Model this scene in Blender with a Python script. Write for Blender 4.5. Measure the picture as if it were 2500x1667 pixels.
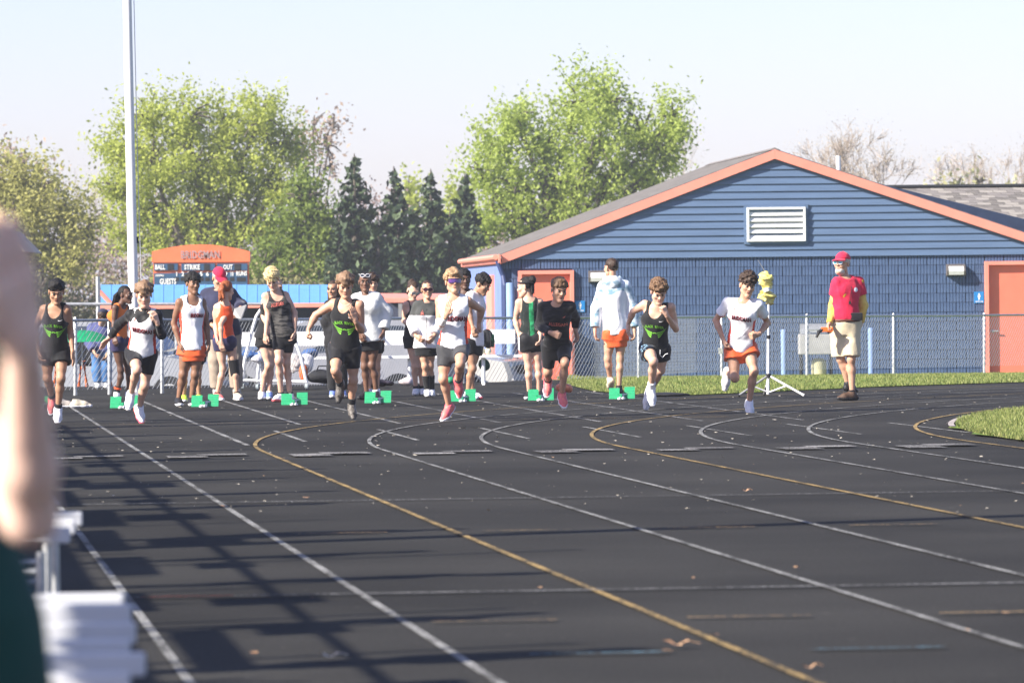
import bpy, bmesh, math, random
import numpy as np
from mathutils import Vector, Matrix
from mathutils.bvhtree import BVHTree

random.seed(7)
RNG = np.random.default_rng(7)
SC = bpy.context.scene
for _o in list(bpy.data.objects):
    bpy.data.objects.remove(_o)
C = SC.collection

# ------------------------------------------------------------------ camera
F_PX, CAM_H = 13000.0, 1.35265          # focal length in pixels of the 2500 px wide photograph; lens height in metres
PITCH, ROLL = math.atan(107.9 / F_PX), math.atan(0.01043)
Fv = np.array([0, math.cos(PITCH), -math.sin(PITCH)])
U0 = np.array([0, math.sin(PITCH), math.cos(PITCH)])
R0 = np.array([1.0, 0, 0])
Rv = math.cos(ROLL) * R0 - math.sin(ROLL) * U0
Uv = math.cos(ROLL) * U0 + math.sin(ROLL) * R0
CAMP = np.array([0, 0, CAM_H])
cam_d = bpy.data.cameras.new("camera")
cam = bpy.data.objects.new("camera", cam_d)
C.objects.link(cam)
cam.matrix_world = Matrix(((Rv[0], Uv[0], -Fv[0], 0), (Rv[1], Uv[1], -Fv[1], 0), (Rv[2], Uv[2], -Fv[2], CAM_H), (0, 0, 0, 1)))
cam_d.sensor_width = 36.0
cam_d.lens = F_PX / 2500.0 * 36.0
cam_d.clip_start, cam_d.clip_end = 0.3, 4000
cam_d.dof.use_dof = True
cam_d.dof.focus_distance = 61.0
cam_d.dof.aperture_fstop = 7.0
SC.camera = cam

# ------------------------------------------------------------------ light
SUN_EL, SUN_AZ = math.radians(33), math.radians(30)      # travel azimuth measured from +X towards +Y
TRAVEL = Vector((math.cos(SUN_AZ) * math.cos(SUN_EL), math.sin(SUN_AZ) * math.cos(SUN_EL), -math.sin(SUN_EL)))
world = bpy.data.worlds.new("World")
SC.world = world
world.use_nodes = True
wn = world.node_tree
wn.nodes.clear()
sky = wn.nodes.new("ShaderNodeTexSky")
sky.sky_type = 'NISHITA'
sky.sun_disc = False
sky.sun_elevation = SUN_EL
sky.sun_rotation = math.atan2(-TRAVEL.x, -TRAVEL.y)
sky.air_density, sky.dust_density, sky.ozone_density, sky.altitude = 0.9, 0.8, 4.5, 200
bg = wn.nodes.new("ShaderNodeBackground")
bg.inputs[1].default_value = 0.086
tint = wn.nodes.new("ShaderNodeMix"); tint.data_type = 'RGBA'; tint.blend_type = 'MULTIPLY'; tint.inputs[0].default_value = 1.0
tint.inputs[7].default_value = (1.22, .985, 1.04, 1)          # pale spring haze, the same over the whole sky
wo = wn.nodes.new("ShaderNodeOutputWorld")
wn.links.new(sky.outputs[0], tint.inputs[6]); wn.links.new(tint.outputs[2], bg.inputs[0])
wn.links.new(bg.outputs[0], wo.inputs[0])
sd = bpy.data.lights.new("sun", 'SUN')
sd.energy = 5.0
sd.angle = math.radians(0.5)
sd.color = (1.0, 0.93, 0.83)
sun = bpy.data.objects.new("sun", sd)
C.objects.link(sun)
sun.rotation_euler = TRAVEL.to_track_quat('-Z', 'Y').to_euler()
sun.location = (-30, -10, 40)
SC.view_settings.view_transform = 'Standard'
SC.view_settings.look = 'None'
SC.view_settings.exposure = 1.25
SC.view_settings.gamma = 1.0
SC.view_settings.use_curve_mapping = False
SC.cycles.max_bounces = 6
SC.cycles.transparent_max_bounces = 12
SC.cycles.use_denoising = True

# ------------------------------------------------------------------ photograph pixel -> place
def ray(px, py):
    return Fv + Rv * ((px - 1250.0) / F_PX) + Uv * ((833.5 - py) / F_PX)
def gz(x, y):                                             # height of the ground
    t = min(max((y - 82.0) / 28.0, 0), 1)
    g = -0.30 * t * t * (3 - 2 * t)
    if x < 0 and y > 86:                                  # the car park beyond the fence lies lower
        a = min(1, -x / 2.0); b = min(1, (y - 86) / 5.0)
        g -= .50 * a * a * (3 - 2 * a) * b * b * (3 - 2 * b)
    return g
def at(px, py, Y):                                        # point on that sight line at distance Y
    d = ray(px, py)
    return CAMP + d * (Y / d[1])
def on_ground(px, py, lift=0.0):
    d = ray(px, py)
    z = lift
    for _ in range(6):
        p = CAMP + d * ((z - CAM_H) / d[2])
        z = gz(p[0], p[1]) + lift
    return p

# ------------------------------------------------------------------ materials
MATS = {}
def mat(name, col, rough=0.7, var=0.10, scale=5.0, bump=0.0, bscale=40.0, metal=0.0, spec=0.3, transl=0.0, col2=None, thr=None, coat=0.0, sheen=0.0, sss=0.0, stretch=None, alpha=None):
    if name in MATS:
        return MATS[name]
    m = bpy.data.materials.new(name)
    m.use_nodes = True
    nt = m.node_tree
    b = nt.nodes["Principled BSDF"]
    tc = nt.nodes.new("ShaderNodeTexCoord")
    src = tc.outputs["Object"]
    if stretch:
        mp = nt.nodes.new("ShaderNodeMapping")
        mp.inputs["Scale"].default_value = stretch
        nt.links.new(src, mp.inputs[0]); src = mp.outputs[0]
    nz = nt.nodes.new("ShaderNodeTexNoise")
    nz.inputs["Scale"].default_value = scale
    nz.inputs["Detail"].default_value = 5
    nt.links.new(src, nz.inputs["Vector"])
    mr = nt.nodes.new("ShaderNodeMapRange")
    lo, hi = thr if thr else (0.3, 0.7)
    mr.inputs[1].default_value, mr.inputs[2].default_value = lo, hi
    nt.links.new(nz.outputs["Fac"], mr.inputs[0])
    mx = nt.nodes.new("ShaderNodeMix")
    mx.data_type = 'RGBA'
    c1 = tuple(max(0, c * (1 - var)) for c in col)
    c2 = col2 if col2 else tuple(min(1, c * (1 + var)) for c in col)
    mx.inputs[6].default_value = (*c1, 1)
    mx.inputs[7].default_value = (*c2, 1)
    nt.links.new(mr.outputs[0], mx.inputs[0])
    nt.links.new(mx.outputs[2], b.inputs["Base Color"])
    b.inputs["Roughness"].default_value = rough
    b.inputs["Metallic"].default_value = metal
    b.inputs["Specular IOR Level"].default_value = spec
    b.inputs["Coat Weight"].default_value = coat
    b.inputs["Sheen Weight"].default_value = sheen
    if sss:
        b.inputs["Subsurface Weight"].default_value = sss
        b.inputs["Subsurface Radius"].default_value = (0.010, 0.004, 0.002)
        b.inputs["Subsurface Scale"].default_value = 1.0
    if transl:
        tr = nt.nodes.new("ShaderNodeBsdfTranslucent")
        nt.links.new(mx.outputs[2], tr.inputs[0])
        ms = nt.nodes.new("ShaderNodeMixShader")
        ms.inputs[0].default_value = transl
        out = nt.nodes["Material Output"]
        nt.links.new(b.outputs[0], ms.inputs[1]); nt.links.new(tr.outputs[0], ms.inputs[2])
        nt.links.new(ms.outputs[0], out.inputs[0])
    if bump:
        n2 = nt.nodes.new("ShaderNodeTexNoise")
        n2.inputs["Scale"].default_value = bscale
        n2.inputs["Detail"].default_value = 4
        nt.links.new(src, n2.inputs["Vector"])
        bp = nt.nodes.new("ShaderNodeBump")
        bp.inputs["Strength"].default_value = min(1, bump)
        bp.inputs["Distance"].default_value = 0.01
        nt.links.new(n2.outputs["Fac"], bp.inputs["Height"])
        nt.links.new(bp.outputs[0], b.inputs["Normal"])
    MATS[name] = m
    return m
def leafmat(name, col, var=0.35, transl=0.45, hue=None):
    if name in MATS:
        return MATS[name]
    m = bpy.data.materials.new(name)
    m.use_nodes = True
    nt = m.node_tree
    b = nt.nodes["Principled BSDF"]
    b.inputs["Roughness"].default_value = 0.6
    b.inputs["Specular IOR Level"].default_value = 0.2
    g = nt.nodes.new("ShaderNodeNewGeometry")
    mx = nt.nodes.new("ShaderNodeMix"); mx.data_type = 'RGBA'
    c2 = hue if hue else tuple(min(1, c * (1 + var)) for c in col)
    mx.inputs[6].default_value = (*[c * (1 - var) for c in col], 1)
    mx.inputs[7].default_value = (*c2, 1)
    nt.links.new(g.outputs["Random Per Island"], mx.inputs[0])
    nt.links.new(mx.outputs[2], b.inputs["Base Color"])
    tr = nt.nodes.new("ShaderNodeBsdfTranslucent")
    nt.links.new(mx.outputs[2], tr.inputs[0])
    ms = nt.nodes.new("ShaderNodeMixShader"); ms.inputs[0].default_value = transl
    nt.links.new(b.outputs[0], ms.inputs[1]); nt.links.new(tr.outputs[0], ms.inputs[2])
    nt.links.new(ms.outputs[0], nt.nodes["Material Output"].inputs[0])
    MATS[name] = m
    return m

# ------------------------------------------------------------------ objects
def tag(o, label=None, cat=None, group=None, kind=None):
    if label: o["label"] = label
    if cat: o["category"] = cat
    if group: o["group"] = group
    if kind: o["kind"] = kind
    return o
def empty(name, loc, label, cat, group=None):
    o = bpy.data.objects.new(name, None)
    C.objects.link(o)
    o.location = [float(v) for v in loc]
    o.empty_display_size = 0.2
    return tag(o, label, cat, group)
def mesh_obj(name, V, F, mats, parent=None, midx=None, smooth=True):
    me = bpy.data.meshes.new(name)
    V = np.asarray(V, dtype=np.float32)
    if isinstance(F, np.ndarray):
        n = F.shape[1]
        me.vertices.add(len(V)); me.vertices.foreach_set("co", V.ravel())
        me.loops.add(F.size); me.loops.foreach_set("vertex_index", F.astype(np.int32).ravel())
        me.polygons.add(len(F))
        me.polygons.foreach_set("loop_start", np.arange(0, F.size, n, dtype=np.int32))
        me.update(calc_edges=True)
    else:
        me.from_pydata([tuple(map(float, v)) for v in V], [], F)
        me.update()
    if not isinstance(mats, (list, tuple)): mats = [mats]
    for m in mats: me.materials.append(m)
    if midx is not None:
        me.polygons.foreach_set("material_index", np.asarray(midx, dtype=np.int32))
    if smooth:
        me.polygons.foreach_set("use_smooth", np.ones(len(me.polygons), dtype=bool))
    o = bpy.data.objects.new(name, me)
    C.objects.link(o)
    if parent is not None: o.parent = parent
    return o
class MB:                                                  # collects shapes for ONE mesh
    def __init__(s): s.v = []; s.f = []; s.m = []
    def add(s, V, F, mi=0):
        n = len(s.v)
        s.v += [tuple(map(float, p)) for p in V]
        s.f += [tuple(i + n for i in f) for f in F]
        s.m += [mi] * len(F)
        return s
    def box(s, c, h, M=None, mi=0):
        c = np.array(c, float); h = np.array(h, float)
        P = np.array([[x, y, z] for x in (-1, 1) for y in (-1, 1) for z in (-1, 1)]) * h
        if M is not None: P = P @ np.array(M).T
        return s.add(P + c, [(0, 1, 3, 2), (4, 6, 7, 5), (0, 4, 5, 1), (2, 3, 7, 6), (0, 2, 6, 4), (1, 5, 7, 3)], mi)
    def bbox(s, c, h, b=0.01, M=None, mi=0):               # box with chamfered edges
        c = np.array(c, float); h = np.array(h, float); b = min(b, *(h * 0.49))
        bm = bmesh.new()
        bmesh.ops.create_cube(bm, size=2.0)
        for v in bm.verts: v.co = Vector((v.co.x * h[0], v.co.y * h[1], v.co.z * h[2]))
        bmesh.ops.bevel(bm, geom=bm.edges[:], offset=b, segments=2, affect='EDGES', profile=0.6)
        P = np.array([v.co[:] for v in bm.verts])
        bm.verts.index_update()
        F = [tuple(v.index for v in f.verts) for f in bm.faces]
        bm.free()
        if M is not None: P = P @ np.array(M).T
        return s.add(P + c, F, mi)
    def tube(s, pts, r, n=8, mi=0, cap=True):
        pts = [np.array(p, float) for p in pts]
        rs = r if hasattr(r, '__len__') else [r] * len(pts)
        V = []; F = []
        prev = None
        for i, p in enumerate(pts):
            d = pts[min(i + 1, len(pts) - 1)] - pts[max(i - 1, 0)]
            d = d / (np.linalg.norm(d) + 1e-9)
            if prev is None:
                a = np.array([0, 0, 1.0]) if abs(d[2]) < 0.9 else np.array([1.0, 0, 0])
            else: a = prev
            u = np.cross(d, a); u /= np.linalg.norm(u) + 1e-9
            w = np.cross(u, d); prev = w
            for k in range(n):
                t = 2 * math.pi * k / n
                V.append(p + rs[i] * (math.cos(t) * u + math.sin(t) * w))
        for i in range(len(pts) - 1):
            for k in range(n):
                F.append((i * n + k, i * n + (k + 1) % n, (i + 1) * n + (k + 1) % n, (i + 1) * n + k))
        if cap:
            F.append(tuple(range(n))); F.append(tuple((len(pts) - 1) * n + k for k in reversed(range(n))))
        return s.add(V, F, mi)
    def poly(s, pts, mi=0): return s.add(pts, [tuple(range(len(pts)))], mi)
    def prism(s, pts, d, mi=0):                            # polygon extruded by vector d
        n = len(pts); d = np.array(d, float)
        V = [np.array(p, float) for p in pts] + [np.array(p, float) + d for p in pts]
        F = [tuple(range(n)), tuple(range(2 * n - 1, n - 1, -1))] + [(i, i + n, (i + 1) % n + n, (i + 1) % n) for i in range(n)]
        return s.add(V, F, mi)
    def ball(s, c, r, mi=0, n=10):
        c = np.array(c, float); r = np.array(r if hasattr(r, '__len__') else (r, r, r), float)
        V = []; F = []
        for i in range(n + 1):
            a = math.pi * i / n
            for k in range(n * 2):
                t = math.pi * k / n
                V.append(c + r * np.array([math.sin(a) * math.cos(t), math.sin(a) * math.sin(t), math.cos(a)]))
        m = 2 * n
        for i in range(n):
            for k in range(m): F.append((i * m + k, (i + 1) * m + k, (i + 1) * m + (k + 1) % m, i * m + (k + 1) % m))
        return s.add(V, F, mi)
    def build(s, name, mats, parent=None, smooth=False):
        o = mesh_obj(name, s.v, s.f, mats, parent, s.m, smooth)
        if smooth:
            try: o.data.set_sharp_from_angle(angle=math.radians(40))
            except Exception: pass
        bm = bmesh.new(); bm.from_mesh(o.data); bmesh.ops.recalc_face_normals(bm, faces=bm.faces); bm.to_mesh(o.data); bm.free()
        return o

# lettering: one flat mesh per string, made while the scene is still small
TEXTS = {}
def make_texts(strings):
    tmp = []
    for t in strings:
        cu = bpy.data.curves.new("lettering", 'FONT')
        cu.body = t; cu.size = 1.0; cu.offset = 0.028; cu.resolution_u = 2; cu.space_character = 1.06
        o = bpy.data.objects.new("lettering", cu)
        C.objects.link(o); tmp.append((t, o))
    bpy.context.view_layer.update()
    dg = bpy.context.evaluated_depsgraph_get()
    for t, o in tmp:
        me = o.evaluated_get(dg).to_mesh()
        V = np.array([v.co[:] for v in me.vertices]); F = [tuple(p.vertices) for p in me.polygons]
        V[:, 0] -= V[:, 0].min(); V[:, 1] -= V[:, 1].min()
        V[:, 0] /= V[:, 0].max(); V[:, 1] /= V[:, 1].max()
        V[:, 0] -= 0.5; V[:, 1] -= 0.5
        TEXTS[t] = (V, F)
    for t, o in tmp:
        d = o.data; bpy.data.objects.remove(o); bpy.data.curves.remove(d)
make_texts(["BRIDGMAN", "BLACK", "RIVER", "ALLEGAN", "BALL", "STRIKE", "OUT", "GUESTS", "INNING", "RUNS", "1", "2", "3", "4", "5", "6", "7", "8", "9", "10", "RESTROOM"])
# ------------------------------------------------------------------ implicit shapes -> one continuous skin
class Grid:
    def __init__(s, lo, hi, cell):
        s.lo = np.array(lo, float); s.cell = cell
        s.n = np.maximum(3, np.ceil((np.array(hi) - s.lo) / cell).astype(int) + 1)
        s.a = np.full(s.n, 5.0, np.float32)
    def sub(s, lo, hi):
        i0 = np.clip(np.floor((np.array(lo) - s.lo) / s.cell).astype(int), 0, s.n)
        i1 = np.clip(np.ceil((np.array(hi) - s.lo) / s.cell).astype(int) + 1, 0, s.n)
        if np.any(i1 <= i0): return None, None
        sl = tuple(slice(a, b) for a, b in zip(i0, i1))
        ax = [s.lo[i] + s.cell * np.arange(i0[i], i1[i]) for i in range(3)]
        P = np.stack(np.meshgrid(*ax, indexing='ij'), -1).astype(np.float32)
        return sl, P
    def add(s, pr, k=0.02, off=0.0):
        sl, P = s.sub(pr.lo - off - 0.05, pr.hi + off + 0.05)
        if sl is None: return
        b = pr.f(P) - off; a = s.a[sl]
        h = np.clip(0.5 + 0.5 * (b - a) / k, 0, 1)
        s.a[sl] = _smin(a, b, k)
    def cut(s, pr, k=0.01, off=0.0):
        sl, P = s.sub(pr.lo - off - 0.05, pr.hi + off + 0.05)
        if sl is None: return
        s.a[sl] = -_smin(-s.a[sl], pr.f(P) - off, k)
    def full(s):
        return s.sub(s.lo, s.lo + s.cell * (s.n - 1))[1]
    def mesh(s):
        return snets(s.a, s.lo, s.cell)
def _smin(a, b, k):
    h = np.clip(0.5 + 0.5 * (b - a) / k, 0, 1)
    return b + (a - b) * h - k * h * (1 - h)
class Prim: pass
def cone(a, b, ra, rb=None, plane=None):
    rb = ra if rb is None else rb
    a = np.array(a, float); b = np.array(b, float)
    p = Prim(); m = max(ra, rb)
    p.lo = np.minimum(a, b) - m; p.hi = np.maximum(a, b) + m
    ab = b - a; L = float(ab @ ab) + 1e-12
    def f(P):
        q = P - a.astype(np.float32)
        t = np.clip(q @ ab.astype(np.float32) / L, 0, 1)
        d = np.sqrt(((q - t[..., None] * ab.astype(np.float32)) ** 2).sum(-1)) - (ra + t * (rb - ra))
        if plane: 
            un = ab / math.sqrt(L)
            d = np.maximum(d, (P - b.astype(np.float32)) @ un.astype(np.float32))
            if plane == 2: d = np.maximum(d, -(q @ un.astype(np.float32)))
        return d
    p.f = f
    return p
def ell(c, r, M=None):
    c = np.array(c, float); r = np.array(r, float)
    p = Prim(); m = r.max()
    p.lo = c - m; p.hi = c + m
    Mt = None if M is None else np.array(M, np.float32)
    def f(P):
        q = P - c.astype(np.float32)
        if Mt is not None: q = q @ Mt
        k0 = np.sqrt(((q / r) ** 2).sum(-1)); k1 = np.sqrt(((q / (r * r)) ** 2).sum(-1)) + 1e-6
        return (k0 * (k0 - 1) / k1).astype(np.float32)
    p.f = f
    return p
def snets(a, lo, cell):
    s = a < 0
    c = np.zeros(tuple(np.array(a.shape) - 1), np.int8)
    for i in (0, 1):
        for j in (0, 1):
            for k in (0, 1):
                c += s[i:a.shape[0] - 1 + i, j:a.shape[1] - 1 + j, k:a.shape[2] - 1 + k]
    mixed = (c > 0) & (c < 8)
    I = np.argwhere(mixed)
    if len(I) == 0: return np.zeros((0, 3)), np.zeros((0, 4), int)
    idx = np.full(mixed.shape, -1, np.int32); idx[mixed] = np.arange(len(I))
    pos = np.zeros((len(I), 3)); cnt = np.zeros(len(I))
    val = {}
    for o in ((0,0,0),(1,0,0),(0,1,0),(0,0,1),(1,1,0),(1,0,1),(0,1,1),(1,1,1)):
        val[o] = a[I[:, 0] + o[0], I[:, 1] + o[1], I[:, 2] + o[2]]
    for o in val:
        for ax in range(3):
            if o[ax] == 0:
                q = list(o); q[ax] = 1; q = tuple(q)
                v0, v1 = val[o], val[q]
                x = (v0 < 0) != (v1 < 0)
                t = v0 / np.where(np.abs(v0 - v1) < 1e-9, 1e-9, v0 - v1)
                pp = np.tile(np.array(o, float), (len(I), 1)); pp[:, ax] = t
                pos[x] += pp[x]; cnt[x] += 1
    V = lo + cell * (I + pos / np.maximum(cnt, 1)[:, None])
    F = []
    for ax in range(3):
        b, d = (ax + 1) % 3, (ax + 2) % 3
        s0 = [slice(None)] * 3; s1 = [slice(None)] * 3
        s0[ax] = slice(0, -1); s1[ax] = slice(1, None)
        ch = s[tuple(s0)] != s[tuple(s1)]
        E = np.argwhere(ch)
        E = E[(E[:, b] > 0) & (E[:, d] > 0) & (E[:, b] < a.shape[b] - 1) & (E[:, d] < a.shape[d] - 1)]
        inside = s[E[:, 0], E[:, 1], E[:, 2]]
        def cell_at(db, dd):
            q = E.copy(); q[:, b] += db; q[:, d] += dd
            return idx[q[:, 0], q[:, 1], q[:, 2]]
        q = np.stack([cell_at(-1, -1), cell_at(0, -1), cell_at(0, 0), cell_at(-1, 0)], 1)
        q[~inside] = q[~inside][:, ::-1]
        F.append(q)
    F = np.concatenate(F)
    return V, F[(F >= 0).all(1)]
def nrm(v):
    v = np.array(v, float); return v / (np.linalg.norm(v) + 1e-9)
def wave(P, f, seed):
    r = np.random.default_rng(seed); out = 0
    for _ in range(4):
        k = r.normal(size=3); k = k / np.linalg.norm(k) * f * r.uniform(0.7, 1.4)
        out = out + np.sin(P @ k.astype(np.float32) + r.uniform(0, 6.28))
    return out / 4.0
# ------------------------------------------------------------------ people
def tpl(prims, cell, cuts=(), noise=None):
    lo = np.min([p.lo for p, _ in prims], 0) - 0.03; hi = np.max([p.hi for p, _ in prims], 0) + 0.03
    g = Grid(lo, hi, cell)
    for p, k in prims: g.add(p, k)
    for p, k in cuts: g.cut(p, k)
    if noise: g.a += noise(g.full())
    return g.mesh()
_CACHE = {}
def head_tpl(fem, mouth):
    key = ('head', fem, mouth)
    if key not in _CACHE:
        j = 0.9 if fem else 1.0
        P = [(ell((0, -.018, .035), (.074, .094, .084)), .01), (ell((0, .022, -.028), (.061 * j, .074, .086)), .025),
             (cone((-.046 * j, .005, -.062), (-.012, .074, -.100), .02, .019), .03), (cone((.046 * j, .005, -.062), (.012, .074, -.100), .02, .019), .03),
             (ell((0, .082, -.098), (.02, .016, .016)), .02),
             (cone((-.033, .080, .027), (.033, .080, .027), .013), .012),
             (cone((0, .088, .016), (0, .108, -.022), .008, .0125), .010), (ell((-.011, .098, -.026), (.009, .011, .008)), .006), (ell((.011, .098, -.026), (.009, .011, .008)), .006),
             (ell((-.038, .062, -.018), (.026, .026, .024)), .02), (ell((.038, .062, -.018), (.026, .026, .024)), .02),
             (cone((-.017, .088, -.052), (.017, .088, -.052), .008), .008), (cone((-.013, .086, -.064), (.013, .086, -.064), .008), .008),
             (ell((-.076, -.012, -.006), (.009, .020, .033)), .006), (ell((.076, -.012, -.006), (.009, .020, .033)), .006)]
        cu = [(ell((-.031, .100, .006), (.019, .018, .012)), .010), (ell((.031, .100, .006), (.019, .018, .012)), .010)]
        if mouth: cu.append((ell((0, .098, -.059), (.015, .02, .008 * mouth)), .004))
        V, F = tpl(P, .0050, cu)
        _CACHE[key] = (V, F)
    return _CACHE[key]
def hand_tpl(mode):
    key = ('hand', mode)
    if key not in _CACHE:
        P = []
        offs = (.029, .010, -.010, -.028); ln = (.95, 1.05, .98, .78)
        curl = {'relaxed': (28, 38, 25), 'fist': (72, 92, 55), 'flat': (6, 10, 8), 'grip': (55, 60, 40)}[mode]
        P.append((cone((0, -.012, 0), (0, .02, 0), .024, .022), .015))
        for x, l in zip(offs, ln):
            P.append((cone((x * .45, .012, 0), (x, .088, .002), .0150, .0115), .014))
        for x, l in zip(offs, ln):
            p = np.array((x, .088, .002)); ang = 0
            for L_, c_, r0, r1 in ((.041 * l, curl[0], .0098, .0088), (.026 * l, curl[1], .0088, .0080), (.021 * l, curl[2], .0080, .0068)):
                ang += math.radians(c_)
                q = p + np.array((x * .06, math.cos(ang), math.sin(ang))) * L_
                P.append((cone(p, q, r0, r1), .003)); p = q
        t0 = np.array((.020, .025, .006))
        if mode == 'fist': ch = [(.040, .058, .022), (.026, .078, .040), (.004, .084, .046)]
        elif mode == 'flat': ch = [(.046, .056, .006), (.054, .086, .008), (.056, .106, .010)]
        else: ch = [(.043, .055, .014), (.048, .084, .024), (.044, .104, .032)]
        p = t0
        for q, (r0, r1) in zip(ch, ((.0145, .0115), (.0115, .0098), (.0098, .0078))):
            P.append((cone(p, q, r0, r1), .006)); p = np.array(q)
        _CACHE[key] = tpl(P, .0050)
    return _CACHE[key]
def shoe_tpl():
    if 'shoe' not in _CACHE:
        def build(o, cell=.006):
            P = [(cone((0, -.045, -.045), (0, .10, -.045), .037 + o, .043 + o), .02), (cone((0, .10, -.045), (.004, .172, -.058), .042 + o, .027 + o), .02),
                 (cone((0, -.005, .018), (0, .005, -.03), .040 + o, .042 + o, 0), .03), (cone((0, .0, -.01), (0, .11, -.045), .040 + o, .034 + o), .03)]
            lo = np.min([p.lo for p, _ in P], 0) - .03; hi = np.max([p.hi for p, _ in P], 0) + .03
            g = Grid(lo, hi, cell)
            for p, k in P: g.add(p, k)
            return g
        g = build(0); X = g.full()
        g.a = np.maximum(g.a, X[..., 2] - .024); up = np.maximum(g.a, -(X[..., 2] + .068))
        g.a = up
        U = g.mesh()
        g = build(.007); X = g.full()
        z = X[..., 2]; tilt = np.where(X[..., 1] > .09, (X[..., 1] - .09) * .10, 0)
        g.a = np.maximum(np.maximum(g.a, -(z + .088 - tilt)), z + .056 - tilt)
        S = g.mesh()
        lc = MB()
        for i in range(4):
            y = .030 + .026 * i; zz = .012 - .018 * i
            lc.tube([(-.024, y, zz - .006), (0, y + .003, zz + .004), (.024, y, zz - .006)], .0042, 5)
        _CACHE['shoe'] = (U, S, (np.array(lc.v), lc.f))
    return _CACHE['shoe']
ZOOM = {1: (0, 600, 3.136), 2: (400, 600, 3.136), 3: (700, 600, 3.136), 4: (950, 600, 3.136), 5: (1200, 600, 3.136), 6: (1650, 600, 3.136), 7: (1950, 550, 2.851), 0: (0, 0, 1.0)}
_SH = {}
def shared(key, name, V, F, mats, parent, smooth=True, M=None):
    k = (key, tuple(m.name for m in (mats if isinstance(mats, (list, tuple)) else [mats])))
    if k in _SH:
        o = bpy.data.objects.new(name, _SH[k]); C.objects.link(o); o.parent = parent
    else:
        o = mesh_obj(name, V, F, mats, parent, None, smooth); _SH[k] = o.data
    if M is not None: o.matrix_local = M
    return o
def frame(x, y, z, t, s=1.0):
    return Matrix(((x[0] * s, y[0] * s, z[0] * s, t[0]), (x[1] * s, y[1] * s, z[1] * s, t[1]), (x[2] * s, y[2] * s, z[2] * s, t[2]), (0, 0, 0, 1)))
class P3: pass
def person(label, zid, Y, J, k=1.0, m=1.0, fem=False, back=False, skin='light', face=(0, 0, 0), hands=('relaxed', 'relaxed'), hs=1.0, mouth=0, group=None, hair=None, brow=None, toe=('-', '-'), ground=None, eyes=True, cell=.0125, belly=0.0, lipcol=None):
    ox, oy, sc = ZOOM[zid]
    j = {}
    for part in J.split(';'):
        w = part.split()
        if not w: continue
        dz = float(w[3]) if len(w) > 3 else 0.0
        j[w[0]] = at(ox + float(w[1]) / sc, oy + float(w[2]) / sc, Y + dz)
    p = P3(); p.k, p.m, p.fem, p.back = k, m, fem, back
    pc = (j['pa'] + j['pb']) / 2
    root = np.array([pc[0], Y, gz(pc[0], Y)])
    p.root = empty('person', root, label, 'person', group)
    for q in j: j[q] = j[q] - root
    for i, s in enumerate('ab'):                            # a foot flat on the ground stands on it
        if 'G' in toe[i]: j['a' + s][2] = .088 * k
    p.j = j
    sg = -1.0 if back else 1.0
    pc = (j['pa'] + j['pb']) / 2; nk = j['nk']
    ms = (j['sa'] + j['sb']) / 2
    for s in ('sa', 'sb'): j[s] = ms + (j[s] - ms) * .92
    up = nrm(nk - pc); Ls = float(np.linalg.norm(nk - pc))
    ac_s = nrm((j['sb'] - j['sa']) - up * ((j['sb'] - j['sa']) @ up)); ac_h = nrm((j['pb'] - j['pa']) - up * ((j['pb'] - j['pa']) @ up))
    fr_s = nrm(np.cross(ac_s, up)) * sg; fr_h = nrm(np.cross(ac_h, up)) * sg
    p.pc, p.nk, p.up, p.Ls, p.ac_s, p.ac_h, p.fr_s, p.fr_h = pc, nk, up, Ls, ac_s, ac_h, fr_s, fr_h
    Tt = [-.25, 0, .18, .42, .7, .88, 1.02]
    A = np.array([.132, .142, .132, .118, .142, .148, .080] if not fem else [.140, .148, .130, .102, .122, .128, .070]) * k * (m if not fem else m)
    B = np.array([.088, .102, .096, .086, .104, .090, .055]) * k * m
    if belly: B = B + np.array([.0, .03, .07, .07, .03, 0, 0]) * belly; A = A + np.array([.0, .015, .03, .03, .01, 0, 0]) * belly
    def uvt(P):
        q = P - pc; s = q @ up / Ls
        t = np.clip(s, 0, 1)[..., None]
        ac = ac_h * (1 - t) + ac_s * t; fr = fr_h * (1 - t) + fr_s * t
        return (q * ac).sum(-1), (q * fr).sum(-1), s
    p.uvt = uvt; p.aw = lambda s, A=A: np.interp(s, Tt, A)
    def torso(off=0.0, t0=-.17, t1=1.02, flare=0.0, tilt=0.0):
        pr = Prim(); e = np.array([pc + up * Ls * t0, nk + up * .05, pc])
        pr.lo = e.min(0) - .26 * k; pr.hi = e.max(0) + .26 * k
        def f(P):
            u, v, s = uvt(P)
            sc_ = np.clip(s, -.25, 1.02)
            fl = off + flare * np.clip(1 - s, 0, 1.3)
            a = np.interp(sc_, Tt, A) + fl; b = np.interp(sc_, Tt, B) + fl
            d = (np.sqrt((u / a) ** 2 + (v / b) ** 2) - 1) * np.minimum(a, b) * .92
            return np.maximum(np.maximum(d, (t0 - s) * Ls + tilt * u), (s - t1) * Ls).astype(np.float32)
        pr.f = f
        return pr
    p.torso = torso
    # ---- head frame
    ya, pi_, ro = (math.radians(v) for v in face)
    hf = np.array([math.sin(ya) * math.cos(pi_), -math.cos(ya) * math.cos(pi_), -math.sin(pi_)])
    hu = np.array([math.sin(ya) * math.sin(pi_), -math.cos(ya) * math.sin(pi_), math.cos(pi_)])
    hx = np.cross(hu, hf)
    hu2 = hu * math.cos(ro) + np.array([1, 0, 0]) * math.sin(ro); hu = nrm(hu2 - hf * (hu2 @ hf)); hx = np.cross(hu, hf)
    H = j['hd']; hsz = 1.07 * hs * (0.25 + .75 * k)
    p.hx, p.hf, p.hu, p.H, p.hs = hx, hf, hu, H, hsz
    p.HM = frame(hx, hf, hu, H, hsz)
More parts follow.
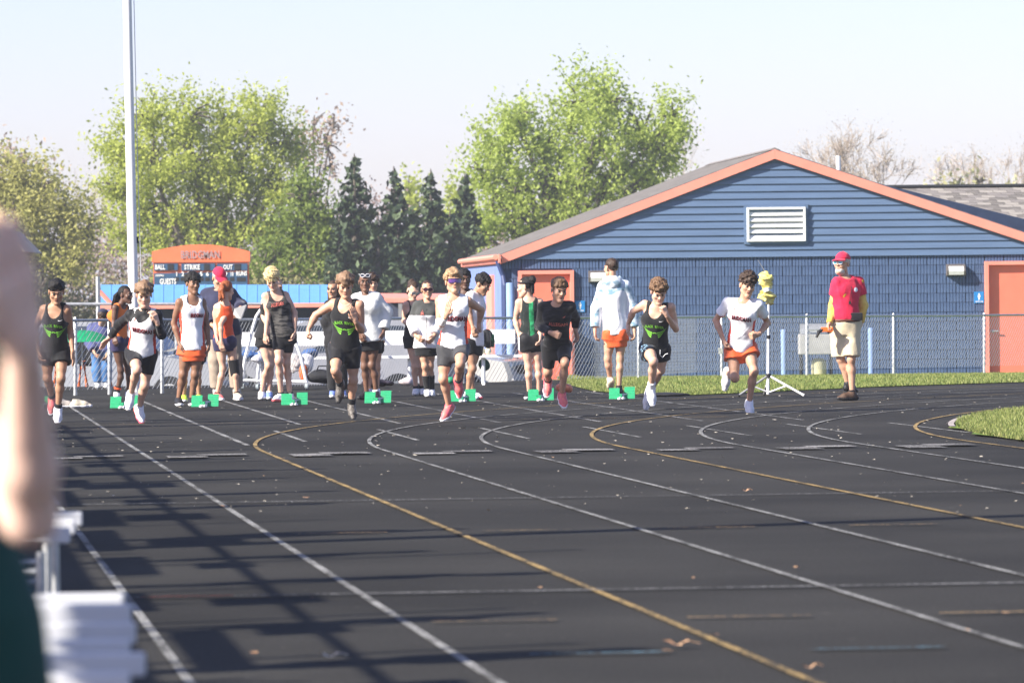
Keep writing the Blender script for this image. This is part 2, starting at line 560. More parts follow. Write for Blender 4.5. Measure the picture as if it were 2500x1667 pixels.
    # ---- body
    lo = np.min(list(j.values()), 0) - .2; hi = np.max(list(j.values()), 0) + .2
    g = Grid(lo, hi, cell)
    g.add(torso(), .02)
    g.add(cone(nk - up * .03 * k, H - hu * .055 * hsz - hf * .02 * hsz, .056 * k * m, .050 * k), .03)
    for s in 'ab':
        S, E, W_ = j['s' + s], j['e' + s], j['w' + s]
        out = nrm(S - nk)
        g.add(cone(nk - up * .015 * k, S, .046 * k, .048 * k * m), .04)
        g.add(cone(S, E, .043 * k * m, .034 * k * m), .03)
        g.add(cone(S + (E - S) * .3, S + (E - S) * .62, .042 * k * m, .039 * k * m), .02)
        g.add(cone(E, E + (W_ - E) * .3, .034 * k * m, .037 * k * m), .02)
        g.add(cone(E + (W_ - E) * .3, W_, .037 * k * m, .024 * k), .02)
        g.add(ell(pc + up * Ls * .74 + ac_s * (.07 * k * (1 if s == 'b' else -1)) + fr_s * ((.072 * k + .02) if fem else .052 * k), np.array([.066, .066, .058]) * k * (1 if fem else .92)), .05)
        hp, kn, an = j['p' + s], j['k' + s], j['a' + s]
        g.add(ell(hp - fr_h * .035 * k + up * .01, np.array([.082, .09, .09]) * k * m), .05)
        fm = .94 if fem else 1.0
        g.add(cone(hp, kn, .076 * k * m * fm, .046 * k * fm), .04)
        g.add(cone(hp + (kn - hp) * .3, hp + (kn - hp) * .62, .069 * k * m * fm, .057 * k * m * fm), .03)
        g.add(ell(kn + fr_h * .006, np.array([.045, .047, .050]) * k * fm), .03)
        # calf on the far side of the knee's bend
        mid = (hp + an) / 2; bend = kn - mid
        bd = nrm(bend) if np.linalg.norm(bend) > .05 else fr_h
        if bd @ fr_h < -.2: bd = fr_h
        c1 = kn + (an - kn) * .32 - bd * .020 * k
        g.add(cone(kn, c1, .041 * k * fm, .047 * k * m * fm), .03)
        g.add(cone(c1, an, .046 * k * m * fm, .030 * k), .03)
    V, F = g.mesh()
    parts = [(V, F)]
    hV, hF = head_tpl(fem, mouth)
    R = np.stack([hx, hf, hu], 1)
    parts.append((H + (hV * hsz) @ R.T, hF))
    for i, s in enumerate('ab'):
        W_ = j['w' + s]; d = nrm(j['f' + s] - W_) if 'f' + s in j else nrm(W_ - j['e' + s])
        n = (pc + up * .2) - W_
        if 'n' + s in j: n = j['n' + s] - W_
        n = nrm(n - d * (n @ d)); sd_ = np.cross(d, n)
        if sd_ @ (fr_s * .8 + up * .5) < 0: sd_ = -sd_
        tV, tF = hand_tpl(hands[i]); Rm = np.stack([sd_, d, n], 1)
        q = W_ + (tV * k * 1.02) @ Rm.T
        parts.append((q, tF if np.linalg.det(Rm) > 0 else tF[:, ::-1]))
        setattr(p, 'hand' + s, (W_, d, n, sd_))
    n0 = 0; VV = []; FF = []
    for v, f in parts:
        VV.append(v); FF.append(f + n0); n0 += len(v)
    sk = SKIN[skin]
    p.body = mesh_obj('body', np.concatenate(VV), np.concatenate(FF), sk, p.root)
    # ---- face
    if eyes:
        e = MB(); e.ball((0, 0, 0), .0120, 0, 8)
        for x in (-.031, .031):
            o = shared('eye', 'eye', e.v, e.f, M_EYE, p.root, True, p.HM @ Matrix.Translation((x, .0815, .005)))
            ir = MB(); ir.ball((0, .0080, 0), (.0074, .0052, .0074), 0, 6)
            i_ = shared('iris', 'iris', ir.v, ir.f, M_IRIS, o); i_.matrix_local = Matrix.Identity(4)
            b = MB(); sx = 1 if x > 0 else -1
            b.tube([(x - sx * .016, .0985, .0275), (x, .0985, .032), (x + sx * .018, .089, .0275)], [.0055, .0055, .0032], 6)
            shared('brow%d' % sx, 'eyebrow', b.v, b.f, brow or (hair[1] if hair else M_EYE), p.root, True, p.HM)
        lp = MB()
        if mouth:
            lp.tube([(-.019, .087, -.057), (-.008, .0975, -.050), (.008, .0975, -.050), (.019, .087, -.057)], [.003, .0048, .0048, .003], 6)
            lp.tube([(-.019, .087, -.058), (-.008, .0955, -.0675), (.008, .0955, -.0675), (.019, .087, -.058)], [.003, .0050, .0050, .003], 6)
            shared('lipso', 'lips', lp.v, lp.f, lipcol or LIPS[skin], p.root, True, p.HM)
            mo = MB(); mo.ball((0, .082, -.059), (.015, .010, .008), 0, 6)
            shared('mo', 'mouth', mo.v, mo.f, M_DARKRED, p.root, True, p.HM)
        else:
            lp.tube([(-.021, .086, -.0575), (-.007, .0955, -.0535), (.007, .0955, -.0535), (.021, .086, -.0575)], [.0025, .0046, .0046, .0025], 6)
            lp.tube([(-.020, .086, -.0590), (-.007, .0945, -.0620), (.007, .0945, -.0620), (.020, .086, -.0590)], [.0025, .0050, .0050, .0025], 6)
            shared('lips', 'lips', lp.v, lp.f, lipcol or LIPS[skin], p.root, True, p.HM)
    if hair: make_hair(p, *hair)
    p.toe = toe
    return p

# hair, in the head's own frame (x across, y forward, z up)
def make_hair(p, style, m, seed=1):
    P = []; cuts = []; amp, fr = .004, 60
    base = ell((0, -.020, .044), (.083, .101, .089))
    hz, side, low = .068, .030, -.045
    if style in ('short', 'crew', 'balding'): amp, fr = .003, 110; base = ell((0, -.020, .040), (.079, .098, .087)); low = -.05
    if style == 'mop': amp, fr = .011, 75; base = ell((0, -.012, .058), (.094, .112, .094)); hz, low = .046, -.045
    if style == 'curly': amp, fr = .013, 120; base = ell((0, -.014, .060), (.096, .113, .096)); hz, low = .052, -.055
    if style == 'curlytop': amp, fr = .015, 130; base = ell((0, -.005, .074), (.092, .108, .092)); hz, low = .050, -.015
    if style == 'fringe': amp, fr = .008, 95; base = ell((0, -.012, .056), (.091, .110, .090)); hz, low = .040, -.065
    if style == 'part': amp, fr = .006, 80; base = ell((0, -.014, .054), (.088, .108, .087)); hz, low = .056, -.045
    if style == 'afro': amp, fr = .008, 160; base = ell((0, -.02, .058), (.092, .108, .090)); hz, low = .060, -.05
    if style == 'back': amp, fr = .002, 60; base = ell((0, -.024, .040), (.0785, .096, .085)); hz, low, side = .074, -.06, .012
    if style in ('pony', 'bun', 'braids', 'long'): amp, fr = .003, 80; base = ell((0, -.022, .041), (.080, .098, .087)); hz, low, side = .072, -.065, .010
    P.append((base, .01))
    r = np.random.default_rng(seed)
    if style in ('mop', 'curly', 'fringe', 'curlytop'):
        for i in range(26):
            a = r.uniform(-2.6, 2.6); q = np.array([math.sin(a) * .078, math.cos(a) * .086 - .012, r.uniform(.045, .095)])
            P.append((cone(q, q + np.array([math.sin(a) * .012, math.cos(a) * .016, -.022 + r.uniform(-.01, .012)]), .020, .009), .012))
    if style == 'part':
        for i in range(14):
            s_ = 1 if i % 2 else -1; x = r.uniform(.01, .065)
            P.append((cone((s_ * x * .4, .06, .115), (s_ * (x + .018), .088 - x * .5, .058 + r.uniform(-.012, .008)), .020, .009), .012))
    g_lo, g_hi = (-.14, -.19, -.30), (.14, .15, .20)
    if style == 'pony':
        for i in range(9):
            x = r.uniform(-.02, .02)
            P.append((cone((x * .5, -.115, .03), (x, -.135, -.03 + r.uniform(-.01, .01)), .026, .026), .015)); P.append((cone((x, -.135, -.03), (x * 2.2, -.118 + r.uniform(-.02, .02), -.12 - r.uniform(0, .06)), .026, .012), .01))
    if style == 'bun':
        P.append((ell((0, -.105, .075), (.052, .045, .052)), .012)); amp = .006
        for i in range(8):
            P.append((cone((r.uniform(-.05, .05), -.09, .03), (r.uniform(-.05, .05), -.085, -.075 - r.uniform(0, .03)), .016, .008), .012))
    if style == 'long':
        for s_ in (-1, 1):
            for i in range(6):
                P.append((cone((s_ * .066, -.02 - .02 * i, .03), (s_ * (.072 + .006 * i), .01 - .025 * i, -.19 - r.uniform(0, .06)), .026, .014), .02))
        P.append((cone((0, -.08, .02), (0, -.085, -.2), .06, .05), .02)); low = -.4
    g = Grid(g_lo, g_hi, .0055)
    g.add(*P[0])
    X = g.full()
    # open the face: nothing in front of the ears below the hairline
    wob = .006 * wave(X, 90, seed + 3)
    face_d = np.maximum(X[..., 2] - hz - wob - (.02 * np.abs(X[..., 0]) / .07), side - X[..., 1])
    ear = np.maximum(np.abs(X[..., 2] + .006) - .034, np.abs(X[..., 1] + .004) - .024)
    g.a = np.maximum(g.a, -face_d)
    if style in ('short', 'crew', 'mop', 'part', 'fringe', 'curly', 'curlytop', 'back', 'pony', 'bun', 'braids', 'afro'):
        g.a = np.maximum(g.a, -ear + .0)
    g.a = np.maximum(g.a, low - X[..., 2])
    for pr, k_ in P[1:]: g.add(pr, k_)
    g.a = g.a + amp * wave(X, fr, seed) + amp * .6 * wave(X, fr * 2.1, seed + 1)
    V, F = g.mesh()
    if style == 'balding': pass
    o = mesh_obj('hair', V, F, m, p.root); o.matrix_local = p.HM
    if style == 'braids':
        b = MB()
        for i in range(34):
            x0 = r.uniform(-.06, .06); L = r.uniform(.36, .52)
            pts = [np.array([x0 * .6, -.095, .05])]
            for q in range(1, 10):
                t = q / 9
                pts.append(np.array([x0 * (1 + .25 * t) + .006 * math.sin(9 * t + i) - .015, -.125 - .05 * t + .02 * math.sin(5 * t + i * 2), .03 - L * t]))
            b.tube(pts, [.0085 + .0022 * (q % 2) for q in range(10)], 6)
        o2 = b.build('braids', m, p.root, True); o2.matrix_local = p.HM
    return o

def garment(p, name, g, mats, parent=None, colour=None, wr=.003, wf=24, seed=5, st=(1, 1, 1)):
    X = g.full()
    if wr:
        Q = X * np.array(st, np.float32)
        g.a = g.a + wr * wave(Q, wf, seed) + wr * .6 * wave(Q, wf * 2.2, seed + 1)
        if wr > .002: g.a = g.a - wr * 1.3 * np.clip(1 - 4.5 * np.abs(wave(X * np.array((1, 1, .75), np.float32), wf * .8, seed + 2)), 0, 1) * np.clip(.5 + wave(X, 9, seed + 4) * 1.5, 0, 1)
    V, F = g.mesh()
    mi = None
    if colour is not None and len(V):
        c = V[F].mean(1)
        mi = colour(c)
    return mesh_obj(name, V, F, mats, parent or p.root, mi)
def shirt(p, style, mats, name='shirt', t0=-.05, off=.012, flare=.012, sleeve=.45, loose=.012, colour=None, wr=.005, wf=28, seed=3, tilt=0.0, neckr=1.0, scoop=1.0, collar=False, armhole=1.0):
    j, k = p.j, p.k
    pts = [p.pc + p.up * p.Ls * t0, p.nk, j['sa'], j['sb']]
    if style in ('tee', 'long'):
        for s in 'ab':
            pts.append(j['e' + s])
            if sleeve > 1: pts.append(j['w' + s])
    lo = np.min(pts, 0) - .24 * k; hi = np.max(pts, 0) + .24 * k
    g = Grid(lo, hi, .0110)
    g.add(p.torso(off, t0, 1.0, flare, tilt), .02)
    for s in 'ab':
        S, E, W_ = j['s' + s], j['e' + s], j['w' + s]
        g.add(cone(p.nk - p.up * .012 * k, S, .049 * k + off, .050 * k * p.m + off), .04)
        sx = 1 if s == 'b' else -1
        g.add(ell(p.pc + p.up * p.Ls * .74 + p.ac_s * (.07 * k * sx) + p.fr_s * ((.070 * k + .02) if p.fem else .046 * k), np.array([.068, .066, .06]) * k + off * .8), .06)
        if style in ('tee', 'long'):
            f = min(sleeve, 1.0)
            g.add(cone(S, S + (E - S) * f, .046 * k * p.m + off, (.045 - .011 * f) * k * p.m + off + loose, 1 if sleeve <= 1 else None), .03)
            if sleeve > 1:
                g.add(cone(E, E + (W_ - E) * (sleeve - 1), .038 * k * p.m + off + loose, .027 * k + off + loose * .6, 1), .03)
    M = np.stack([p.ac_s, p.fr_s, p.up], 1)
    g.cut(cone(p.nk - p.up * .05 * k, p.nk + p.up * .2, .058 * k * neckr), .008)
    if style == 'tank':
        g.cut(ell(p.nk + p.fr_s * .075 * k + p.up * .0 * k, np.array([.082, .085, .12 * scoop]) * k, M), .01)
        g.cut(ell(p.nk - p.fr_s * .05 * k + p.up * .03 * k, np.array([.08, .06, .09]) * k, M), .01)
        for s in 'ab':
            out = p.ac_s * (1 if s == 'b' else -1)
            g.cut(ell(j['s' + s] + out * .034 * k - p.up * .02 * k, np.array([.072 * armhole, .13, .135]) * k, M), .01)
    elif style == 'sleeveless':
        g.cut(ell(p.nk + p.fr_s * .055 * k + p.up * .03 * k, np.array([.07, .07, .075]) * k, M), .01)
        for s in 'ab':
            out = p.ac_s * (1 if s == 'b' else -1)
            g.cut(ell(j['s' + s] + out * .085 * k, np.array([.085, .15, .16]) * k, M), .008)
    else:
        g.cut(ell(p.nk + p.fr_s * .045 * k + p.up * .04 * k, np.array([.066, .06, .062 * scoop]) * k * neckr, M), .01)
    return garment(p, name, g, mats, None, colour, wr, wf, seed)
def shorts(p, mats, ln=.4, loose=.018, name='shorts', waist=.06, off=.014, colour=None, wr=.003, wf=26, seed=8, pants=False):
    j, k = p.j, p.k
    pts = [p.pc + p.up * p.Ls * waist, p.pc]
    for s in 'ab':
        pts += [j['p' + s], j['p' + s] + (j['k' + s] - j['p' + s]) * min(ln, 1)]
        if pants: pts.append(j['a' + s])
    lo = np.min(pts, 0) - .2 * k; hi = np.max(pts, 0) + .2 * k
    g = Grid(lo, hi, .0110)
    g.add(p.torso(off, -.24, waist, .004), .02)
    g.add(ell(p.pc - p.up * .055 * k, np.array([.085, .085, .075]) * k + off), .04)
    for s in 'ab':
        hp, kn, an = j['p' + s], j['k' + s], j['a' + s]
        g.add(ell(hp - p.fr_h * .035 * k + p.up * .01, np.array([.082, .09, .09]) * k * p.m + off), .05)
        g.add(cone(hp, hp + (kn - hp) * min(ln, 1), .080 * k * p.m + off, (.080 - .030 * ln) * k * p.m + off + loose, None if pants else 1), .03)
        if pants: g.add(cone(kn, an + (kn - an) * .08, .060 * k + off + loose, .046 * k + off + loose, 1), .03)
    return garment(p, name, g, mats, None, colour, wr, wf, seed)
def sleeve_part(p, name, a, b, ra, rb, m, seed=4, wr=.0015):
    g = Grid(np.minimum(a, b) - max(ra, rb) - .03, np.maximum(a, b) + max(ra, rb) + .03, .008)
    g.add(cone(a, b, ra, rb, 2), .005)
    return garment(p, name, g, m, None, None, wr, 30, seed)
def shoes(p, up_m, sole_m, lace=None, which='ab', ups=None):
    j, k = p.j, p.k
    U, S, Lc = shoe_tpl()
    for i, s in enumerate('ab'):
        if s not in which: continue
        A_, K_, T_ = j['a' + s], j['k' + s], j['t' + s].copy()
        base = A_ + nrm(A_ - K_) * .05 * k
        d = T_ - base
        h2 = d[0] ** 2 + d[2] ** 2; Lf = .165 * k
        if 'G' in p.toe[i]: d[2] = 0.0; h2 = d[0] ** 2
        if 'F' in p.toe[i] or 'G' in p.toe[i]: d[1] = (-1 if '-' in p.toe[i] else 1) * math.sqrt(max(Lf * Lf - h2, .0))
        fd = nrm(d)
        u = nrm(A_ - base); u = np.array([0, 0, 1.0]) if 'G' in p.toe[i] else u
        u = nrm(u - fd * (u @ fd)); sd_ = np.cross(fd, u)
        M = frame(sd_, fd, u, A_, k)
        um = up_m if not isinstance(up_m, (list, tuple)) else up_m[i]
        sm = sole_m if not isinstance(sole_m, (list, tuple)) else sole_m[i]
        o = shared('shoeU', 'shoe', U[0], U[1], um, p.root, True, M)
        so = shared('shoeS', 'sole', S[0], S[1], sm, o); so.matrix_local = Matrix.Identity(4)
        if lace: 
            la = shared('lace', 'laces', Lc[0], Lc[1], lace, o); la.matrix_local = Matrix.Identity(4)
def socks(p, m, h=.22, which='ab', r=.039):
    for i, s in enumerate('ab'):
        if s not in which: continue
        A_, K_ = p.j['a' + s], p.j['k' + s]
        mm = m if not isinstance(m, (list, tuple)) else m[i]
        sleeve_part(p, 'sock', A_ - (K_ - A_) * .08, A_ + (K_ - A_) * h, .039 * p.k, (.041 + .03 * h) * p.k, mm)
_BV = {}
def project(p, sh, pts, lift=.0035):                        # lay points (across, up-the-chest, from the spine) on the front of a garment
    if sh.name not in _BV:
        me = sh.data
        _BV[sh.name] = BVHTree.FromPolygons([v.co[:] for v in me.vertices], [tuple(q.vertices) for q in me.polygons])
    bv = _BV[sh.name]; out = []
    for u, t in pts:
        tc = min(max(t, 0), 1)
        ac = nrm(p.ac_h * (1 - tc) + p.ac_s * tc); fr = nrm(p.fr_h * (1 - tc) + p.fr_s * tc)
        o = p.pc + p.up * (p.Ls * t) + ac * u
        h = bv.ray_cast(Vector(o), Vector(fr), .5)
        q = np.array(h[0]) if h[0] is not None else o + fr * .12
        out.append(q + fr * lift)
    return out
def lettering(p, sh, text, t, u, w, h, m, arc=0.0, name='lettering', lift=.0035, slant=0.0, shear=0.0):
    V, F = TEXTS[text]
    pts = []
    for x, y, _ in V:
        X = x * w + shear * y * h; Yy = y * h + arc * (1 - (2 * x) ** 2) + slant * X
        pts.append((u + X, t + Yy / p.Ls))
    return mesh_obj(name, project(p, sh, pts, lift), F, m, sh, None, False)
def emblem(p, sh, polys, m, name='emblem', lift=.0035):
    V = []; F = []
    for poly in polys:                                      # poly: two edge lists of equal length -> strip
        a, b = poly; n = len(a); o = len(V)
        V += project(p, sh, a, lift) + project(p, sh, b, lift)
        F += [(o + i, o + i + 1, o + n + i + 1, o + n + i) for i in range(n - 1)]
    return mesh_obj(name, V, F, m, sh, None, False)
def swoosh(p, sh, t, u, w, m):
    a = []; b = []
    for i in range(7):
        x = i / 6
        a.append((u - w / 2 + w * x, t + (w * (.30 * x * x - .16 + .12 * (1 - x) ** 3)) / p.Ls)); b.append((u - w / 2 + w * x, t + (w * (.30 * x * x - .16 - .16 * math.sin(math.pi * min(1, x * 1.0)) * (1 - x * .8))) / p.Ls))
    return emblem(p, sh, [(a, b)], m, 'swoosh')
def wings(p, sh, t, u, w, m):
    polys = []
    for s in (-1, 1):
        for q in range(3):
            a = []; b = []
            x0, x1 = .10 + .02 * q, .50 - .09 * q
            for i in range(7):
                x = i / 6; xx = x0 + (x1 - x0) * x
                yy = -.085 * q + .22 * x * x * (1 - .15 * q) - .10
                th = .052 * (1 - x) + .012
                a.append((u + s * xx * w, t + (yy + th / 2) * w / p.Ls)); b.append((u + s * xx * w, t + (yy - th / 2) * w / p.Ls))
            polys.append((a, b))
    a = [(u + w * .09 * math.cos(q), t + (w * (.055 * math.sin(q) - .13)) / p.Ls) for q in np.linspace(0, math.pi, 7)]
    b = [(u + w * .045 * math.cos(q), t + (w * (.02 * math.sin(q) - .13)) / p.Ls) for q in np.linspace(0, math.pi, 7)]
    polys.append((a, b))
    return emblem(p, sh, polys, m, 'emblem')
def cap_hat(p, m, brim=.075):
    g = Grid((-.13, -.15, -.02), (.13, .24, .19), .006)
    g.add(ell((0, -.018, .048), (.084, .103, .092)), .01)
    X = g.full()
    g.a = np.maximum(g.a, .052 - X[..., 2] + .12 * np.minimum(X[..., 1], 0) * -1 * .0)
    br = np.maximum(np.abs(X[..., 2] - .056 + (X[..., 1] - .07) * .28 + X[..., 0] ** 2 * 4.0) - .005, np.sqrt((X[..., 0] / .078) ** 2 + ((X[..., 1] - .06) / (brim + .03)) ** 2) * .08 - .08)
    br = np.maximum(br, .045 - X[..., 1])
    V, F = g.mesh()
    o = mesh_obj('cap', V, F, m, p.root); o.matrix_local = p.HM
    g.a = br.astype(np.float32)
    V, F = g.mesh()
    b = mesh_obj('brim', V, F, m, o); b.matrix_local = Matrix.Identity(4)
    kb = MB(); kb.ball((0, -.018, .141), .006, 0, 6)
    q = kb.build('button', m, o, True)
    return o
def glasses(p, frame_m, lens_m, style='pair', z=.008, y=.0):
    b = MB()
    for s in (-1, 1):
        b.tube([(s * .066, .084 + y, z + .012), (s * .078, .03 + y, z + .012), (s * .078, -.015 + y, z + .006)], .0032, 6)
    if style == 'band':
        b.tube([(-.066, .085 + y, z + .020), (-.035, .112 + y, z + .021), (0, .117 + y, z + .021), (.035, .112 + y, z + .021), (.066, .085 + y, z + .020)], .0035, 6)
    else:
        for s in (-1, 1):
            pts = [(s * (.033 + .028 * math.cos(a)), .112 + y - abs(.033 + .028 * math.cos(a)) * .22, z + .020 * math.sin(a)) for a in np.linspace(0, 2 * math.pi, 13)]
            b.tube(pts, .0042, 6)
        b.tube([(-.008, .114 + y, z + .006), (.008, .114 + y, z + .006)], .004, 6)
    o = b.build('glasses', frame_m, p.root, True); o.matrix_local = p.HM
    l = MB()
    if style == 'band':
        n = 11; V = []
        for i in range(n):
            x = -.066 + .132 * i / (n - 1); yy = .118 - (x / .066) ** 2 * .032 + y; nose = .014 * max(0, 1 - abs(x) / .014)
            V += [(x, yy, z + .020), (x, yy + .002, z - .022 + nose)]
        l.add(V, [(2 * i, 2 * i + 1, 2 * i + 3, 2 * i + 2) for i in range(n - 1)])
        l.add([(a[0], a[1] - .004, a[2]) for a in V], [(2 * i + 2, 2 * i + 3, 2 * i + 1, 2 * i) for i in range(n - 1)])
    else:
        for s in (-1, 1):
            pts = [(s * (.033 + .027 * math.cos(a)), .1115 + y - abs(.033 + .027 * math.cos(a)) * .22, z + .019 * math.sin(a)) for a in np.linspace(0, 2 * math.pi, 13)[:-1]]
            l.prism(pts, (0, .002, 0))
    q = l.build('lens', lens_m, o, False)
    q.matrix_local = Matrix.Identity(4)
    return o
# ------------------------------------------------------------------ the track: a straight that runs into a bend
PHI = -0.11265
TD = np.array([math.sin(PHI), math.cos(PHI)]); TR = np.array([math.cos(PHI), -math.sin(PHI)])
LW, OFF1, S0, RAD = 1.07, 2.04228, 47.18468, 37.19663
def so(s, o):
    return TD * s + TR * o
TC = so(S0, OFF1 + LW + RAD)
def arc_pt(rad, th):
    return TC + rad * (-math.cos(th) * TR + math.sin(th) * TD)
def sheet(name, P, F, m, kind='structure', uvl=0.0):
    return tag(mesh_obj(name, P, F, m, None, None, False), kind=kind)
def strip_pts(pts, w, lift):
    pts = np.array(pts); d = np.gradient(pts, axis=0); d /= np.linalg.norm(d, axis=1)[:, None] + 1e-9
    n = np.stack([-d[:, 1], d[:, 0]], 1) * w / 2
    V = []
    for p, q in zip(pts, n):
        for s in (1, -1):
            x, y = p + q * s; V.append((x, y, gz(x, y) + lift))
    return V, [(2 * i, 2 * i + 1, 2 * i + 3, 2 * i + 2) for i in range(len(pts) - 1)]

def paint_mat(name, col, wear):                             # old paint, worn through to the black rubber
    m = bpy.data.materials.new(name); m.use_nodes = True
    nt = m.node_tree; b = nt.nodes["Principled BSDF"]; b.inputs["Roughness"].default_value = .85; b.inputs["Specular IOR Level"].default_value = .15
    tc = nt.nodes.new("ShaderNodeTexCoord")
    a = nt.nodes.new("ShaderNodeTexNoise"); a.inputs["Scale"].default_value = 55; a.inputs["Detail"].default_value = 6
    c = nt.nodes.new("ShaderNodeTexNoise"); c.inputs["Scale"].default_value = 1.6; c.inputs["Detail"].default_value = 3
    nt.links.new(tc.outputs["Object"], a.inputs["Vector"]); nt.links.new(tc.outputs["Object"], c.inputs["Vector"])
    ad = nt.nodes.new("ShaderNodeMath"); ad.operation = 'MULTIPLY_ADD'; ad.inputs[1].default_value = .55
    nt.links.new(c.outputs["Fac"], ad.inputs[0]); nt.links.new(a.outputs["Fac"], ad.inputs[2])
    mr = nt.nodes.new("ShaderNodeMapRange"); mr.inputs[1].default_value = .62 + wear * .25; mr.inputs[2].default_value = .80 + wear * .25
    nt.links.new(ad.outputs[0], mr.inputs[0])
    mx = nt.nodes.new("ShaderNodeMix"); mx.data_type = 'RGBA'
    mx.inputs[6].default_value = (.028, .027, .025, 1); mx.inputs[7].default_value = (*col, 1)
    nt.links.new(mr.outputs[0], mx.inputs[0]); nt.links.new(mx.outputs[2], b.inputs["Base Color"])
    MATS[name] = m
    return m
def track_mat():
    m = bpy.data.materials.new("black_rubber_track"); m.use_nodes = True
    nt = m.node_tree; b = nt.nodes["Principled BSDF"]; b.inputs["Roughness"].default_value = .9; b.inputs["Specular IOR Level"].default_value = .12
    tc = nt.nodes.new("ShaderNodeTexCoord")
    f = nt.nodes.new("ShaderNodeTexNoise"); f.inputs["Scale"].default_value = 70; f.inputs["Detail"].default_value = 3
    g = nt.nodes.new("ShaderNodeTexNoise"); g.inputs["Scale"].default_value = .35; g.inputs["Detail"].default_value = 6
    h = nt.nodes.new("ShaderNodeTexNoise"); h.inputs["Scale"].default_value = 14; h.inputs["Detail"].default_value = 5
    for n in (f, g, h): nt.links.new(tc.outputs["Object"], n.inputs["Vector"])
    r1 = nt.nodes.new("ShaderNodeValToRGB"); e = r1.color_ramp.elements
    e[0].position, e[0].color = .30, (.0125, .0120, .0108, 1); e[1].position, e[1].color = .70, (.041, .0395, .0362, 1)
    nt.links.new(f.outputs["Fac"], r1.inputs[0])
    r2 = nt.nodes.new("ShaderNodeMapRange"); r2.inputs[1].default_value, r2.inputs[2].default_value, r2.inputs[3].default_value, r2.inputs[4].default_value = .35, .68, .72, 1.38
    nt.links.new(g.outputs["Fac"], r2.inputs[0])
    mu = nt.nodes.new("ShaderNodeMix"); mu.data_type = 'RGBA'; mu.blend_type = 'MULTIPLY'; mu.inputs[0].default_value = 1
    nt.links.new(r1.outputs[0], mu.inputs[6]); nt.links.new(r2.outputs[0], mu.inputs[7])
    # pale grit and chips lying in the surface
    r3 = nt.nodes.new("ShaderNodeMapRange"); r3.inputs[1].default_value, r3.inputs[2].default_value, r3.inputs[3].default_value, r3.inputs[4].default_value = .70, .78, 0, .55
    nt.links.new(h.outputs["Fac"], r3.inputs[0])
    m3 = nt.nodes.new("ShaderNodeMix"); m3.data_type = 'RGBA'; m3.inputs[7].default_value = (.26, .24, .21, 1)
    nt.links.new(r3.outputs[0], m3.inputs[0]); nt.links.new(mu.outputs[2], m3.inputs[6])
    nt.links.new(m3.outputs[2], b.inputs["Base Color"])
    bp = nt.nodes.new("ShaderNodeBump"); bp.inputs["Strength"].default_value = .5; bp.inputs["Distance"].default_value = .006
    nt.links.new(f.outputs["Fac"], bp.inputs["Height"]); nt.links.new(bp.outputs[0], b.inputs["Normal"])
    return m
M_TRACK = track_mat()
M_WHITE_LINE = paint_mat("worn_white_paint", (.29, .29, .28), .24)
M_FAINT = paint_mat("faint_white_paint", (.33, .33, .33), .42)
M_YELLOW = paint_mat("worn_yellow_paint", (.36, .25, .10), .20)
M_YFAINT = paint_mat("faint_yellow_paint", (.36, .24, .11), .36)
M_ZONE = paint_mat("zone_paint", (.34, .33, .32), .38)
M_REDP = paint_mat("faint_red_paint", (.34, .07, .06), .2)
M_BLUEP = paint_mat("faint_blue_paint", (.12, .25, .33), .40)
M_TURF = mat("turf", (.11, .19, .035), .95, .35, 1.2, col2=(.20, .27, .06), spec=.1)
M_SOIL = mat("far_turf", (.11, .15, .04), .95, .3, .2, col2=(.17, .17, .07), spec=.1)

xs = [-2500, -400, -120, -60, -30, -15, -8, -4, -2, -1, 0, 15, 30, 60, 120, 400, 2500]; ys = [-300, -40, 0, 40, 70, 82, 86, 88, 90, 92, 94, 98, 102, 106, 110, 130, 200, 400, 900, 3500]
sheet('ground', [(x, y, gz(x, y) - .03) for y in ys for x in xs], [(j * len(xs) + i, j * len(xs) + i + 1, (j + 1) * len(xs) + i + 1, (j + 1) * len(xs) + i) for j in range(len(ys) - 1) for i in range(len(xs) - 1)], M_SOIL)
xs = np.linspace(-16, 36, 53); ys = np.linspace(-8, 96, 105)
sheet('running_track', [(x, y, gz(x, y)) for y in ys for x in xs], [(j * len(xs) + i, j * len(xs) + i + 1, (j + 1) * len(xs) + i + 1, (j + 1) * len(xs) + i) for j in range(len(ys) - 1) for i in range(len(xs) - 1)], M_TRACK)
GL = .004
def line(pts, w, m, lift=GL, name='track_line'):
    V, F = strip_pts(pts, w, lift); return sheet(name, V, F, m)
line([so(s, OFF1 - LW) for s in np.linspace(6, 66, 60)], .040, M_WHITE_LINE)
line([so(s, OFF1) for s in np.linspace(6, 76, 70)], .040, M_WHITE_LINE)
for k in range(2, 9):
    o = OFF1 + LW * (k - 1); rad = RAD - LW * (k - 2)
    ymat = k in (2, 5, 8)
    pts = [so(s, o) for s in np.linspace(6, S0, 50)] + [arc_pt(rad, t) for t in np.linspace(.004, 1.75, 260)]
    line(pts, .038, M_YELLOW if ymat else M_WHITE_LINE, GL * 2)
    e0 = 49.5 if k == 2 else 57.5 - (k - 3) * .2
    line([so(s, o) for s in np.linspace(e0, 75, 26)], .05, M_WHITE_LINE if k < 5 else M_FAINT, GL)
    line([so(s, o + LW * .5 + .08) for s in np.linspace(50.5, 54.8, 12)], .045, M_WHITE_LINE if k > 1 else M_FAINT, GL)
def cross(s, o0, o1, w, m): return line([so(s, o) for o in np.linspace(o0, o1, 24)], w, m, GL * 3)
cross(35.4, OFF1 - LW, OFF1 + LW * 9, .05, M_FAINT); cross(24.2, OFF1 - LW, OFF1 + LW * 7, .05, M_FAINT)
cross(24.2, OFF1 - LW * .95, OFF1 - LW * .55, .07, M_REDP)
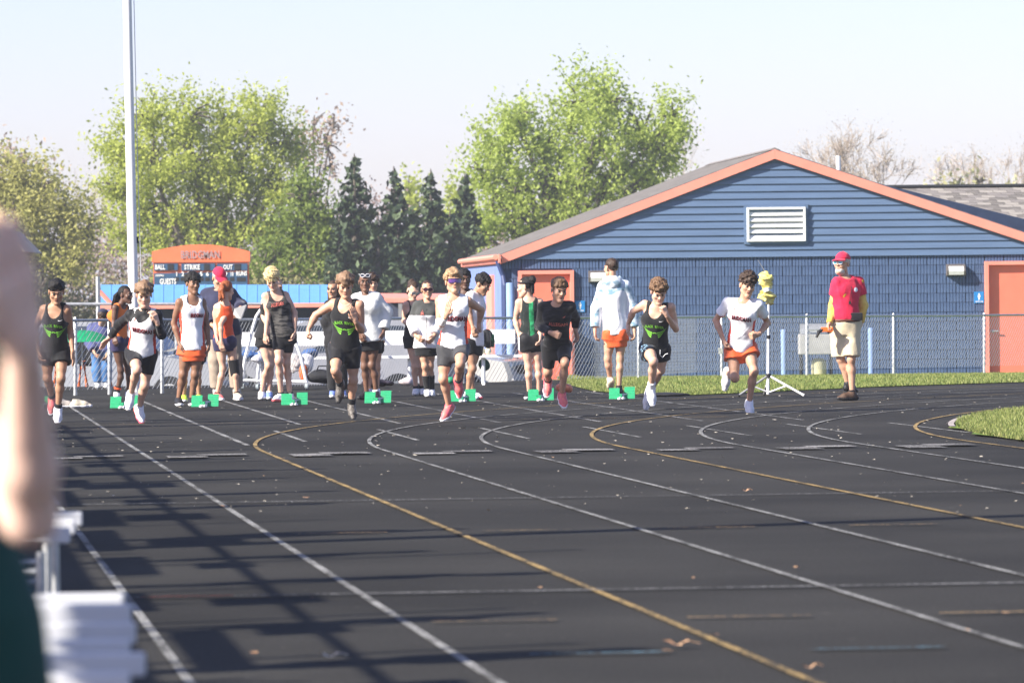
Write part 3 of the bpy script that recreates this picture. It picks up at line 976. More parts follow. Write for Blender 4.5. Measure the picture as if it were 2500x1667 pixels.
for k in range(0, 8):
    o = OFF1 + LW * (k - 1)
    V = []; F = []
    for q, (a, b, w0) in enumerate(((.14, .46, .30), (.40, .80, .22))):     # worn zone marks, one per lane
        pts = [so(45.9 + q * .35, o + LW * x) for x in np.linspace(a, b, 10)]
        v, f = strip_pts(pts, (.62 - .2 * q) * (.6 + .8 * ((k * 7) % 5) / 5), GL * 3 + q * .004); n = len(V); V += v; F += [tuple(i + n for i in t) for t in f]
    sheet('zone_mark', V, F, M_ZONE)
    for s_, mm, oo in ((30.5, M_YFAINT, .35), (22.0, M_YFAINT, .30), (19.9, M_BLUEP, .45), (58.2, M_YFAINT, .2)):
        if k > 0: cross(s_, o + LW * oo - .22, o + LW * oo + .30, .05, mm)

# turf inside the bend and on the bank beyond the track
def blades(name, pts, h, m, w=.010):
    n = len(pts); pts = np.array(pts)
    a = RNG.uniform(0, 6.28, n); hh = h * RNG.uniform(.55, 1.25, n); ln = RNG.normal(0, .35, (n, 2)) * hh[:, None]
    V = np.zeros((n, 3, 3)); dx = np.stack([np.cos(a), np.sin(a)], 1) * w
    V[:, 0, :2] = pts[:, :2] - dx; V[:, 1, :2] = pts[:, :2] + dx; V[:, 2, :2] = pts[:, :2] + ln
    V[:, :2, 2] = pts[:, None, 2]; V[:, 2, 2] = pts[:, 2] + hh
    return tag(mesh_obj(name, V.reshape(-1, 3), np.arange(3 * n).reshape(n, 3), m, None, None, False), kind='stuff')
near = [(1360, 921), (1372, 930), (1384, 940), (1450, 956), (1551, 964), (1650, 967), (1800, 961), (1975, 953), (2150, 945), (2330, 939), (2500, 934), (2700, 926), (3000, 916)]
V = []; rows = 14
for i, (px, py) in enumerate(near):
    a = on_ground(px, py)[:2]; b = np.array([(a[0]) * 1.32 + .3, 109.5 if i > 0 else a[1] + 9])
    for r in range(rows):
        q = a + (b - a) * (r / (rows - 1)); V.append((q[0], q[1], gz(*q) + .012))
sheet('grass_bank', V, [(i * rows + r, (i + 1) * rows + r, (i + 1) * rows + r + 1, i * rows + r + 1) for i in range(len(near) - 1) for r in range(rows - 1)], M_TURF)
bank = np.array(V).reshape(len(near), rows, 3)
M_BLADE = leafmat("grass_blade", (.20, .265, .06), .30, .45, hue=(.34, .37, .13))
M_BLADE2 = leafmat("dry_grass_blade", (.30, .33, .08), .3, .45, hue=(.45, .44, .18))
pts = []
for _ in range(42000):
    i = RNG.integers(0, len(near) - 1); u, v = RNG.uniform(0, 1), RNG.uniform(0, 1) ** 1.5 * (rows - 2)
    r = int(v); v -= r
    pts.append((bank[i, r] * (1 - u) + bank[i + 1, r] * u) * (1 - v) + (bank[i, r + 1] * (1 - u) + bank[i + 1, r + 1] * u) * v)
blades('bank_grass', pts[:36000], .042, M_BLADE)
blades('dry_bank_grass', pts[36000:], .05, M_BLADE2)
RI = RAD - LW * 6 - .42
inner = [so(s, OFF1 + LW * 7 + .42) for s in np.linspace(-6, S0, 40)] + [arc_pt(RI, t) for t in np.linspace(.02, 2.4, 90)]
ctr = so(30, OFF1 + LW * 7 + 22)
inner = np.array(inner); wob = 1 + .0035 * np.sin(np.arange(len(inner)) * 1.7) + .002 * np.sin(np.arange(len(inner)) * 4.1)
inner = ctr + (inner - ctr) * wob[:, None]
sheet('infield', [(ctr[0], ctr[1], .02)] + [(x, y, .02) for x, y in inner], [(0, i + 1, i + 2) for i in range(len(inner) - 1)], M_TURF)
V, F = strip_pts([arc_pt(RI + .06, t) for t in np.linspace(.16, 1.2, 60)], .06, .030)
sheet('kerb', V, F, mat("kerb_concrete", (.34, .30, .28), .9, .25, 8))
pts = []
for _ in range(30000):
    t = RNG.uniform(-.12, .62); d = RNG.uniform(0, 1) ** 1.6 * 5.5
    q = arc_pt(RI - d, t) if t > 0 else so(S0 + t * 45, OFF1 + LW * 7 + .42 + d)
    pts.append((q[0], q[1], .02))
blades('infield_grass', pts[:20000], .050, M_BLADE)
blades('dry_infield_grass', pts[20000:], .045, M_BLADE2)

# ------------------------------------------------------------------ the blue building
M_BLUE = mat("blue_block_paint", (.064, .112, .225), .75, .16, 3, bump=.35, bscale=60, col2=(.085, .132, .24))
M_SIDING = mat("blue_siding_paint", (.096, .150, .250), .55, .10, 2.5, bump=.15, bscale=30, stretch=(.4, 2, 8))
M_MORTAR = mat("blue_mortar", (.055, .085, .165), .85, .1)
M_ORANGE = mat("orange_trim_paint", (.80, .27, .20), .55, .06, 3)
M_DOOR = mat("orange_door_paint", (.76, .19, .12), .5, .05, 3)
M_SHINGLE = mat("roof_shingle", (.12, .112, .104), .95, .22, 4, bump=.5, bscale=50, col2=(.19, .175, .16))
M_SHINGLE2 = mat("roof_shingle_pale", (.27, .25, .225), .95, .18, 5, bump=.5, bscale=50)
M_SHINGLE3 = mat("roof_shingle_dark", (.19, .175, .165), .95, .18, 5, bump=.5, bscale=50)
M_WHITE = mat("white_paint", (.80, .80, .79), .45, .04, 4)
M_DARK = mat("dark_inside", (.02, .022, .025), .8, .1)
M_STEEL = mat("galvanised_steel", (.45, .46, .46), .45, .15, 20, metal=.6)
M_GREY = mat("grey_metal", (.28, .28, .28), .5, .15, 6, metal=.3)
BY = 108.0
BO = at(1228, 935, BY); BO[2] = -.42
BA = math.radians(4.0)
bu = np.array([math.cos(BA), math.sin(BA), 0]); bv = np.array([-math.sin(BA), math.cos(BA), 0]); bz = np.array([0, 0, 1.0])
BM = np.stack([bu, bv, bz], 1)
def fac(px, py):                                            # pixel -> (x along the front, height) on the front wall
    d = ray(px, py); n = bv
    t = ((BO - CAMP) @ n) / (d @ n); q = CAMP + d * t - BO
    return float(q @ bu), float(q[2])
bld = empty('building', BO, 'low blue block building with orange rakes, orange doors and a white louvre in the gable', 'building')
bld.rotation_euler = (0, 0, BA)
BLEN = 12.0
pk = fac(1890, 366); el = fac(1226, 621); er = fac(2500, 569)
slopeR = (er[1] - pk[1]) / (er[0] - pk[0]); xr = 13.6
zr = pk[1] + slopeR * (xr - pk[0])
def zroof(x): return pk[1] + (pk[1] - el[1]) / (pk[0] - el[0]) * (x - pk[0]) if x < pk[0] else pk[1] + slopeR * (x - pk[0])
zb = (fac(1300, 637)[1] + fac(2400, 618)[1]) / 2
# front wall core and blocks
w = MB()
w.prism([(0, .055, 0), (xr, .055, 0), (xr, .055, zb), (pk[0], .055, pk[1] - .12), (.02, .055, zb)], (0, .2, 0)) if False else None
w.box((xr / 2, .16, zb / 2), (xr / 2, .10, zb / 2))
w.prism([(.05, .07, zb), (xr, .07, zb), (xr, .07, zroof(xr) - .15), (pk[0], .07, pk[1] - .15), (.05, .07, max(zb + .02, zroof(.05) - .12))], (0, .12, 0))
w.build('wall', M_MORTAR, bld)
w = MB(); w.box((.10, BLEN / 2 + .27, zb / 2 + .02), (.10, BLEN / 2 - .01, zb / 2)); w.build('side_wall', mat("blue_wall_paint", (.15, .21, .44), .7, .12, 2.5, bump=.2), bld)
dl = (fac(1264, 661), fac(1400, 661)); dr = (fac(2403, 638), fac(2540, 634))
doors = [(dl[0][0], dl[1][0], dl[0][1]), (dr[0][0], dr[0][0] + dl[1][0] - dl[0][0] + .06, dr[0][1])]
bh, bw = .192, .395
blk = MB()
n = 6
for i in range(n):                                          # one ribbed block face, shared by every block
    x0 = -bw / 2 + .006 + i * (bw - .012) / n
    x1 = x0 + (bw - .012) / n
    blk.add([(x0, .03, -bh / 2 + .005), (x0 + .008, 0, -bh / 2 + .005), (x1 - .008, 0, -bh / 2 + .005), (x1, .03, -bh / 2 + .005), (x0, .03, bh / 2 - .005), (x0 + .008, 0, bh / 2 - .005), (x1 - .008, 0, bh / 2 - .005), (x1, .03, bh / 2 - .005)],
            [(0, 1, 5, 4), (1, 2, 6, 5), (2, 3, 7, 6), (4, 5, 6, 7), (3, 2, 1, 0)])
proto = blk.build('block', M_BLUE, bld); first = True; cnt = 0
rest = MB()
r = 0; z = zb - bh / 2 - .004
while z > .05:
    x = bw / 2 + (bw / 2 if r % 2 else 0) + .004
    while x < 11.6:
        l_, r_ = x - bw / 2, x + bw / 2
        for a, b, t in doors:
            if z < t + .02:
                if l_ < a + .03 < r_: r_ = a + .03
                if l_ < b - .03 < r_: l_ = b - .03
        inside = any(a < (l_ + r_) / 2 < b and z < t + .02 for a, b, t in doors) or r_ - l_ < .03
        if not inside:
            f_ = (r_ - l_) / bw; xm = (l_ + r_) / 2
            if cnt < 300 and z > .35:
                o = proto if first else bpy.data.objects.new('block', proto.data)
                if not first: C.objects.link(o); o.parent = bld
                first = False; o.location = (xm, 0, z); o.scale = (f_, 1, 1); cnt += 1
            else: rest.add([(a * f_ + xm, b, c + z) for a, b, c in blk.v], blk.f)
        x += bw
    z -= bh; r += 1
ob = rest.build('blocks_low', M_BLUE, bld); ob.name = 'lower_blocks'; ob['kind'] = 'stuff'
# lap siding in the gable
nb = 14; hb = (pk[1] - .10 - zb) / nb
for i in range(nb):
    z0, z1 = zb + i * hb, zb + (i + 1) * hb + .02
    def xl(z): return max(-.02, pk[0] - (pk[1] - .14 - z) / ((pk[1] - el[1]) / (pk[0] - el[0])))
    def xrr(z): return min(xr, pk[0] + (pk[1] - .14 - z) / -slopeR)
    a0, a1, b0, b1 = xl(z0), xl(z1), xrr(z0), xrr(z1)
    if a1 > b1: a1 = b1 = (a1 + b1) / 2
    y0, y1 = -.045, -.012
    m_ = MB(); m_.add([(a0, y0, z0), (b0, y0, z0), (b1, y1, z1), (a1, y1, z1), (a0, .06, z0), (b0, .06, z0), (b1, .06, z1), (a1, .06, z1)], [(0, 1, 2, 3), (0, 4, 5, 1), (3, 2, 6, 7), (0, 3, 7, 4), (1, 5, 6, 2), (4, 7, 6, 5)])
    m_.build('siding_board', M_SIDING, bld)
# roof, rakes, eave fascia
ov, xo = -.09, el[0] - .02
tl = lambda x, y, d=0.0: (x, y, zroof(x) + d)
rf = MB()
rf.add([tl(xo - .03, ov, .02), tl(pk[0], ov, .02), tl(pk[0], BLEN + .3, .02), tl(xo - .03, BLEN + .3, .02), tl(xo - .03, ov, -.03), tl(pk[0], ov, -.03), tl(pk[0], BLEN + .3, -.03), tl(xo - .03, BLEN + .3, -.03)], [(0, 1, 2, 3), (7, 6, 5, 4), (0, 4, 5, 1), (3, 2, 6, 7), (0, 3, 7, 4)])
rf.add([tl(pk[0] + .001, ov, .02), tl(xr, ov, .02), tl(xr, BLEN + .3, .02), tl(pk[0] + .001, BLEN + .3, .02), tl(pk[0] + .001, ov, -.03), tl(xr, ov, -.03), tl(xr, BLEN + .3, -.03), tl(pk[0] + .001, BLEN + .3, -.03)], [(0, 1, 2, 3), (7, 6, 5, 4), (0, 4, 5, 1), (3, 2, 6, 7), (1, 5, 6, 2)])
roof = rf.build('roof', M_SHINGLE, bld)
cpm = MB(); cpm.prism([(pk[0] - .13, ov - .01, pk[1] - .015), (pk[0], ov - .01, pk[1] + .045), (pk[0] + .13, ov - .01, pk[1] - .01)], (0, BLEN + .3, 0)); cpm.build('ridge_cap', M_SHINGLE3, roof)
def rake(x0, x1, name):
    r_ = MB(); h = .185
    r_.add([tl(x0, ov - .03, .0), tl(x1, ov - .03, .0), tl(x1, ov - .03, -h), tl(x0, ov - .03, -h), tl(x0, ov + .01, .0), tl(x1, ov + .01, .0), tl(x1, ov + .01, -h), tl(x0, ov + .01, -h)], [(0, 3, 2, 1), (4, 5, 6, 7), (0, 1, 5, 4), (3, 7, 6, 2), (0, 4, 7, 3), (1, 2, 6, 5)])
    r_.add([tl(x0, ov + .012, -.035), tl(x1, ov + .012, -.035), tl(x1, .05, -.035), tl(x0, .05, -.035)], [(0, 1, 2, 3)])
    r_.build(name, M_ORANGE, bld)
rake(xo, pk[0] - .001, 'rake_board'); rake(pk[0] + .001, xr, 'rake_board')
fs = MB(); zf = zroof(xo)
fs.box((xo - .05, BLEN / 2 + ov / 2 + .1, zf - .08), (.02, BLEN / 2 + .3, .085)); fs.box((xo / 2 - .03, BLEN / 2 + ov / 2 + .1, zf - .175), (abs(xo) / 2, BLEN / 2 + .3, .012))
fs.build('fascia', M_ORANGE, bld)
gt = MB(); gt.tube([(xo - .12, ov - .02, zf - .05), (xo - .12, BLEN, zf - .05)], .055, 8); gt.build('gutter', M_ORANGE, bld)
dp = MB(); dp.tube([(xo - .08, ov + .05, zf - .12), (.02, -.02, zf - .42), (.05, -.09, zf - .62), (.05, -.09, .0)], .05, 8); dp.build('downspout', mat("navy_paint", (.035, .055, .15), .5, .1), bld)
# doors
for i, (a, b, t) in enumerate(doors):
    fr = MB(); q = .075
    fr.box(((a + q / 2), -.01, t / 2), (q / 2, .075, t / 2)); fr.box(((b - q / 2), -.01, t / 2), (q / 2, .075, t / 2)); fr.box(((a + b) / 2, -.01, t - q / 2), ((b - a) / 2 - q, .075, q / 2))
    f_ = fr.build('door_frame', M_ORANGE, bld)
    d_ = MB(); d_.bbox(((a + b) / 2, .05, t / 2 - q / 2), ((b - a) / 2 - q, .02, t / 2 - q / 2), .004); dd = d_.build('door', M_DOOR, bld)
    h_ = MB(); h_.tube([(a + q + .09, .03, .98), (a + q + .09, -.03, .98), (a + q + .20, -.035, .98)], .014, 8); h_.ball((a + q + .09, .026, .98), (.035, .008, .035)); h_.build('handle', M_STEEL, dd, True)
sdr = MB(); sdr.box((-.02, 3.2, 1.12), (.04, .9, 1.12)); sdr.build('side_door', M_ORANGE, bld)
# louvre
la, lb = fac(1822, 507), fac(1966, 589)
cx, cz, hx_, hz_ = (la[0] + lb[0]) / 2, (la[1] + lb[1]) / 2, abs(lb[0] - la[0]) / 2, abs(la[1] - lb[1]) / 2
lv = empty('louvre', (0, 0, 0), None, None); lv.parent = bld
fm = MB(); q = .045
for sx in (-1, 1): fm.bbox((cx + sx * (hx_ - q / 2), -.07, cz), (q / 2, .045, hz_), .006)
for sz in (-1, 1): fm.bbox((cx, -.07, cz + sz * (hz_ - q / 2)), (hx_ - q, .044, q / 2), .006)
fm.build('louvre_frame', M_WHITE, lv)
bk = MB(); bk.box((cx, -.022, cz), (hx_ - q, .004, hz_ - q)); bk.build('louvre_back', mat("louvre_shadow", (.30, .32, .33), .6, .1), lv)
for i in range(5):
    zz = cz - hz_ + q + .06 + i * (2 * hz_ - 2 * q - .02) / 5
    s_ = MB(); s_.add([(cx - hx_ + q, -.095, zz - .045), (cx + hx_ - q, -.095, zz - .045), (cx + hx_ - q, -.03, zz + .045), (cx - hx_ + q, -.03, zz + .045), (cx - hx_ + q, -.089, zz - .055), (cx + hx_ - q, -.089, zz - .055), (cx + hx_ - q, -.024, zz + .035), (cx - hx_ + q, -.024, zz + .035)], [(0, 1, 2, 3), (4, 7, 6, 5), (0, 4, 5, 1), (3, 2, 6, 7)])
    s_.build('louvre_slat', M_WHITE, lv)
tr = MB()
for sx in (-1, 1): tr.box((cx + sx * (hx_ + .03), -.045, cz), (.028, .02, hz_ + .055))
for sz in (-1, 1): tr.box((cx, -.045, cz + sz * (hz_ + .03)), (hx_, .02, .026))
tr.build('louvre_trim', M_SIDING, bld)
# vent pipe through the far slope
vp = fac(2051, 415); vt = fac(2051, 384)
v_ = MB(); v_.tube([(vp[0] + .1, 1.0, zroof(vp[0]) - .05), (vp[0] + .1, 1.0, vt[1] + .05)], .05, 10); v_.build('vent_pipe', M_WHITE, roof, True)
# cross wing behind, its roof slope laid in shingles
wx0, wx1 = fac(2224, 470)[0], 16.5
ridge = fac(2300, 458)
wy0, wy1, wz1 = 3.0, 6.5, ridge[1] + .12
slope = .42
wg = MB(); wz0 = wz1 - slope * (wy1 - wy0)
wg.add([(wx0 - 1.2, wy1, wz1), (wx1, wy1, wz1), (wx1, wy0, wz0), (wx0 - 1.2, wy0, wz0), (wx0 - 1.2, wy1, wz1 - .06), (wx1, wy1, wz1 - .06), (wx1, wy0, wz0 - .06), (wx0 - 1.2, wy0, wz0 - .06)], [(0, 3, 2, 1), (4, 5, 6, 7), (0, 1, 5, 4), (3, 7, 6, 2)])
wing = wg.build('wing_roof', M_SHINGLE3, bld)
rc = MB(); rc.tube([(wx0 - 1.2, wy1, wz1 + .03), (wx1, wy1, wz1 + .03)], .05, 6); rc.build('ridge_cap', M_DARK, wing)
sn = np.array([0, -slope, 1]) / math.hypot(1, slope)
sh0 = MB(); sh0.add([(-.145, -.085, .006), (.145, -.085, .006), (.145, .085, .001), (-.145, .085, .001), (-.145, -.085, 0), (.145, -.085, 0)], [(0, 1, 2, 3), (0, 4, 5, 1)])
protos = [sh0.build('shingle', mm, wing) for mm in (M_SHINGLE, M_SHINGLE2, M_SHINGLE3)]
used = [False] * 3
ang = math.atan(slope); cnt = 0
for rr in range(26):
    for cc in range(34):
        x = wx0 - .9 + cc * .30 + (rr % 2) * .15
        y = wy1 - .09 - rr * .13
        if x > 12.6 or y < wy0 + .05: continue
        if zroof(x) > wz1 - slope * (wy1 - y) + .05 and False: continue
        k_ = int(RNG.integers(0, 3)); cnt += 1
        if cnt > 297: continue
        o = protos[k_] if not used[k_] else bpy.data.objects.new('shingle', protos[k_].data)
        if used[k_]: C.objects.link(o); o.parent = wing
        used[k_] = True
        o.location = (x, y, wz1 - slope * (wy1 - y) + .006); o.rotation_euler = (ang, 0, 0)
# wall lamps and door signs: they hang on the wall, so they are things
def wall_lamp(px, py, label):
    x, z = fac(px, py); q = BO + bu * x + bv * (-.005) + bz * z
    e = empty('wall_lamp', q, label, 'wall lamp', 'lamps on the blue wall'); e.rotation_euler = (0, 0, BA)
    b = MB(); b.add([(-.19, -.10, .10), (.19, -.10, .10), (.19, 0, .12), (-.19, 0, .12), (-.19, -.16, -.02), (.19, -.16, -.02), (.19, 0, -.12), (-.19, 0, -.12), (-.19, -.14, -.11), (.19, -.14, -.11)],
                    [(0, 1, 2, 3), (0, 4, 5, 1), (8, 7, 6, 9), (0, 3, 7, 8, 4), (1, 5, 9, 6, 2), (2, 6, 7, 3), (4, 8, 9, 5)])
    b.build('housing', mat("lamp_bronze", (.16, .14, .13), .45, .1, metal=.3), e)
    l = MB(); l.add([(-.155, -.120, .075), (.155, -.120, .075), (.155, -.168, -.025), (-.155, -.168, -.025), (-.155, -.150, -.100), (.155, -.150, -.100)], [(0, 1, 2, 3), (3, 2, 5, 4)])
    l.build('lens', mat("lamp_lens", (.62, .62, .60), .25, .08, spec=.6), e)
wall_lamp(1459, 675, 'boxy wall lamp between the near corner door and the hooded spectator')
wall_lamp(2332, 659, 'boxy wall lamp high on the wall beside the large orange door at the frame edge')
def wall_sign(px, py, label):
    x, z = fac(px, py); q = BO + bu * x + bv * (-.012) + bz * z
    e = empty('restroom_sign', q, label, 'sign', 'blue restroom signs'); e.rotation_euler = (0, 0, BA)
    b = MB(); b.bbox((0, 0, 0), (.10, .006, .115), .004); b.build('plate', mat("sign_blue", (.02, .20, .50), .4, .05), e)
    p_ = MB(); n = 10
    p_.prism([(.016 * math.cos(a), -.0075, .070 + .016 * math.sin(a)) for a in np.linspace(0, 6.28, n, False)], (0, -.002, 0))
    p_.prism([(-.026, -.0075, .048), (.026, -.0075, .048), (.024, -.0075, .0), (.014, -.0075, .0), (.012, -.0075, -.052), (-.012, -.0075, -.052), (-.014, -.0075, .0), (-.024, -.0075, .0)], (0, -.002, 0))
    p_.build('pictogram', M_WHITE, e)
    V, F = TEXTS["RESTROOM"]; mesh_obj('lettering', [(a * .15, -.0085, -.085 + b_ * .028) for a, b_, _ in V], F, M_WHITE, e, None, False)
wall_sign(1416, 748, 'small blue restroom sign beside the orange door near the building corner')
wall_sign(2390, 726, 'small blue restroom sign under a wall lamp, beside the orange door at the frame edge')
# posts, grill
M_BOLL = mat("pale_blue_paint", (.20, .30, .52), .6, .12, 4)
def bollard(px, py0, py1, Y, label, r=.06):
    a = at(px, py1, Y); b = at(px, py0, Y); a[2] = gz(a[0], a[1]) - .02
    m_ = MB(); m_.tube([a, (a[0], a[1], b[2] - .02), (a[0], a[1], b[2])], [r, r, r * .8], 12); o = m_.build('bollard', M_BOLL, None, True)
    tag(o, label, 'bollard', 'pale blue posts along the wall')
bollard(1248, 690, 930, 107.2, 'tall pale blue post at the corner of the blue building', .085)
bollard(1914, 804, 903, 106.5, 'short pale blue bollard behind the fence between the tripod and the metal grill')
bollard(2127, 800, 897, 106.5, 'short pale blue bollard behind the fence beside the man in the red polo')
gp = at(1992, 900, 105.5); gp[2] = gz(gp[0], gp[1])
gr = empty('grill', gp, 'grey metal barbecue grill on legs behind the fence', 'grill')
b = MB(); b.bbox((0, 0, .64), (.34, .26, .20), .02); b.build('firebox', mat("grill_grey", (.42, .41, .40), .5, .15, 5, metal=.2), gr)
l = MB(); l.prism([(-.30, .26 * math.cos(a), .845 + .20 * math.sin(a)) for a in np.linspace(0, math.pi, 9)], (.60, 0, 0)); ll = l.build('grill_lid', M_STEEL, gr)
h = MB(); h.tube([(-.2, -.27, .93), (-.2, -.31, .93), (.2, -.31, .93), (.2, -.27, .93)], .012, 6); h.build('handle', M_STEEL, ll)
for sx in (-1, 1):
    for sy in (-1, 1):
        g_ = MB(); g_.tube([(sx * .30, sy * .22, .44), (sx * .30, sy * .22, 0)], .022, 6); g_.build('leg', M_DARK, gr)
t_ = MB(); t_.tube([(.06, 0, .02), (.06, 0, .05), (.06, 0, .30), (.06, 0, .36)], [.12, .15, .15, .08], 12); t_.build('gas_bottle', mat("bottle_tan", (.45, .42, .26), .5, .1), gr, True)
s_ = MB(); s_.box((.52, 0, .70), (.17, .22, .012)); s_.build('side_shelf', M_GREY, gr)

# ------------------------------------------------------------------ chain-link fence along the end of the track
fpx = [(-200, 786, 958, 75.5), (60, 784, 953, 76.2), (200, 782, 951, 77), (400, 781, 948, 78), (700, 780, 943, 80.5), (1000, 777, 935, 84), (1250, 776, 930, 85.5), (1450, 775, 925, 87), (1700, 773, 909, 94.5), (1970, 772, 903, 98.5), (2100, 771, 900, 100.5), (2350, 770, 895, 103.6), (2560, 768, 890, 106.2)]
FB = [at(x, b, Y) for x, t, b, Y in fpx]; FT = [at(x, t, Y) for x, t, b, Y in fpx]
def fence_pt(px):
    xs = [q[0] for q in fpx]; i = min(max(np.searchsorted(xs, px) - 1, 0), len(xs) - 2); t = (px - xs[i]) / (xs[i + 1] - xs[i])
    return FB[i] + (FB[i + 1] - FB[i]) * t, FT[i] + (FT[i + 1] - FT[i]) * t
fe = empty('chain_link_fence', FB[6], 'long galvanised chain link fence behind the starting line', 'fence')
fo = np.array(FB[6])
rl = MB(); rl.tube([q - fo for q in FT], .021, 8); rl.build('top_rail', M_STEEL, fe, True)
for px in (60, 183, 266, 395, 640, 900, 1130, 1340, 1554, 1760, 1970, 2180, 2402):
    a, b = fence_pt(px); p_ = MB(); a[2] = gz(a[0], a[1]) - .05
    p_.tube([a - fo + (0, .03, 0), b - fo + (0, .03, .02), b - fo + (0, .03, .05)], [.028, .028, .012], 8); p_.build('fence_post', M_STEEL, fe, True)
wm = MB()
L = np.concatenate([[0], np.cumsum([np.linalg.norm((FB[i + 1] - FB[i])[:2]) for i in range(len(FB) - 1)])])
def falong(s, h):
    i = min(max(np.searchsorted(L, s) - 1, 0), len(L) - 2); t = (s - L[i]) / (L[i + 1] - L[i])
    a = FB[i] + (FB[i + 1] - FB[i]) * t; b = FT[i] + (FT[i + 1] - FT[i]) * t
    return a + (b - a) * h - fo
s = 0.0; pitch = .085; V = []; F = []
HF = 1.0; rw = .0028
while s < L[-1]:
    for dr_ in (1, -1):
        pts = []
        for q in range(5):
            h = q / 4; ss = s + dr_ * h * HF * .8
            if ss < 0 or ss > L[-1]: continue
            pts.append(falong(ss, h))
        if len(pts) < 2: continue
        n0 = len(V); rw = .0031 if dr_ > 0 else .0014
        for q_ in pts:
            V += [q_ + (rw, 0, -rw), q_ + (-rw, 0, rw), q_ + (0, rw, 0)]
        for q in range(len(pts) - 1):
            a = n0 + q * 3
            F += [(a, a + 1, a + 4, a + 3), (a + 1, a + 2, a + 5, a + 4), (a + 2, a, a + 3, a + 5)]
    s += pitch
o = mesh_obj('wire_mesh', V, F, mat("fence_wire", (.44, .45, .45), .45, .1, 30, metal=.35), fe, None, False); o['kind'] = 'stuff'
pl = fence_pt(1757); q = (pl[0] + pl[1]) / 2 + (0, -.02, -.12)
b = MB(); b.bbox((0, 0, 0), (.04, .006, .055), .004); o = b.build('fence_tag', mat("tag_grey", (.35, .36, .33), .6, .3, 30), None); o.location = [float(v) for v in q]
tag(o, 'small weathered metal tag wired on the chain link fence', 'tag')
# taller ballfield fence behind
a0, a1 = at(120, 742, 92), at(640, 742, 92); pb = at(239, 675, 92)
tf = empty('ballfield_fence', (a0[0], a0[1], gz(a0[0], a0[1])), 'taller thin pipe fence of the ball field behind the braided girl', 'fence')
r0 = np.array(tf.location)
r_ = MB(); r_.tube([a0 - r0, a1 - r0], .025, 8); r_.build('top_rail', M_STEEL, tf)
for px in (120, 239, 430, 640):
    q = at(px, 742, 92); top = pb[2] if px == 239 else q[2]
    p_ = MB(); p_.tube([(q[0] - r0[0], .04, 0), (q[0] - r0[0], .04, top - r0[2])], .038, 8); p_.build('fence_post', M_STEEL, tf, True)

# flagpole
fp0, fp1 = at(325, 760, 76), at(309, -60, 76); fp0[2] = 0
dpole = (fp1 - fp0); base = np.array([fp0[0] + .02, 76, 0])
fl = empty('flagpole', base, 'tall white flagpole rising out of the top of the frame', 'flagpole')
m_ = MB(); top = fp1 + dpole * .25
m_.tube([np.zeros(3), (fp1 - base) * .6, top - base], [.075, .066, .058], 16); m_.build('pole', M_WHITE, fl, True)
m_ = MB(); m_.tube([np.array([.11, -.02, 1.0]), (fp1 - base) * .6 + (.10, 0, 0), top - base + (.09, 0, 0)], .006, 5); m_.build('halyard', mat("rope", (.55, .56, .58), .8, .1), fl)
cz_ = at(334, 586, 76); m_ = MB(); m_.box(cz_ - base, (.022, .02, .045)); m_.build('cleat', M_DARK, fl)
m_ = MB(); m_.tube([(0, 0, 0), (0, 0, .06)], [.14, .10], 16); m_.build('collar', M_STEEL, fl)

# scoreboard
M_SBO = mat("scoreboard_orange", (.74, .17, .075), .5, .08, 2); M_SBN = mat("scoreboard_navy", (.035, .085, .16), .5, .1, 2)
M_LET = mat("scoreboard_white", (.78, .78, .74), .5, .04); M_LETG = mat("scoreboard_grey_letter", (.30, .22, .22), .6, .1)
SY = 150.0; sc0 = at(490, 740, SY); sc0[2] = gz(*sc0[:2])
sb = empty('scoreboard', sc0, 'orange arched ball field scoreboard with navy panels behind the dugout roof', 'scoreboard')
def sbp(px, py, dy=0.0): q = at(px, py, SY + dy) - sc0; return q
def sbox(x0, y0, x1, y1, y, th, m, name, par=sb):
    a, b = sbp(x0, y0), sbp(x1, y1); q = MB(); q.box(((a[0] + b[0]) / 2, y, (a[2] + b[2]) / 2), (abs(b[0] - a[0]) / 2, th, abs(a[2] - b[2]) / 2)); return q.build(name, m, par)
hd = MB(); pts = []
for t in np.linspace(0, 1, 15):
    px = 371 + (610 - 371) * t; py = 624 - 27 * math.sin(math.pi * (.12 + .76 * t)) / 1.0 * 1.0 + 10 * 0
    pts.append(sbp(px, py) * (1, 0, 1))
pts += [sbp(610, 639) * (1, 0, 1), sbp(371, 641) * (1, 0, 1)]
hd.prism(pts, (0, .25, 0)); hdo = hd.build('header', M_SBO, sb)
def sbtext(t, x0, y0, x1, y1, m, par, y=-.03):
    a, b = sbp(x0, y0), sbp(x1, y1); V, F = TEXTS[t]
    mesh_obj('lettering', [((a[0] + b[0]) / 2 + u * (b[0] - a[0]), y, (a[2] + b[2]) / 2 + v * (a[2] - b[2])) for u, v, _ in V], F, m, par, None, False)
sbtext("BRIDGMAN", 442, 612, 536, 631, M_LETG, hdo)
sbox(374, 641, 608, 700, .12, .08, M_SBO, 'cabinet')
for (x0, x1, t, tx0, tx1, dx) in ((376, 434, "BALL", 379, 403, (409, 424)), (442, 525, "STRIKE", 450, 488, (498, 512)), (530, 604, "OUT", 545, 568, (572, 588))):
    pn = sbox(x0, 644, x1, 660, .02, .03, M_SBN, 'panel'); sbtext(t, tx0, 646, tx1, 658, M_LET, pn)
    sbox(dx[0], 644.5, dx[1], 659.5, -.015, .006, M_DARK, 'digit_window', pn)
pn = sbox(376, 667, 604, 700, .02, .03, M_SBN, 'panel')
sbtext("INNING", 380, 670, 400, 675, M_LET, pn)
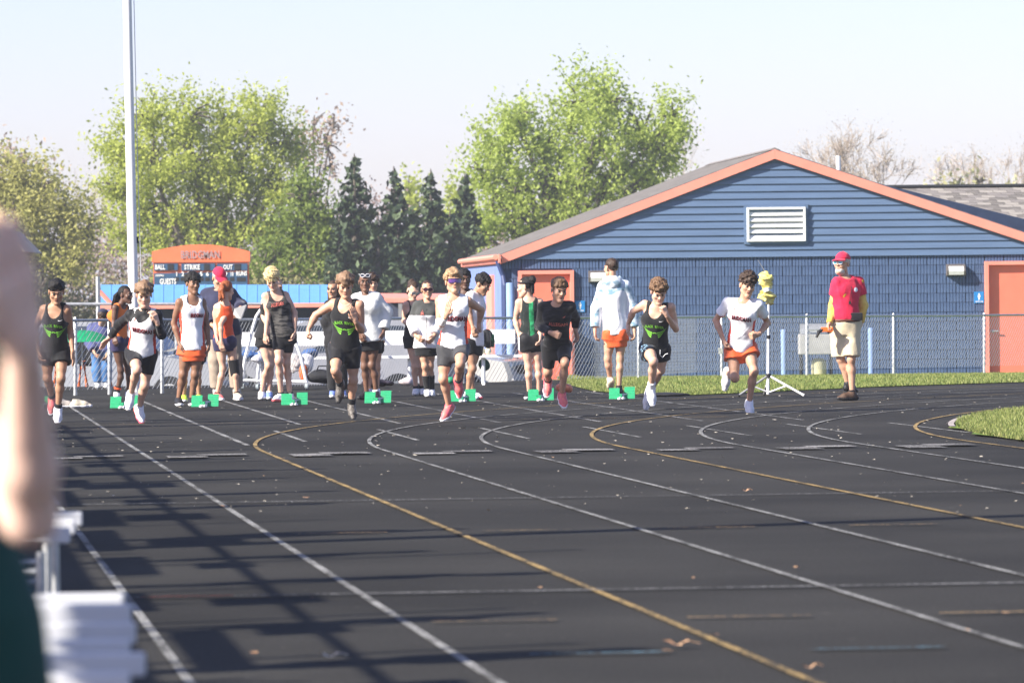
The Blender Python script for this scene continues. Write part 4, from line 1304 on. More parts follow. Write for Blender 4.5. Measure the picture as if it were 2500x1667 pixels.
for i, t in enumerate(["1", "2", "3", "4", "5", "6", "7", "8", "9", "10"]):
    x = 428 + i * 15.0; sbtext(t, x + (2.5 if t == "1" else 0), 663.5, x + (4.5 if t == "1" else 7), 674, M_LET, pn); sbox(x - 2, 677, x + 9, 686, -.015, .005, M_DARK, 'digit_window', pn)
sbtext("RUNS", 577, 662, 603, 673, M_LET, pn); sbox(578, 677, 600, 687, -.015, .005, M_DARK, 'digit_window', pn)
sbtext("GUESTS", 390, 680, 430, 694, M_LET, pn)
for px in (395, 590):
    q = sbp(px, 700); m_ = MB(); m_.box((q[0], .3, q[2] / 2), (.10, .10, abs(q[2]) / 2 + .3)); m_.build('post', M_DARK, sb)

# dugouts
M_BR = mat("blue_metal_roof", (.13, .34, .68), .4, .06, 3, spec=.4)
def dugout(x0, x1, yt, yb, Y, label, roofm, ribs=True, brace=False):
    c0 = at((x0 + x1) / 2, yb, Y); c0[2] = gz(c0[0], c0[1])
    e = empty('dugout', c0, label, 'dugout')
    A_, B_ = at(x0, yb, Y) - c0, at(x1, yb, Y) - c0
    D_ = 2.6; t0 = at(x0, yt, Y + D_) - c0; t1 = at(x1, yt, Y + D_) - c0
    if roofm:
        n = 22 if ribs else 1
        for i in range(n):
            u0, u1 = i / n, (i + 1) / n
            a = A_ + (B_ - A_) * u0; b = A_ + (B_ - A_) * u1; c = t0 + (t1 - t0) * u1; d = t0 + (t1 - t0) * u0
            m_ = MB(); g_ = np.array([.0, 0, 0]); z_ = np.array([0, 0, .02])
            m_.add([a + g_, b - g_, c - g_, d + g_, a + g_ * 0 - z_, b - z_, c - z_, d - z_], [(0, 1, 2, 3), (0, 4, 5, 1), (1, 5, 6, 2), (3, 7, 4, 0)])
            h_ = np.array([.02, 0, 0]); z1 = z_ * .5; m_.add([b - h_ + z1, b - h_ * .05 + z1, c - h_ * .05 + z1, c - h_ + z1, b - h_, b - h_ * .05, c - h_ * .05, c - h_], [(0, 1, 2, 3), (0, 4, 5, 1), (0, 3, 7, 4), (1, 5, 6, 2)])
            m_.build('roof_panel', roofm, e)
    m_ = MB(); m_.bbox((A_ + B_) / 2 + (0, -.02, -.06), ((B_[0] - A_[0]) / 2 + .05, .05, .05), .01); m_.build('beam', M_ORANGE, e)
    m_ = MB(); m_.box(((A_[0] + B_[0]) / 2, D_ - .1, .5 * A_[2]), ((B_[0] - A_[0]) / 2, .08, abs(A_[2]) / 2 + .1)); m_.build('back_wall', mat("dugout_navy", (.05, .06, .10), .8, .15, 2), e)
    for i in range(5):
        x = A_[0] + (B_[0] - A_[0]) * i / 4; m_ = MB(); m_.box((x, 0, A_[2] / 2 - .06), (.045, .045, A_[2] / 2 - .06)); m_.build('post', M_GREY, e)
    m_ = MB(); m_.tube([(A_[0], -.06, A_[2] * .52), (B_[0], -.06, A_[2] * .52)], .03, 8); m_.build('rail', M_STEEL, e)
    if brace:
        m_ = MB(); m_.tube([A_ + (-.02, .0, .28), A_ + (.34, -.04, -.12)], .055, 6); m_.build('brace', M_ORANGE, e)
        m_ = MB(); m_.box(A_ + (.2, .3, -.5), (.2, .05, .5)); m_.build('end_wall', mat("dugout_end", (.22, .25, .40), .7, .1), e)
    return e
dugout(246, 806, 695, 741, 122, 'blue metal roofed dugout with orange beam behind the crowd', M_BR, True, True)
dugout(925, 1132, 716, 727, 126, 'second dugout with low orange roof edge between the spruces and the blue building', M_ORANGE, False)

# spring haze: one even box of air round everything
hz = MB(); hz.box((0, 1700, 10.5), (2700, 2200, 13.0)); hzo = hz.build('haze', [], None)
hm = bpy.data.materials.new("haze_air"); hm.use_nodes = True; hm.node_tree.nodes.clear()
pv = hm.node_tree.nodes.new("ShaderNodeVolumePrincipled"); pv.inputs["Color"].default_value = (.92, .95, 1, 1); pv.inputs["Density"].default_value = .00042; pv.inputs["Anisotropy"].default_value = .2
oo = hm.node_tree.nodes.new("ShaderNodeOutputMaterial"); hm.node_tree.links.new(pv.outputs[0], oo.inputs["Volume"])
hzo.data.materials.append(hm); tag(hzo, kind='stuff')
# ------------------------------------------------------------------ things round the start
def bench():
    YB = 82.5
    a, b = at(585, 935, YB), at(1275, 935, YB); c0 = np.array([(a[0] + b[0]) / 2, YB, gz(0, YB)]); L_ = (b[0] - a[0])
    zs = at(1000, 868, YB)[2]; z0, z1 = at(1000, 842, YB)[2], at(1000, 807, YB)[2]
    e = empty('team_bench', c0, 'long white team bench with a wide backrest in front of the fence', 'bench')
    m_ = MB(); m_.bbox((0, 0, zs - c0[2] - .022), (L_ / 2, .13, .022), .008); m_.build('seat', M_WHITE, e)
    m_ = MB(); m_.bbox((-.05, .20, (z0 + z1) / 2 - c0[2]), (L_ / 2 - .05, .02, (z1 - z0) / 2), .008); m_.build('backrest', M_WHITE, e)
    for i in range(4):
        x = -L_ / 2 + .35 + (L_ - .95) * i / 3; m_ = MB()
        m_.tube([(x, .0, zs - c0[2] - .04), (x, .0, .02)], .03, 8); m_.tube([(x, -.16, .02), (x, .22, .02)], .028, 8); m_.tube([(x, .12, zs - c0[2] - .03), (x, .22, z1 - c0[2] - .05)], .022, 6)
        m_.build('leg', M_WHITE, e, True)
bench()
def rack():
    YR = 79.5
    g = lambda x, y, dy=0.0: at(x, y, YR + dy)
    c0 = g(668, 950); c0[2] = 0
    e = empty('wheeled_rack', c0, 'white tubular rack on casters beside the long bench', 'rack')
    def tb(name, pts, r=.024): m_ = MB(); m_.tube([q - c0 for q in pts], r, 8); return m_.build(name, M_WHITE, e, True)
    for dy, n in ((0, 0), (.75, 1)):
        tb('upright', [g(592, 930, dy), g(597, 880, dy), g(612, 820, dy), g(626, 772, dy), g(636, 757, dy), g(650, 753, dy)])
        tb('upright', [g(748, 934, dy), g(735, 872, dy), g(720, 828, dy), g(704, 780, dy), g(690, 757, dy), g(676, 753, dy)])
        tb('base_rail', [g(588, 928, dy), g(748, 932, dy)])
    tb('top_bar', [g(650, 753), g(650, 753, .75)]); tb('top_bar', [g(676, 753), g(676, 753, .75)])
    tb('strut', [g(634, 862), g(628, 932)])
    for px, py in ((588, 928), (748, 932)): tb('end_rail', [g(px, py), g(px, py, .75)])
    m_ = MB(); q0, q1 = g(590, 880) - c0, g(640, 880) - c0; m_.bbox(((q0[0] + q1[0]) / 2, .37, q0[2]), ((q1[0] - q0[0]) / 2, .36, .015), .005); m_.build('shelf', M_STEEL, e)
    for px, dy in ((628, 0), (748, 0), (592, .75), (748, .75)):
        q = g(px, 943, dy) - c0; z = .052
        m_ = MB(); m_.tube([(q[0] - .018, q[1], z), (q[0] + .018, q[1], z)], .05, 14); w_ = m_.build('caster', mat("caster_grey", (.40, .46, .47), .5, .1), e, True)
        k_ = MB(); k_.box((q[0], q[1], .10), (.028, .028, .012)); k_.box((q[0] - .026, q[1], .075), (.004, .022, .035)); k_.box((q[0] + .026, q[1], .075), (.004, .022, .035)); k_.build('fork', M_STEEL, w_)
rack()
def blob(name, px, py, Y, rx, rz, ry, m, label, cat, seed, amp=.03, fr=16, group=None, cell=.013, flatz=None):
    c = at(px, py, Y); g = Grid((-rx - .08, -ry - .08, -rz - .08), (rx + .08, ry + .08, rz + .08), cell)
    g.add(ell((0, 0, 0), (rx, ry, rz)), .01); X = g.full()
    g.a = g.a * 1.0 + amp * wave(X, fr, seed) + amp * .5 * wave(X, fr * 2.3, seed + 1)
    if flatz is not None: g.a = np.maximum(g.a, flatz - X[..., 2])
    V, F = g.mesh(); o = mesh_obj(name, V, F, m); o.location = [float(v) for v in c]
    return tag(o, label, cat, group)
M_BC = mat("blue_cloth", (.05, .11, .27), .85, .35, 9, bump=.5, bscale=20); M_WC = mat("white_cloth", (.66, .66, .70), .85, .12, 9, bump=.4, bscale=18)
M_PLB = mat("clear_plastic_bag", (.62, .58, .55), .25, .3, 14, spec=.5); M_BLK = mat("black_cloth", (.018, .019, .022), .8, .3, 9, bump=.4, bscale=25)
M_DGR = mat("dark_green_cloth", (.010, .065, .035), .7, .2, 9); M_OCL = mat("orange_cloth", (.60, .13, .03), .8, .2, 9)
blob('jacket', 612, 867, 79.9, .20, .075, .2, M_BC, 'crumpled blue jacket on the shelf of the wheeled rack', 'jacket', 1, .045, 19)
blob('towel', 628, 876, 79.5, .10, .05, .12, M_WC, 'white towel beside the blue jacket on the rack shelf', 'towel', 2)
blob('jacket', 758, 862, 81.9, .13, .085, .12, M_BC, 'bundled blue jacket lying on the bench behind the sprinter with the necklace', 'jacket', 3, .04, 19)
blob('towel', 748, 888, 81.6, .10, .15, .08, M_WC, 'white towel draped over the bench edge', 'towel', 4, .035, 18)
blob('plastic_bag', 720, 888, 81.3, .14, .15, .12, M_PLB, 'crinkled pale plastic bag at the bench', 'plastic bag', 5, .035, 26)
blob('shoulder_bag', 741, 912, 81.0, .07, .13, .08, M_OCL, 'orange shoulder bag below the bench', 'bag', 6, .02, 14)
blob('duffel_bag', 788, 921, 80.0, .235, .115, .16, M_BLK, 'black duffel bag on the ground by the rack', 'bag', 7, .034, 12, flatz=-.1)
_db = bpy.data.objects['duffel_bag']
for sy in (-1, 1): m_ = MB(); m_.tube([(-.10, sy * .08, .08), (-.06, sy * .07, .17), (.06, sy * .07, .17), (.10, sy * .08, .08)], .010, 6); m_.build('handle', M_BLK, _db)
blob('backpack', 1190, 829, 82.3, .105, .155, .10, M_BLK, 'black backpack with green side propped on the white bench', 'backpack', 8, .026, 17)
blob('drawstring_bag', 1182, 890, 82.7, .085, .10, .07, M_DGR, 'dark green bag hanging under the bench seat', 'bag', 9, .022, 17)
_bp = bpy.data.objects['backpack']
m_ = MB(); m_.bbox((.085, -.01, -.02), (.022, .085, .10), .02); m_.build('side_pocket', M_DGR, _bp)
for sx in (-1, 1): m_ = MB(); m_.tube([(sx * .045, -.085, .12), (sx * .055, -.125, .03), (sx * .05, -.10, -.10)], .012, 6); m_.build('strap', M_BLK, _bp)
M_BALL = mat("ball_cream", (.66, .62, .48), .5, .08, 10)
for i, (px, t) in enumerate(((1176, 'cream ball on the bench, directly below the black backpack'), (1192, 'cream ball on the bench, beside its twin on the open side'))):
    c = at(px, 857, 82.45); m_ = MB(); m_.ball((0, 0, 0), .056, 0, 10); o = m_.build('ball', M_BALL, None, True); o.location = [float(v) for v in c]; tag(o, t, 'ball', 'balls on the bench')
blob('plastic_bag', 1376, 946, 70.5, .11, .05, .1, mat("orange_plastic", (.72, .13, .06), .35, .35, 22, col2=(.8, .30, .18)), 'orange plastic bag lying on the track behind the starting block', 'plastic bag', 10, .035, 22)
blob('plastic_sheet', 1620, 963, 63.5, .33, .028, .22, M_BLK, 'black plastic sheet lying at the grass edge', 'plastic sheet', 12, .014, 11)
blob('clothes_pile', 925, 935, 80.5, .25, .05, .15, mat("mixed_cloth", (.35, .10, .08), .85, .9, 9, col2=(.03, .03, .05)), 'low pile of red and dark clothes on the ground under the bench', 'clothes', 13, .03, 18)
blob('clothes_pile', 990, 932, 80.5, .12, .06, .12, mat("pale_cloth", (.60, .52, .52), .85, .4, 9), 'low pile of pale clothes on the ground under the bench', 'clothes', 14, .03, 18)
blob('helmet', 1100, 928, 80.5, .06, .05, .06, mat("green_plastic", (.02, .25, .12), .5, .1), 'small green helmet on the ground under the bench', 'helmet', 15, .008, 12)

# starting blocks
M_PAD = mat("green_pad", (.025, .40, .17), .55, .18, 11, bump=.3, bscale=60, col2=(.07, .25, .12), thr=(.48, .72))
def blocks(px0, px1, py, label, first=[None]):
    mid = on_ground((px0 + px1) / 2, py)
    if first[0] is None:
        e = empty('starting_block', mid, label, 'starting block', 'starting blocks at the lane ends')
        m_ = MB()
        for sx in (-.022, .022): m_.bbox((sx, .15, .028), (.007, .36, .014), .003)
        for y in (-.16, .15, .42): m_.bbox((0, y, .02), (.05, .015, .012), .003)
        m_.build('rail', M_WHITE, e)
        for s in (-1, 1):
            pd = MB(); xx = s * .098; dy = .10 if s > 0 else -.02; hh = .076 if s > 0 else .070
            q = [(xx - .068, dy, .014), (xx + .068, dy, .014), (xx + .068, dy + .09, .014 + 2 * hh), (xx - .068, dy + .09, .014 + 2 * hh)]
            pd.add(q + [(x, y + .045, z) for x, y, z in q], [(0, 1, 2, 3), (7, 6, 5, 4), (0, 4, 5, 1), (1, 5, 6, 2), (2, 6, 7, 3), (3, 7, 4, 0)])
            po = pd.build('pedal', M_PAD, e)
            gr_ = MB()
            for i in range(7):
                t = (i + .6) / 7.2; gr_.box((xx, dy + .09 * t - .0005, .014 + 2 * hh * t), (.055, .002, .004))
            gr_.build('pedal_grip', mat("green_grip", (.03, .34, .15), .7, .2, 30), po)
            a_ = MB(); a_.bbox((s * .03, dy + .06, .05), (.035, .03, .03), .006); a_.build('pedal_mount', M_PAD if s < 0 else M_WHITE, e)
        first[0] = e
        return e
    src = first[0]; e = src.copy(); C.objects.link(e); e.location = [float(v) for v in mid]; e["label"] = label
    e.rotation_euler = (0, 0, random.uniform(-.06, .06))
    for ch in src.children:
        c = ch.copy(); C.objects.link(c); c.parent = e
        for g_ in ch.children:
            d = g_.copy(); C.objects.link(d); d.parent = c
    return e
for px0, px1, py, t in ((70, 130, 1000, 'green starting block behind the heel of the sprinter half hidden by the blurred arm'), (271, 331, 998, 'green starting block at the girl with long black braids'), (468, 530, 995, 'green starting block in the empty lane, before the boy standing in orange shorts'),
                        (690, 747, 990.5, 'green starting block at the feet of the curly blond boy'), (889, 954, 986, 'green starting block in front of the girl in the white fleece'), (1100, 1160, 982, 'green starting block behind the raised pink shoe of the sprinter in sunglasses'),
                        (1292, 1349, 979.5, 'green starting block in front of the black haired girl in the green racerback'), (1484, 1552, 976, 'green starting block in front of the boy in the pale blue and white hoodie')):
    blocks(px0, px1, py, t)

# loudspeaker tripod of the starter
tp = on_ground(1876, 968); YT = tp[1]
te = empty('speaker_tripod', tp, 'white tripod with a speaker wrapped in a yellow bag on top', 'tripod')
g = lambda x, y, dy=0.0: at(x, y, YT + dy) - tp
def tb(name, pts, r, m, par=te, n=10): m_ = MB(); m_.tube(pts, r, n); return m_.build(name, m, par, True)
tb('pole', [g(1875, 962), g(1876, 825)], .020, M_WHITE); tb('inner_pole', [g(1876, 826), g(1877, 722)], .016, M_WHITE)
tb('collar', [g(1876, 818), g(1876, 827)], .027, M_BLK); tb('hub', [g(1876, 912), g(1876, 922)], .034, M_BLK)
for i, (x1, y1, dy) in enumerate(((1963, 976, -.15), (1802, 978, -.1), (1866, 962, .7))):
    a, b = g(1876, 916), g(x1, y1, dy); b[2] = .015
    l_ = tb('leg', [a, b], .015, M_WHITE if i == 0 else M_GREY); c_ = a + (b - a) * .52; tb('strut', [c_, np.array([0, 0, .055]) * 1.0 + (g(1876, 962) * (1, 1, 0))], .011, M_WHITE, te)
    tb('foot_cap', [a + (b - a) * .96, b], .019, M_WHITE if i == 0 else M_BLK, l_)
M_YB = mat("yellow_plastic_bag", (.74, .60, .08), .4, .25, 12, bump=.5, bscale=16, col2=(.80, .72, .30))
gg = Grid((-.2, -.2, -.35), (.2, .2, .35), .010)
c_ = g(1871, 706)
for pr in (ell((-.01, 0, .13), (.085, .08, .10)), cone((0, 0, .10), (0, 0, -.05), .055, .05), ell((.0, 0, -.10), (.10, .08, .055)), cone((.05, 0, -.10), (.06, 0, -.19), .05, .02), cone((-.05, 0, -.10), (-.10, 0, -.12), .045, .02)): gg.add(pr, .03)
X = gg.full(); gg.a = gg.a + .020 * wave(X, 38, 5) + .013 * wave(X, 75, 6) - .022 * np.clip(1 - 3 * np.abs(wave(X, 30, 9)), 0, 1)
V, F = gg.mesh(); o = mesh_obj('wrapped_speaker', V + c_, F, M_YB, te)
m_ = MB(); m_.tube([c_ + (.0, -.062, .015), c_ + (.01, -.066, -.03)], [.045, .045], 10); m_.build('tape', M_WHITE, te, True)
tb('antenna', [c_ + (-.02, 0, .22), c_ + (-.03, 0, .26), g(1850, 634)], [.012, .005, .0025], M_GREY)
cb = MB(); q0 = on_ground(1940, 906); 
pts = [on_ground(1880 + 26 * i, 966 - 60 * min(1, i / 2.2) + 3 * math.sin(i * 1.9), .02) for i in range(9)]

# parked cars beyond the fence
def car(cx, Y, label, body, L=4.5, Hc=1.62, facing=1, suv=True, Wd=1.82):
    c0 = at(cx, 900, Y); c0[2] = gz(c0[0], c0[1])
    e = empty('parked_car', c0, label, 'car', 'cars parked behind the fence'); e.rotation_euler = (0, 0, (0.0 if facing > 0 else math.pi) - .25 * facing)
    prof = [(2.25, .34), (2.27, .62), (2.18, .86), (1.2, 1.02), (.55, 1.50), (.2, Hc), (-1.55, Hc - .02), (-2.05, 1.15), (-2.20, .95), (-2.24, .40)]
    bm_ = MB(); rings = []
    ws = [.80, .90, .91, .90]; sect = [(0, .0), (.2, 0), (.8, 0), (1, 0)]
    n = len(prof); V = []
    for yy, ins, zs in ((-Wd / 2, .0, 1), (-Wd / 2, .0, 1)): pass
    def ring(y, inset, top): 
        out = []
        for x, z in prof:
            zz = z; xx = x * (1 - inset)
            out.append((xx, y * (1 if z < 1.05 else top), zz))
        return out
    R_ = [ring(-Wd / 2, .035, .80), ring(-Wd / 2 * .93, 0, .86), ring(Wd / 2 * .93, 0, .86), ring(Wd / 2, .035, .80)]
    for r_ in R_: V += r_
    F = []
    for a in range(3):
        for i in range(n): F.append((a * n + i, a * n + (i + 1) % n, (a + 1) * n + (i + 1) % n, (a + 1) * n + i))
    F += [tuple(range(n)), tuple(range(4 * n - 1, 3 * n - 1, -1))]
    bm_.add(V, F); bm_.build('body', body, e, True)
    gm = mat("car_glass", (.03, .04, .05), .08, .05, spec=.8)
    for s in (-1, 1):
        y = s * (Wd / 2 * .83); w_ = MB(); w_.add([(1.0, s * (Wd / 2 * .9 + .012), 1.07), (.48, y + s * .012, Hc - .10), (-.45, y + s * .012, Hc - .10), (-.45, s * (Wd / 2 * .9 + .012), 1.07)], [(0, 1, 2, 3)]); w_.build('side_window', gm, e)
        w_ = MB(); w_.add([(-.55, s * (Wd / 2 * .9 + .012), 1.07), (-.55, y + s * .012, Hc - .10), (-1.5, y + s * .012, Hc - .12), (-1.85, s * (Wd / 2 * .9 + .012), 1.10)], [(0, 1, 2, 3)]); w_.build('side_window', gm, e)
        h_ = MB(); h_.ball((2.13, s * .66, .76), (.10, .20, .10), 0, 8); hl = h_.build('headlight', mat("headlight_glass", (.78, .76, .66), .15, .05, spec=.7), e, True)
        t_ = MB(); t_.ball((2.08, s * .85, .76), (.11, .055, .085), 0, 6); t_.build('indicator', mat("amber", (.75, .32, .03), .3, .05), hl, True)
        for x in (1.42, -1.38):
            t_ = MB(); t_.tube([(x, s * (Wd / 2 - .20), .33), (x, s * (Wd / 2 + .01), .33)], .33, 20); wh = t_.build('wheel', M_BLK, e, True)
            t_ = MB(); t_.tube([(x, s * (Wd / 2), .33), (x, s * (Wd / 2 + .02), .33)], .20, 14); t_.build('rim', M_STEEL, wh, True)
    w_ = MB(); w_.add([(1.18, -.72, 1.05), (1.18, .72, 1.05), (.56, .66, 1.52), (.56, -.66, 1.52)], [(0, 1, 2, 3)]); ws_ = w_.build('windscreen', gm, e); ws_.location = (.02, 0, .02)
    b_ = MB(); b_.bbox((2.24, 0, .46), (.06, .86, .11), .03); b_.build('bumper', mat("bumper_grey", (.36, .36, .36), .5, .1), e)
    b_ = MB(); b_.bbox((2.27, 0, .72), (.03, .42, .08), .01); b_.build('grille', M_DARK, e)
    return e
car(262, 92, 'silver car behind the fence with headlight by the sprinter in the black turtleneck', mat("silver_paint", (.25, .26, .26), .3, .06, 3, metal=.5, coat=.6), facing=1)
car(760, 95, 'white car parked behind the fence and the long bench', mat("white_car_paint", (.45, .45, .46), .3, .04, 3, coat=.6), facing=-1)
car(985, 97, 'pale cream car parked behind the bench near the girl in sunglasses', mat("cream_car_paint", (.40, .39, .36), .3, .04, 3, coat=.6), facing=1)

# umbrella and chairs behind the fence
uc = at(200, 826, 82); ue = empty('umbrella', (uc[0], uc[1], gz(0, 84)), 'open green umbrella behind the fence at the edge of the crowd', 'umbrella')
m_ = MB(); V = []; F = []
for i in range(6):
    a = i / 5 * 1.15
    for q in range(16): V.append((.50 * math.sin(a) * math.cos(q * math.pi / 8) * 1.0, .50 * math.sin(a) * math.sin(q * math.pi / 8), .30 * math.cos(a)))
for i in range(5):
    for q in range(16): F.append((i * 16 + q, (i + 1) * 16 + q, (i + 1) * 16 + (q + 1) % 16, i * 16 + (q + 1) % 16))
m_.add(V, F); o = m_.build('canopy', mat("umbrella_green", (.015, .36, .15), .6, .15, 6, transl=.3), ue, True); o.location = (0, 0, .62)
m_ = MB(); m_.tube([(0, 0, .95), (0, 0, .05)], .008, 6); m_.build('shaft', M_STEEL, ue)
def camp_chair(px, Y, label, m):
    q = at(px, 945, Y); e = empty('camp_chair', (q[0], q[1], gz(q[0], q[1])), label, 'chair', 'camp chairs behind the fence')
    s_ = MB(); s_.bbox((0, 0, .40), (.24, .22, .02), .01); s_.build('seat', m, e)
    s_ = MB(); s_.bbox((0, .22, .64), (.24, .02, .24), .01); s_.build('backrest', m, e)
    for sx in (-1, 1):
        for sy in (-1, 1): s_ = MB(); s_.tube([(sx * .22, sy * .2, .42), (sx * .27, -sy * .22, 0)], .012, 6); s_.build('leg', M_OCL, e)
camp_chair(172, 86.5, 'black camp chair with orange legs behind the fence under the green umbrella', M_BLK)
camp_chair(232, 87, 'black camp chair with orange legs behind the fence beside the man in jeans', M_BLK)

# hurdles stored along the outer edge of the track
def hurdle(px, py, z, shift, label, first=[None]):
    d = ray(px, py); t = (z - CAM_H) / d[2]; q = CAMP + d * t
    loc = (q[0], q[1], 0)
    if first[0] is None:
        e = empty('hurdle', loc, label, 'hurdle', 'white hurdles stored along the outer edge of the track')
        W_ = .62
        b_ = MB(); b_.bbox((-W_, 0, z - .025), (W_, .018, .026), .012); b_.build('crossbar', mat("hurdle_white", (.58, .59, .61), .45, .05, 4), e)
        for sx in (-1, 1):
            x = -W_ + sx * (W_ - .10)
            u_ = MB(); u_.tube([(x, .02, z - .08), (x, .02, .04)], .016, 8); u_.build('upright', M_STEEL, e)
            u_ = MB(); u_.tube([(x, .02, .03), (x, .55, .025)], .020, 8); u_.build('foot', M_STEEL, e)
        u_ = MB(); u_.tube([(-W_ * 1.84, .03, .42), (-W_ * .16, .03, .42)], .012, 6); u_.build('brace', M_STEEL, e)
        first[0] = e; o = e
    else:
        o = first[0].copy(); C.objects.link(o); o.location = [float(v) for v in loc]; o["label"] = label
        for ch in first[0].children: c = ch.copy(); C.objects.link(c); c.parent = o
    o.rotation_euler = (0, 0, .05 + shift)
for i, (px, py, t) in enumerate(((304, 1447, 'farthest board of the near white hurdle stack'), (320, 1473, 'second board from the back in the near white hurdle stack'), (332, 1518, 'third board from the back in the near white hurdle stack'), (318, 1560, 'fourth board from the back in the near white hurdle stack'), (355, 1592, 'near white hurdle board that juts out farthest over the track'), (318, 1640, 'nearest white hurdle board at the bottom edge of the frame'),
                                 (201, 1249, 'white hurdle board jutting out at the back of the far hurdle stack'), (184, 1268, 'second white hurdle board of the far stack'), (171, 1288, 'third white hurdle board of the far stack, near the blurred arm'))):
    hurdle(px, py, .60, random.uniform(-.02, .02), t)

# unseen bleachers, raised and given panels and people to shadow the outer lanes
def bleachers():
    c0 = so(33, -2.3); e = empty('bleachers', (c0[0], c0[1], 0), 'aluminium bleachers with rails along the outer edge of the track', 'bleachers')
    e.rotation_euler = (0, 0, -PHI)
    al = mat("aluminium", (.50, .51, .52), .4, .08, 5, metal=.6)
    for i in range(5):
        m_ = MB(); m_.bbox((-.4 - .65 * i, 0, 2.42 + .42 * i), (.13, 24, .022), .006); m_.build('seat_plank', al, e)
        m_ = MB(); m_.bbox((-.05 - .65 * i, 0, 2.00 + .42 * i), (.15, 24, .02), .006); m_.build('foot_plank', al, e)
    for i in range(15):
        y = -23 + i * 3.15 + random.uniform(-.4, .4); m_ = MB(); m_.bbox((.2, y, 2.28 + random.uniform(-.12, .12)), (.02, random.uniform(.7, 1.5), random.uniform(.05, .11)), .006); m_.build('shadow_board', M_GREY, e)  # uneven boards added to cast a broken shadow band on the lanes
    for zz in (2.66,):
        m_ = MB(); m_.tube([(.2, -24, zz), (.2, 24, zz)], .022, 6); m_.build('rail', al, e)
    for i in range(21):
        y = -24 + i * 2.4; m_ = MB(); m_.tube([(.2, y, 0), (.2, y, random.choice((2.66, 3.3, 4.0)))], .035, 6); m_.tube([(.2, y, .3), (-3.0, y + .6, 3.3)], .06, 6); m_.tube([(-3.0, y, 0), (-3.0, y, 4.6)], .04, 6); m_.build('post', al, e)  # post heights varied so their shadow streaks reach across the lanes
    for i in range(16):
        y = -22 + i * 2.9 + random.uniform(-.5, .5); m_ = MB(); m_.box((.19, y, 2.62), (.012, random.uniform(.2, .6), random.uniform(.1, .26))); m_.build('shadow_rail_panel', M_GREY, e)  # panels added on the rail for irregular dark shadow blobs
    for i in range(13):
        y = -22 + i * 3.3 + random.uniform(-.6, .6); m_ = MB(); m_.box((.16, y, random.uniform(.9, 1.7)), (.012, random.uniform(.4, 1.3), random.uniform(.25, .6))); m_.build('shadow_side_panel', M_GREY, e)  # lower panels added to fill in the shadow beside the track
bleachers()
for (x, y, h, t) in ((-7.0, 26.4, 10.0, 'near'), (-9.0, 54.6, 11.0, 'far'), (-9.5, 62.3, 12.5, 'farthest')):
    m_ = MB(); m_.tube([(0, 0, 0), (0, 0, h)], [.16, .14], 10); o = m_.build('light_pole', M_STEEL, None, True); o.location = (x, y, 0); tag(o, 'tall steel pole beside the bleachers, the %s one along the track' % t, 'pole', 'tall poles beside the bleachers')

# leaves and litter
M_LEAF = mat("fallen_leaf", (.42, .22, .12), .8, .4, 20, col2=(.55, .36, .22)); M_LEAF2 = mat("pale_litter", (.52, .47, .38), .8, .3, 20)
def leafset(name, n, ymin, ymax, size, m, kind):
    V = []; F = []
    for _ in range(n):
        py = ymin + (ymax - ymin) * random.random() ** 1.3; px = random.uniform(120, 2500)
        q = on_ground(px, py, .012)
        if q[1] > 78: continue
        s = size * random.uniform(.35, 1.3) ; a = random.uniform(0, 6.28); n0 = len(V); m_ = 6
        for i in range(m_):
            t = a + i * 6.283 / m_; r = s * random.uniform(.55, 1.0)
            V.append((q[0] + r * math.cos(t), q[1] + r * math.sin(t), q[2] + random.uniform(0, .4) * s))
        F.append(tuple(range(n0, n0 + m_)))
    tag(mesh_obj(name, V, F, m, None, None, False), kind='stuff')
leafset('fallen_leaves', 24, 985, 1640, .024, M_LEAF, 'leaf'); leafset('track_litter', 300, 960, 1250, .014, M_LEAF2, 'bit')
leafset('fine_litter', 300, 955, 1120, .020, M_LEAF2, 'bit')
def big_leaf(px, py, s, label, m=M_LEAF):
    q = on_ground(px, py, .01); b = MB(); pts = []
    for i in range(14):
        t = i * 6.283 / 14; r = s * (1.0 if i % 2 else .62) * random.uniform(.85, 1.1); pts.append((r * math.cos(t), r * math.sin(t) * .8, s * (.12 + .55 * abs(math.cos(t)) ** 2 * random.uniform(.5, 1))))
    b.add(pts + [(0, 0, .005)], [(i, (i + 1) % 14, 14) for i in range(14)]); b.tube([(s * .9, 0, .02), (s * 1.6, .2 * s, .01)], .0025, 5)
    o = b.build('leaf', m); o.location = [float(v) for v in q]; tag(o, label, 'leaf')
big_leaf(806, 1605, .042, 'pale curled leaf in the bleacher shadow at the bottom of the frame', M_LEAF2); big_leaf(1654, 1577, .055, 'large brown leaf between the yellow line and the next white one', M_LEAF); big_leaf(1976, 1631, .030, 'brown leaf touching the near end of the yellow line', M_LEAF); big_leaf(1820, 1199, .030, 'reddish leaf lying flat in the middle lane', M_LEAF)

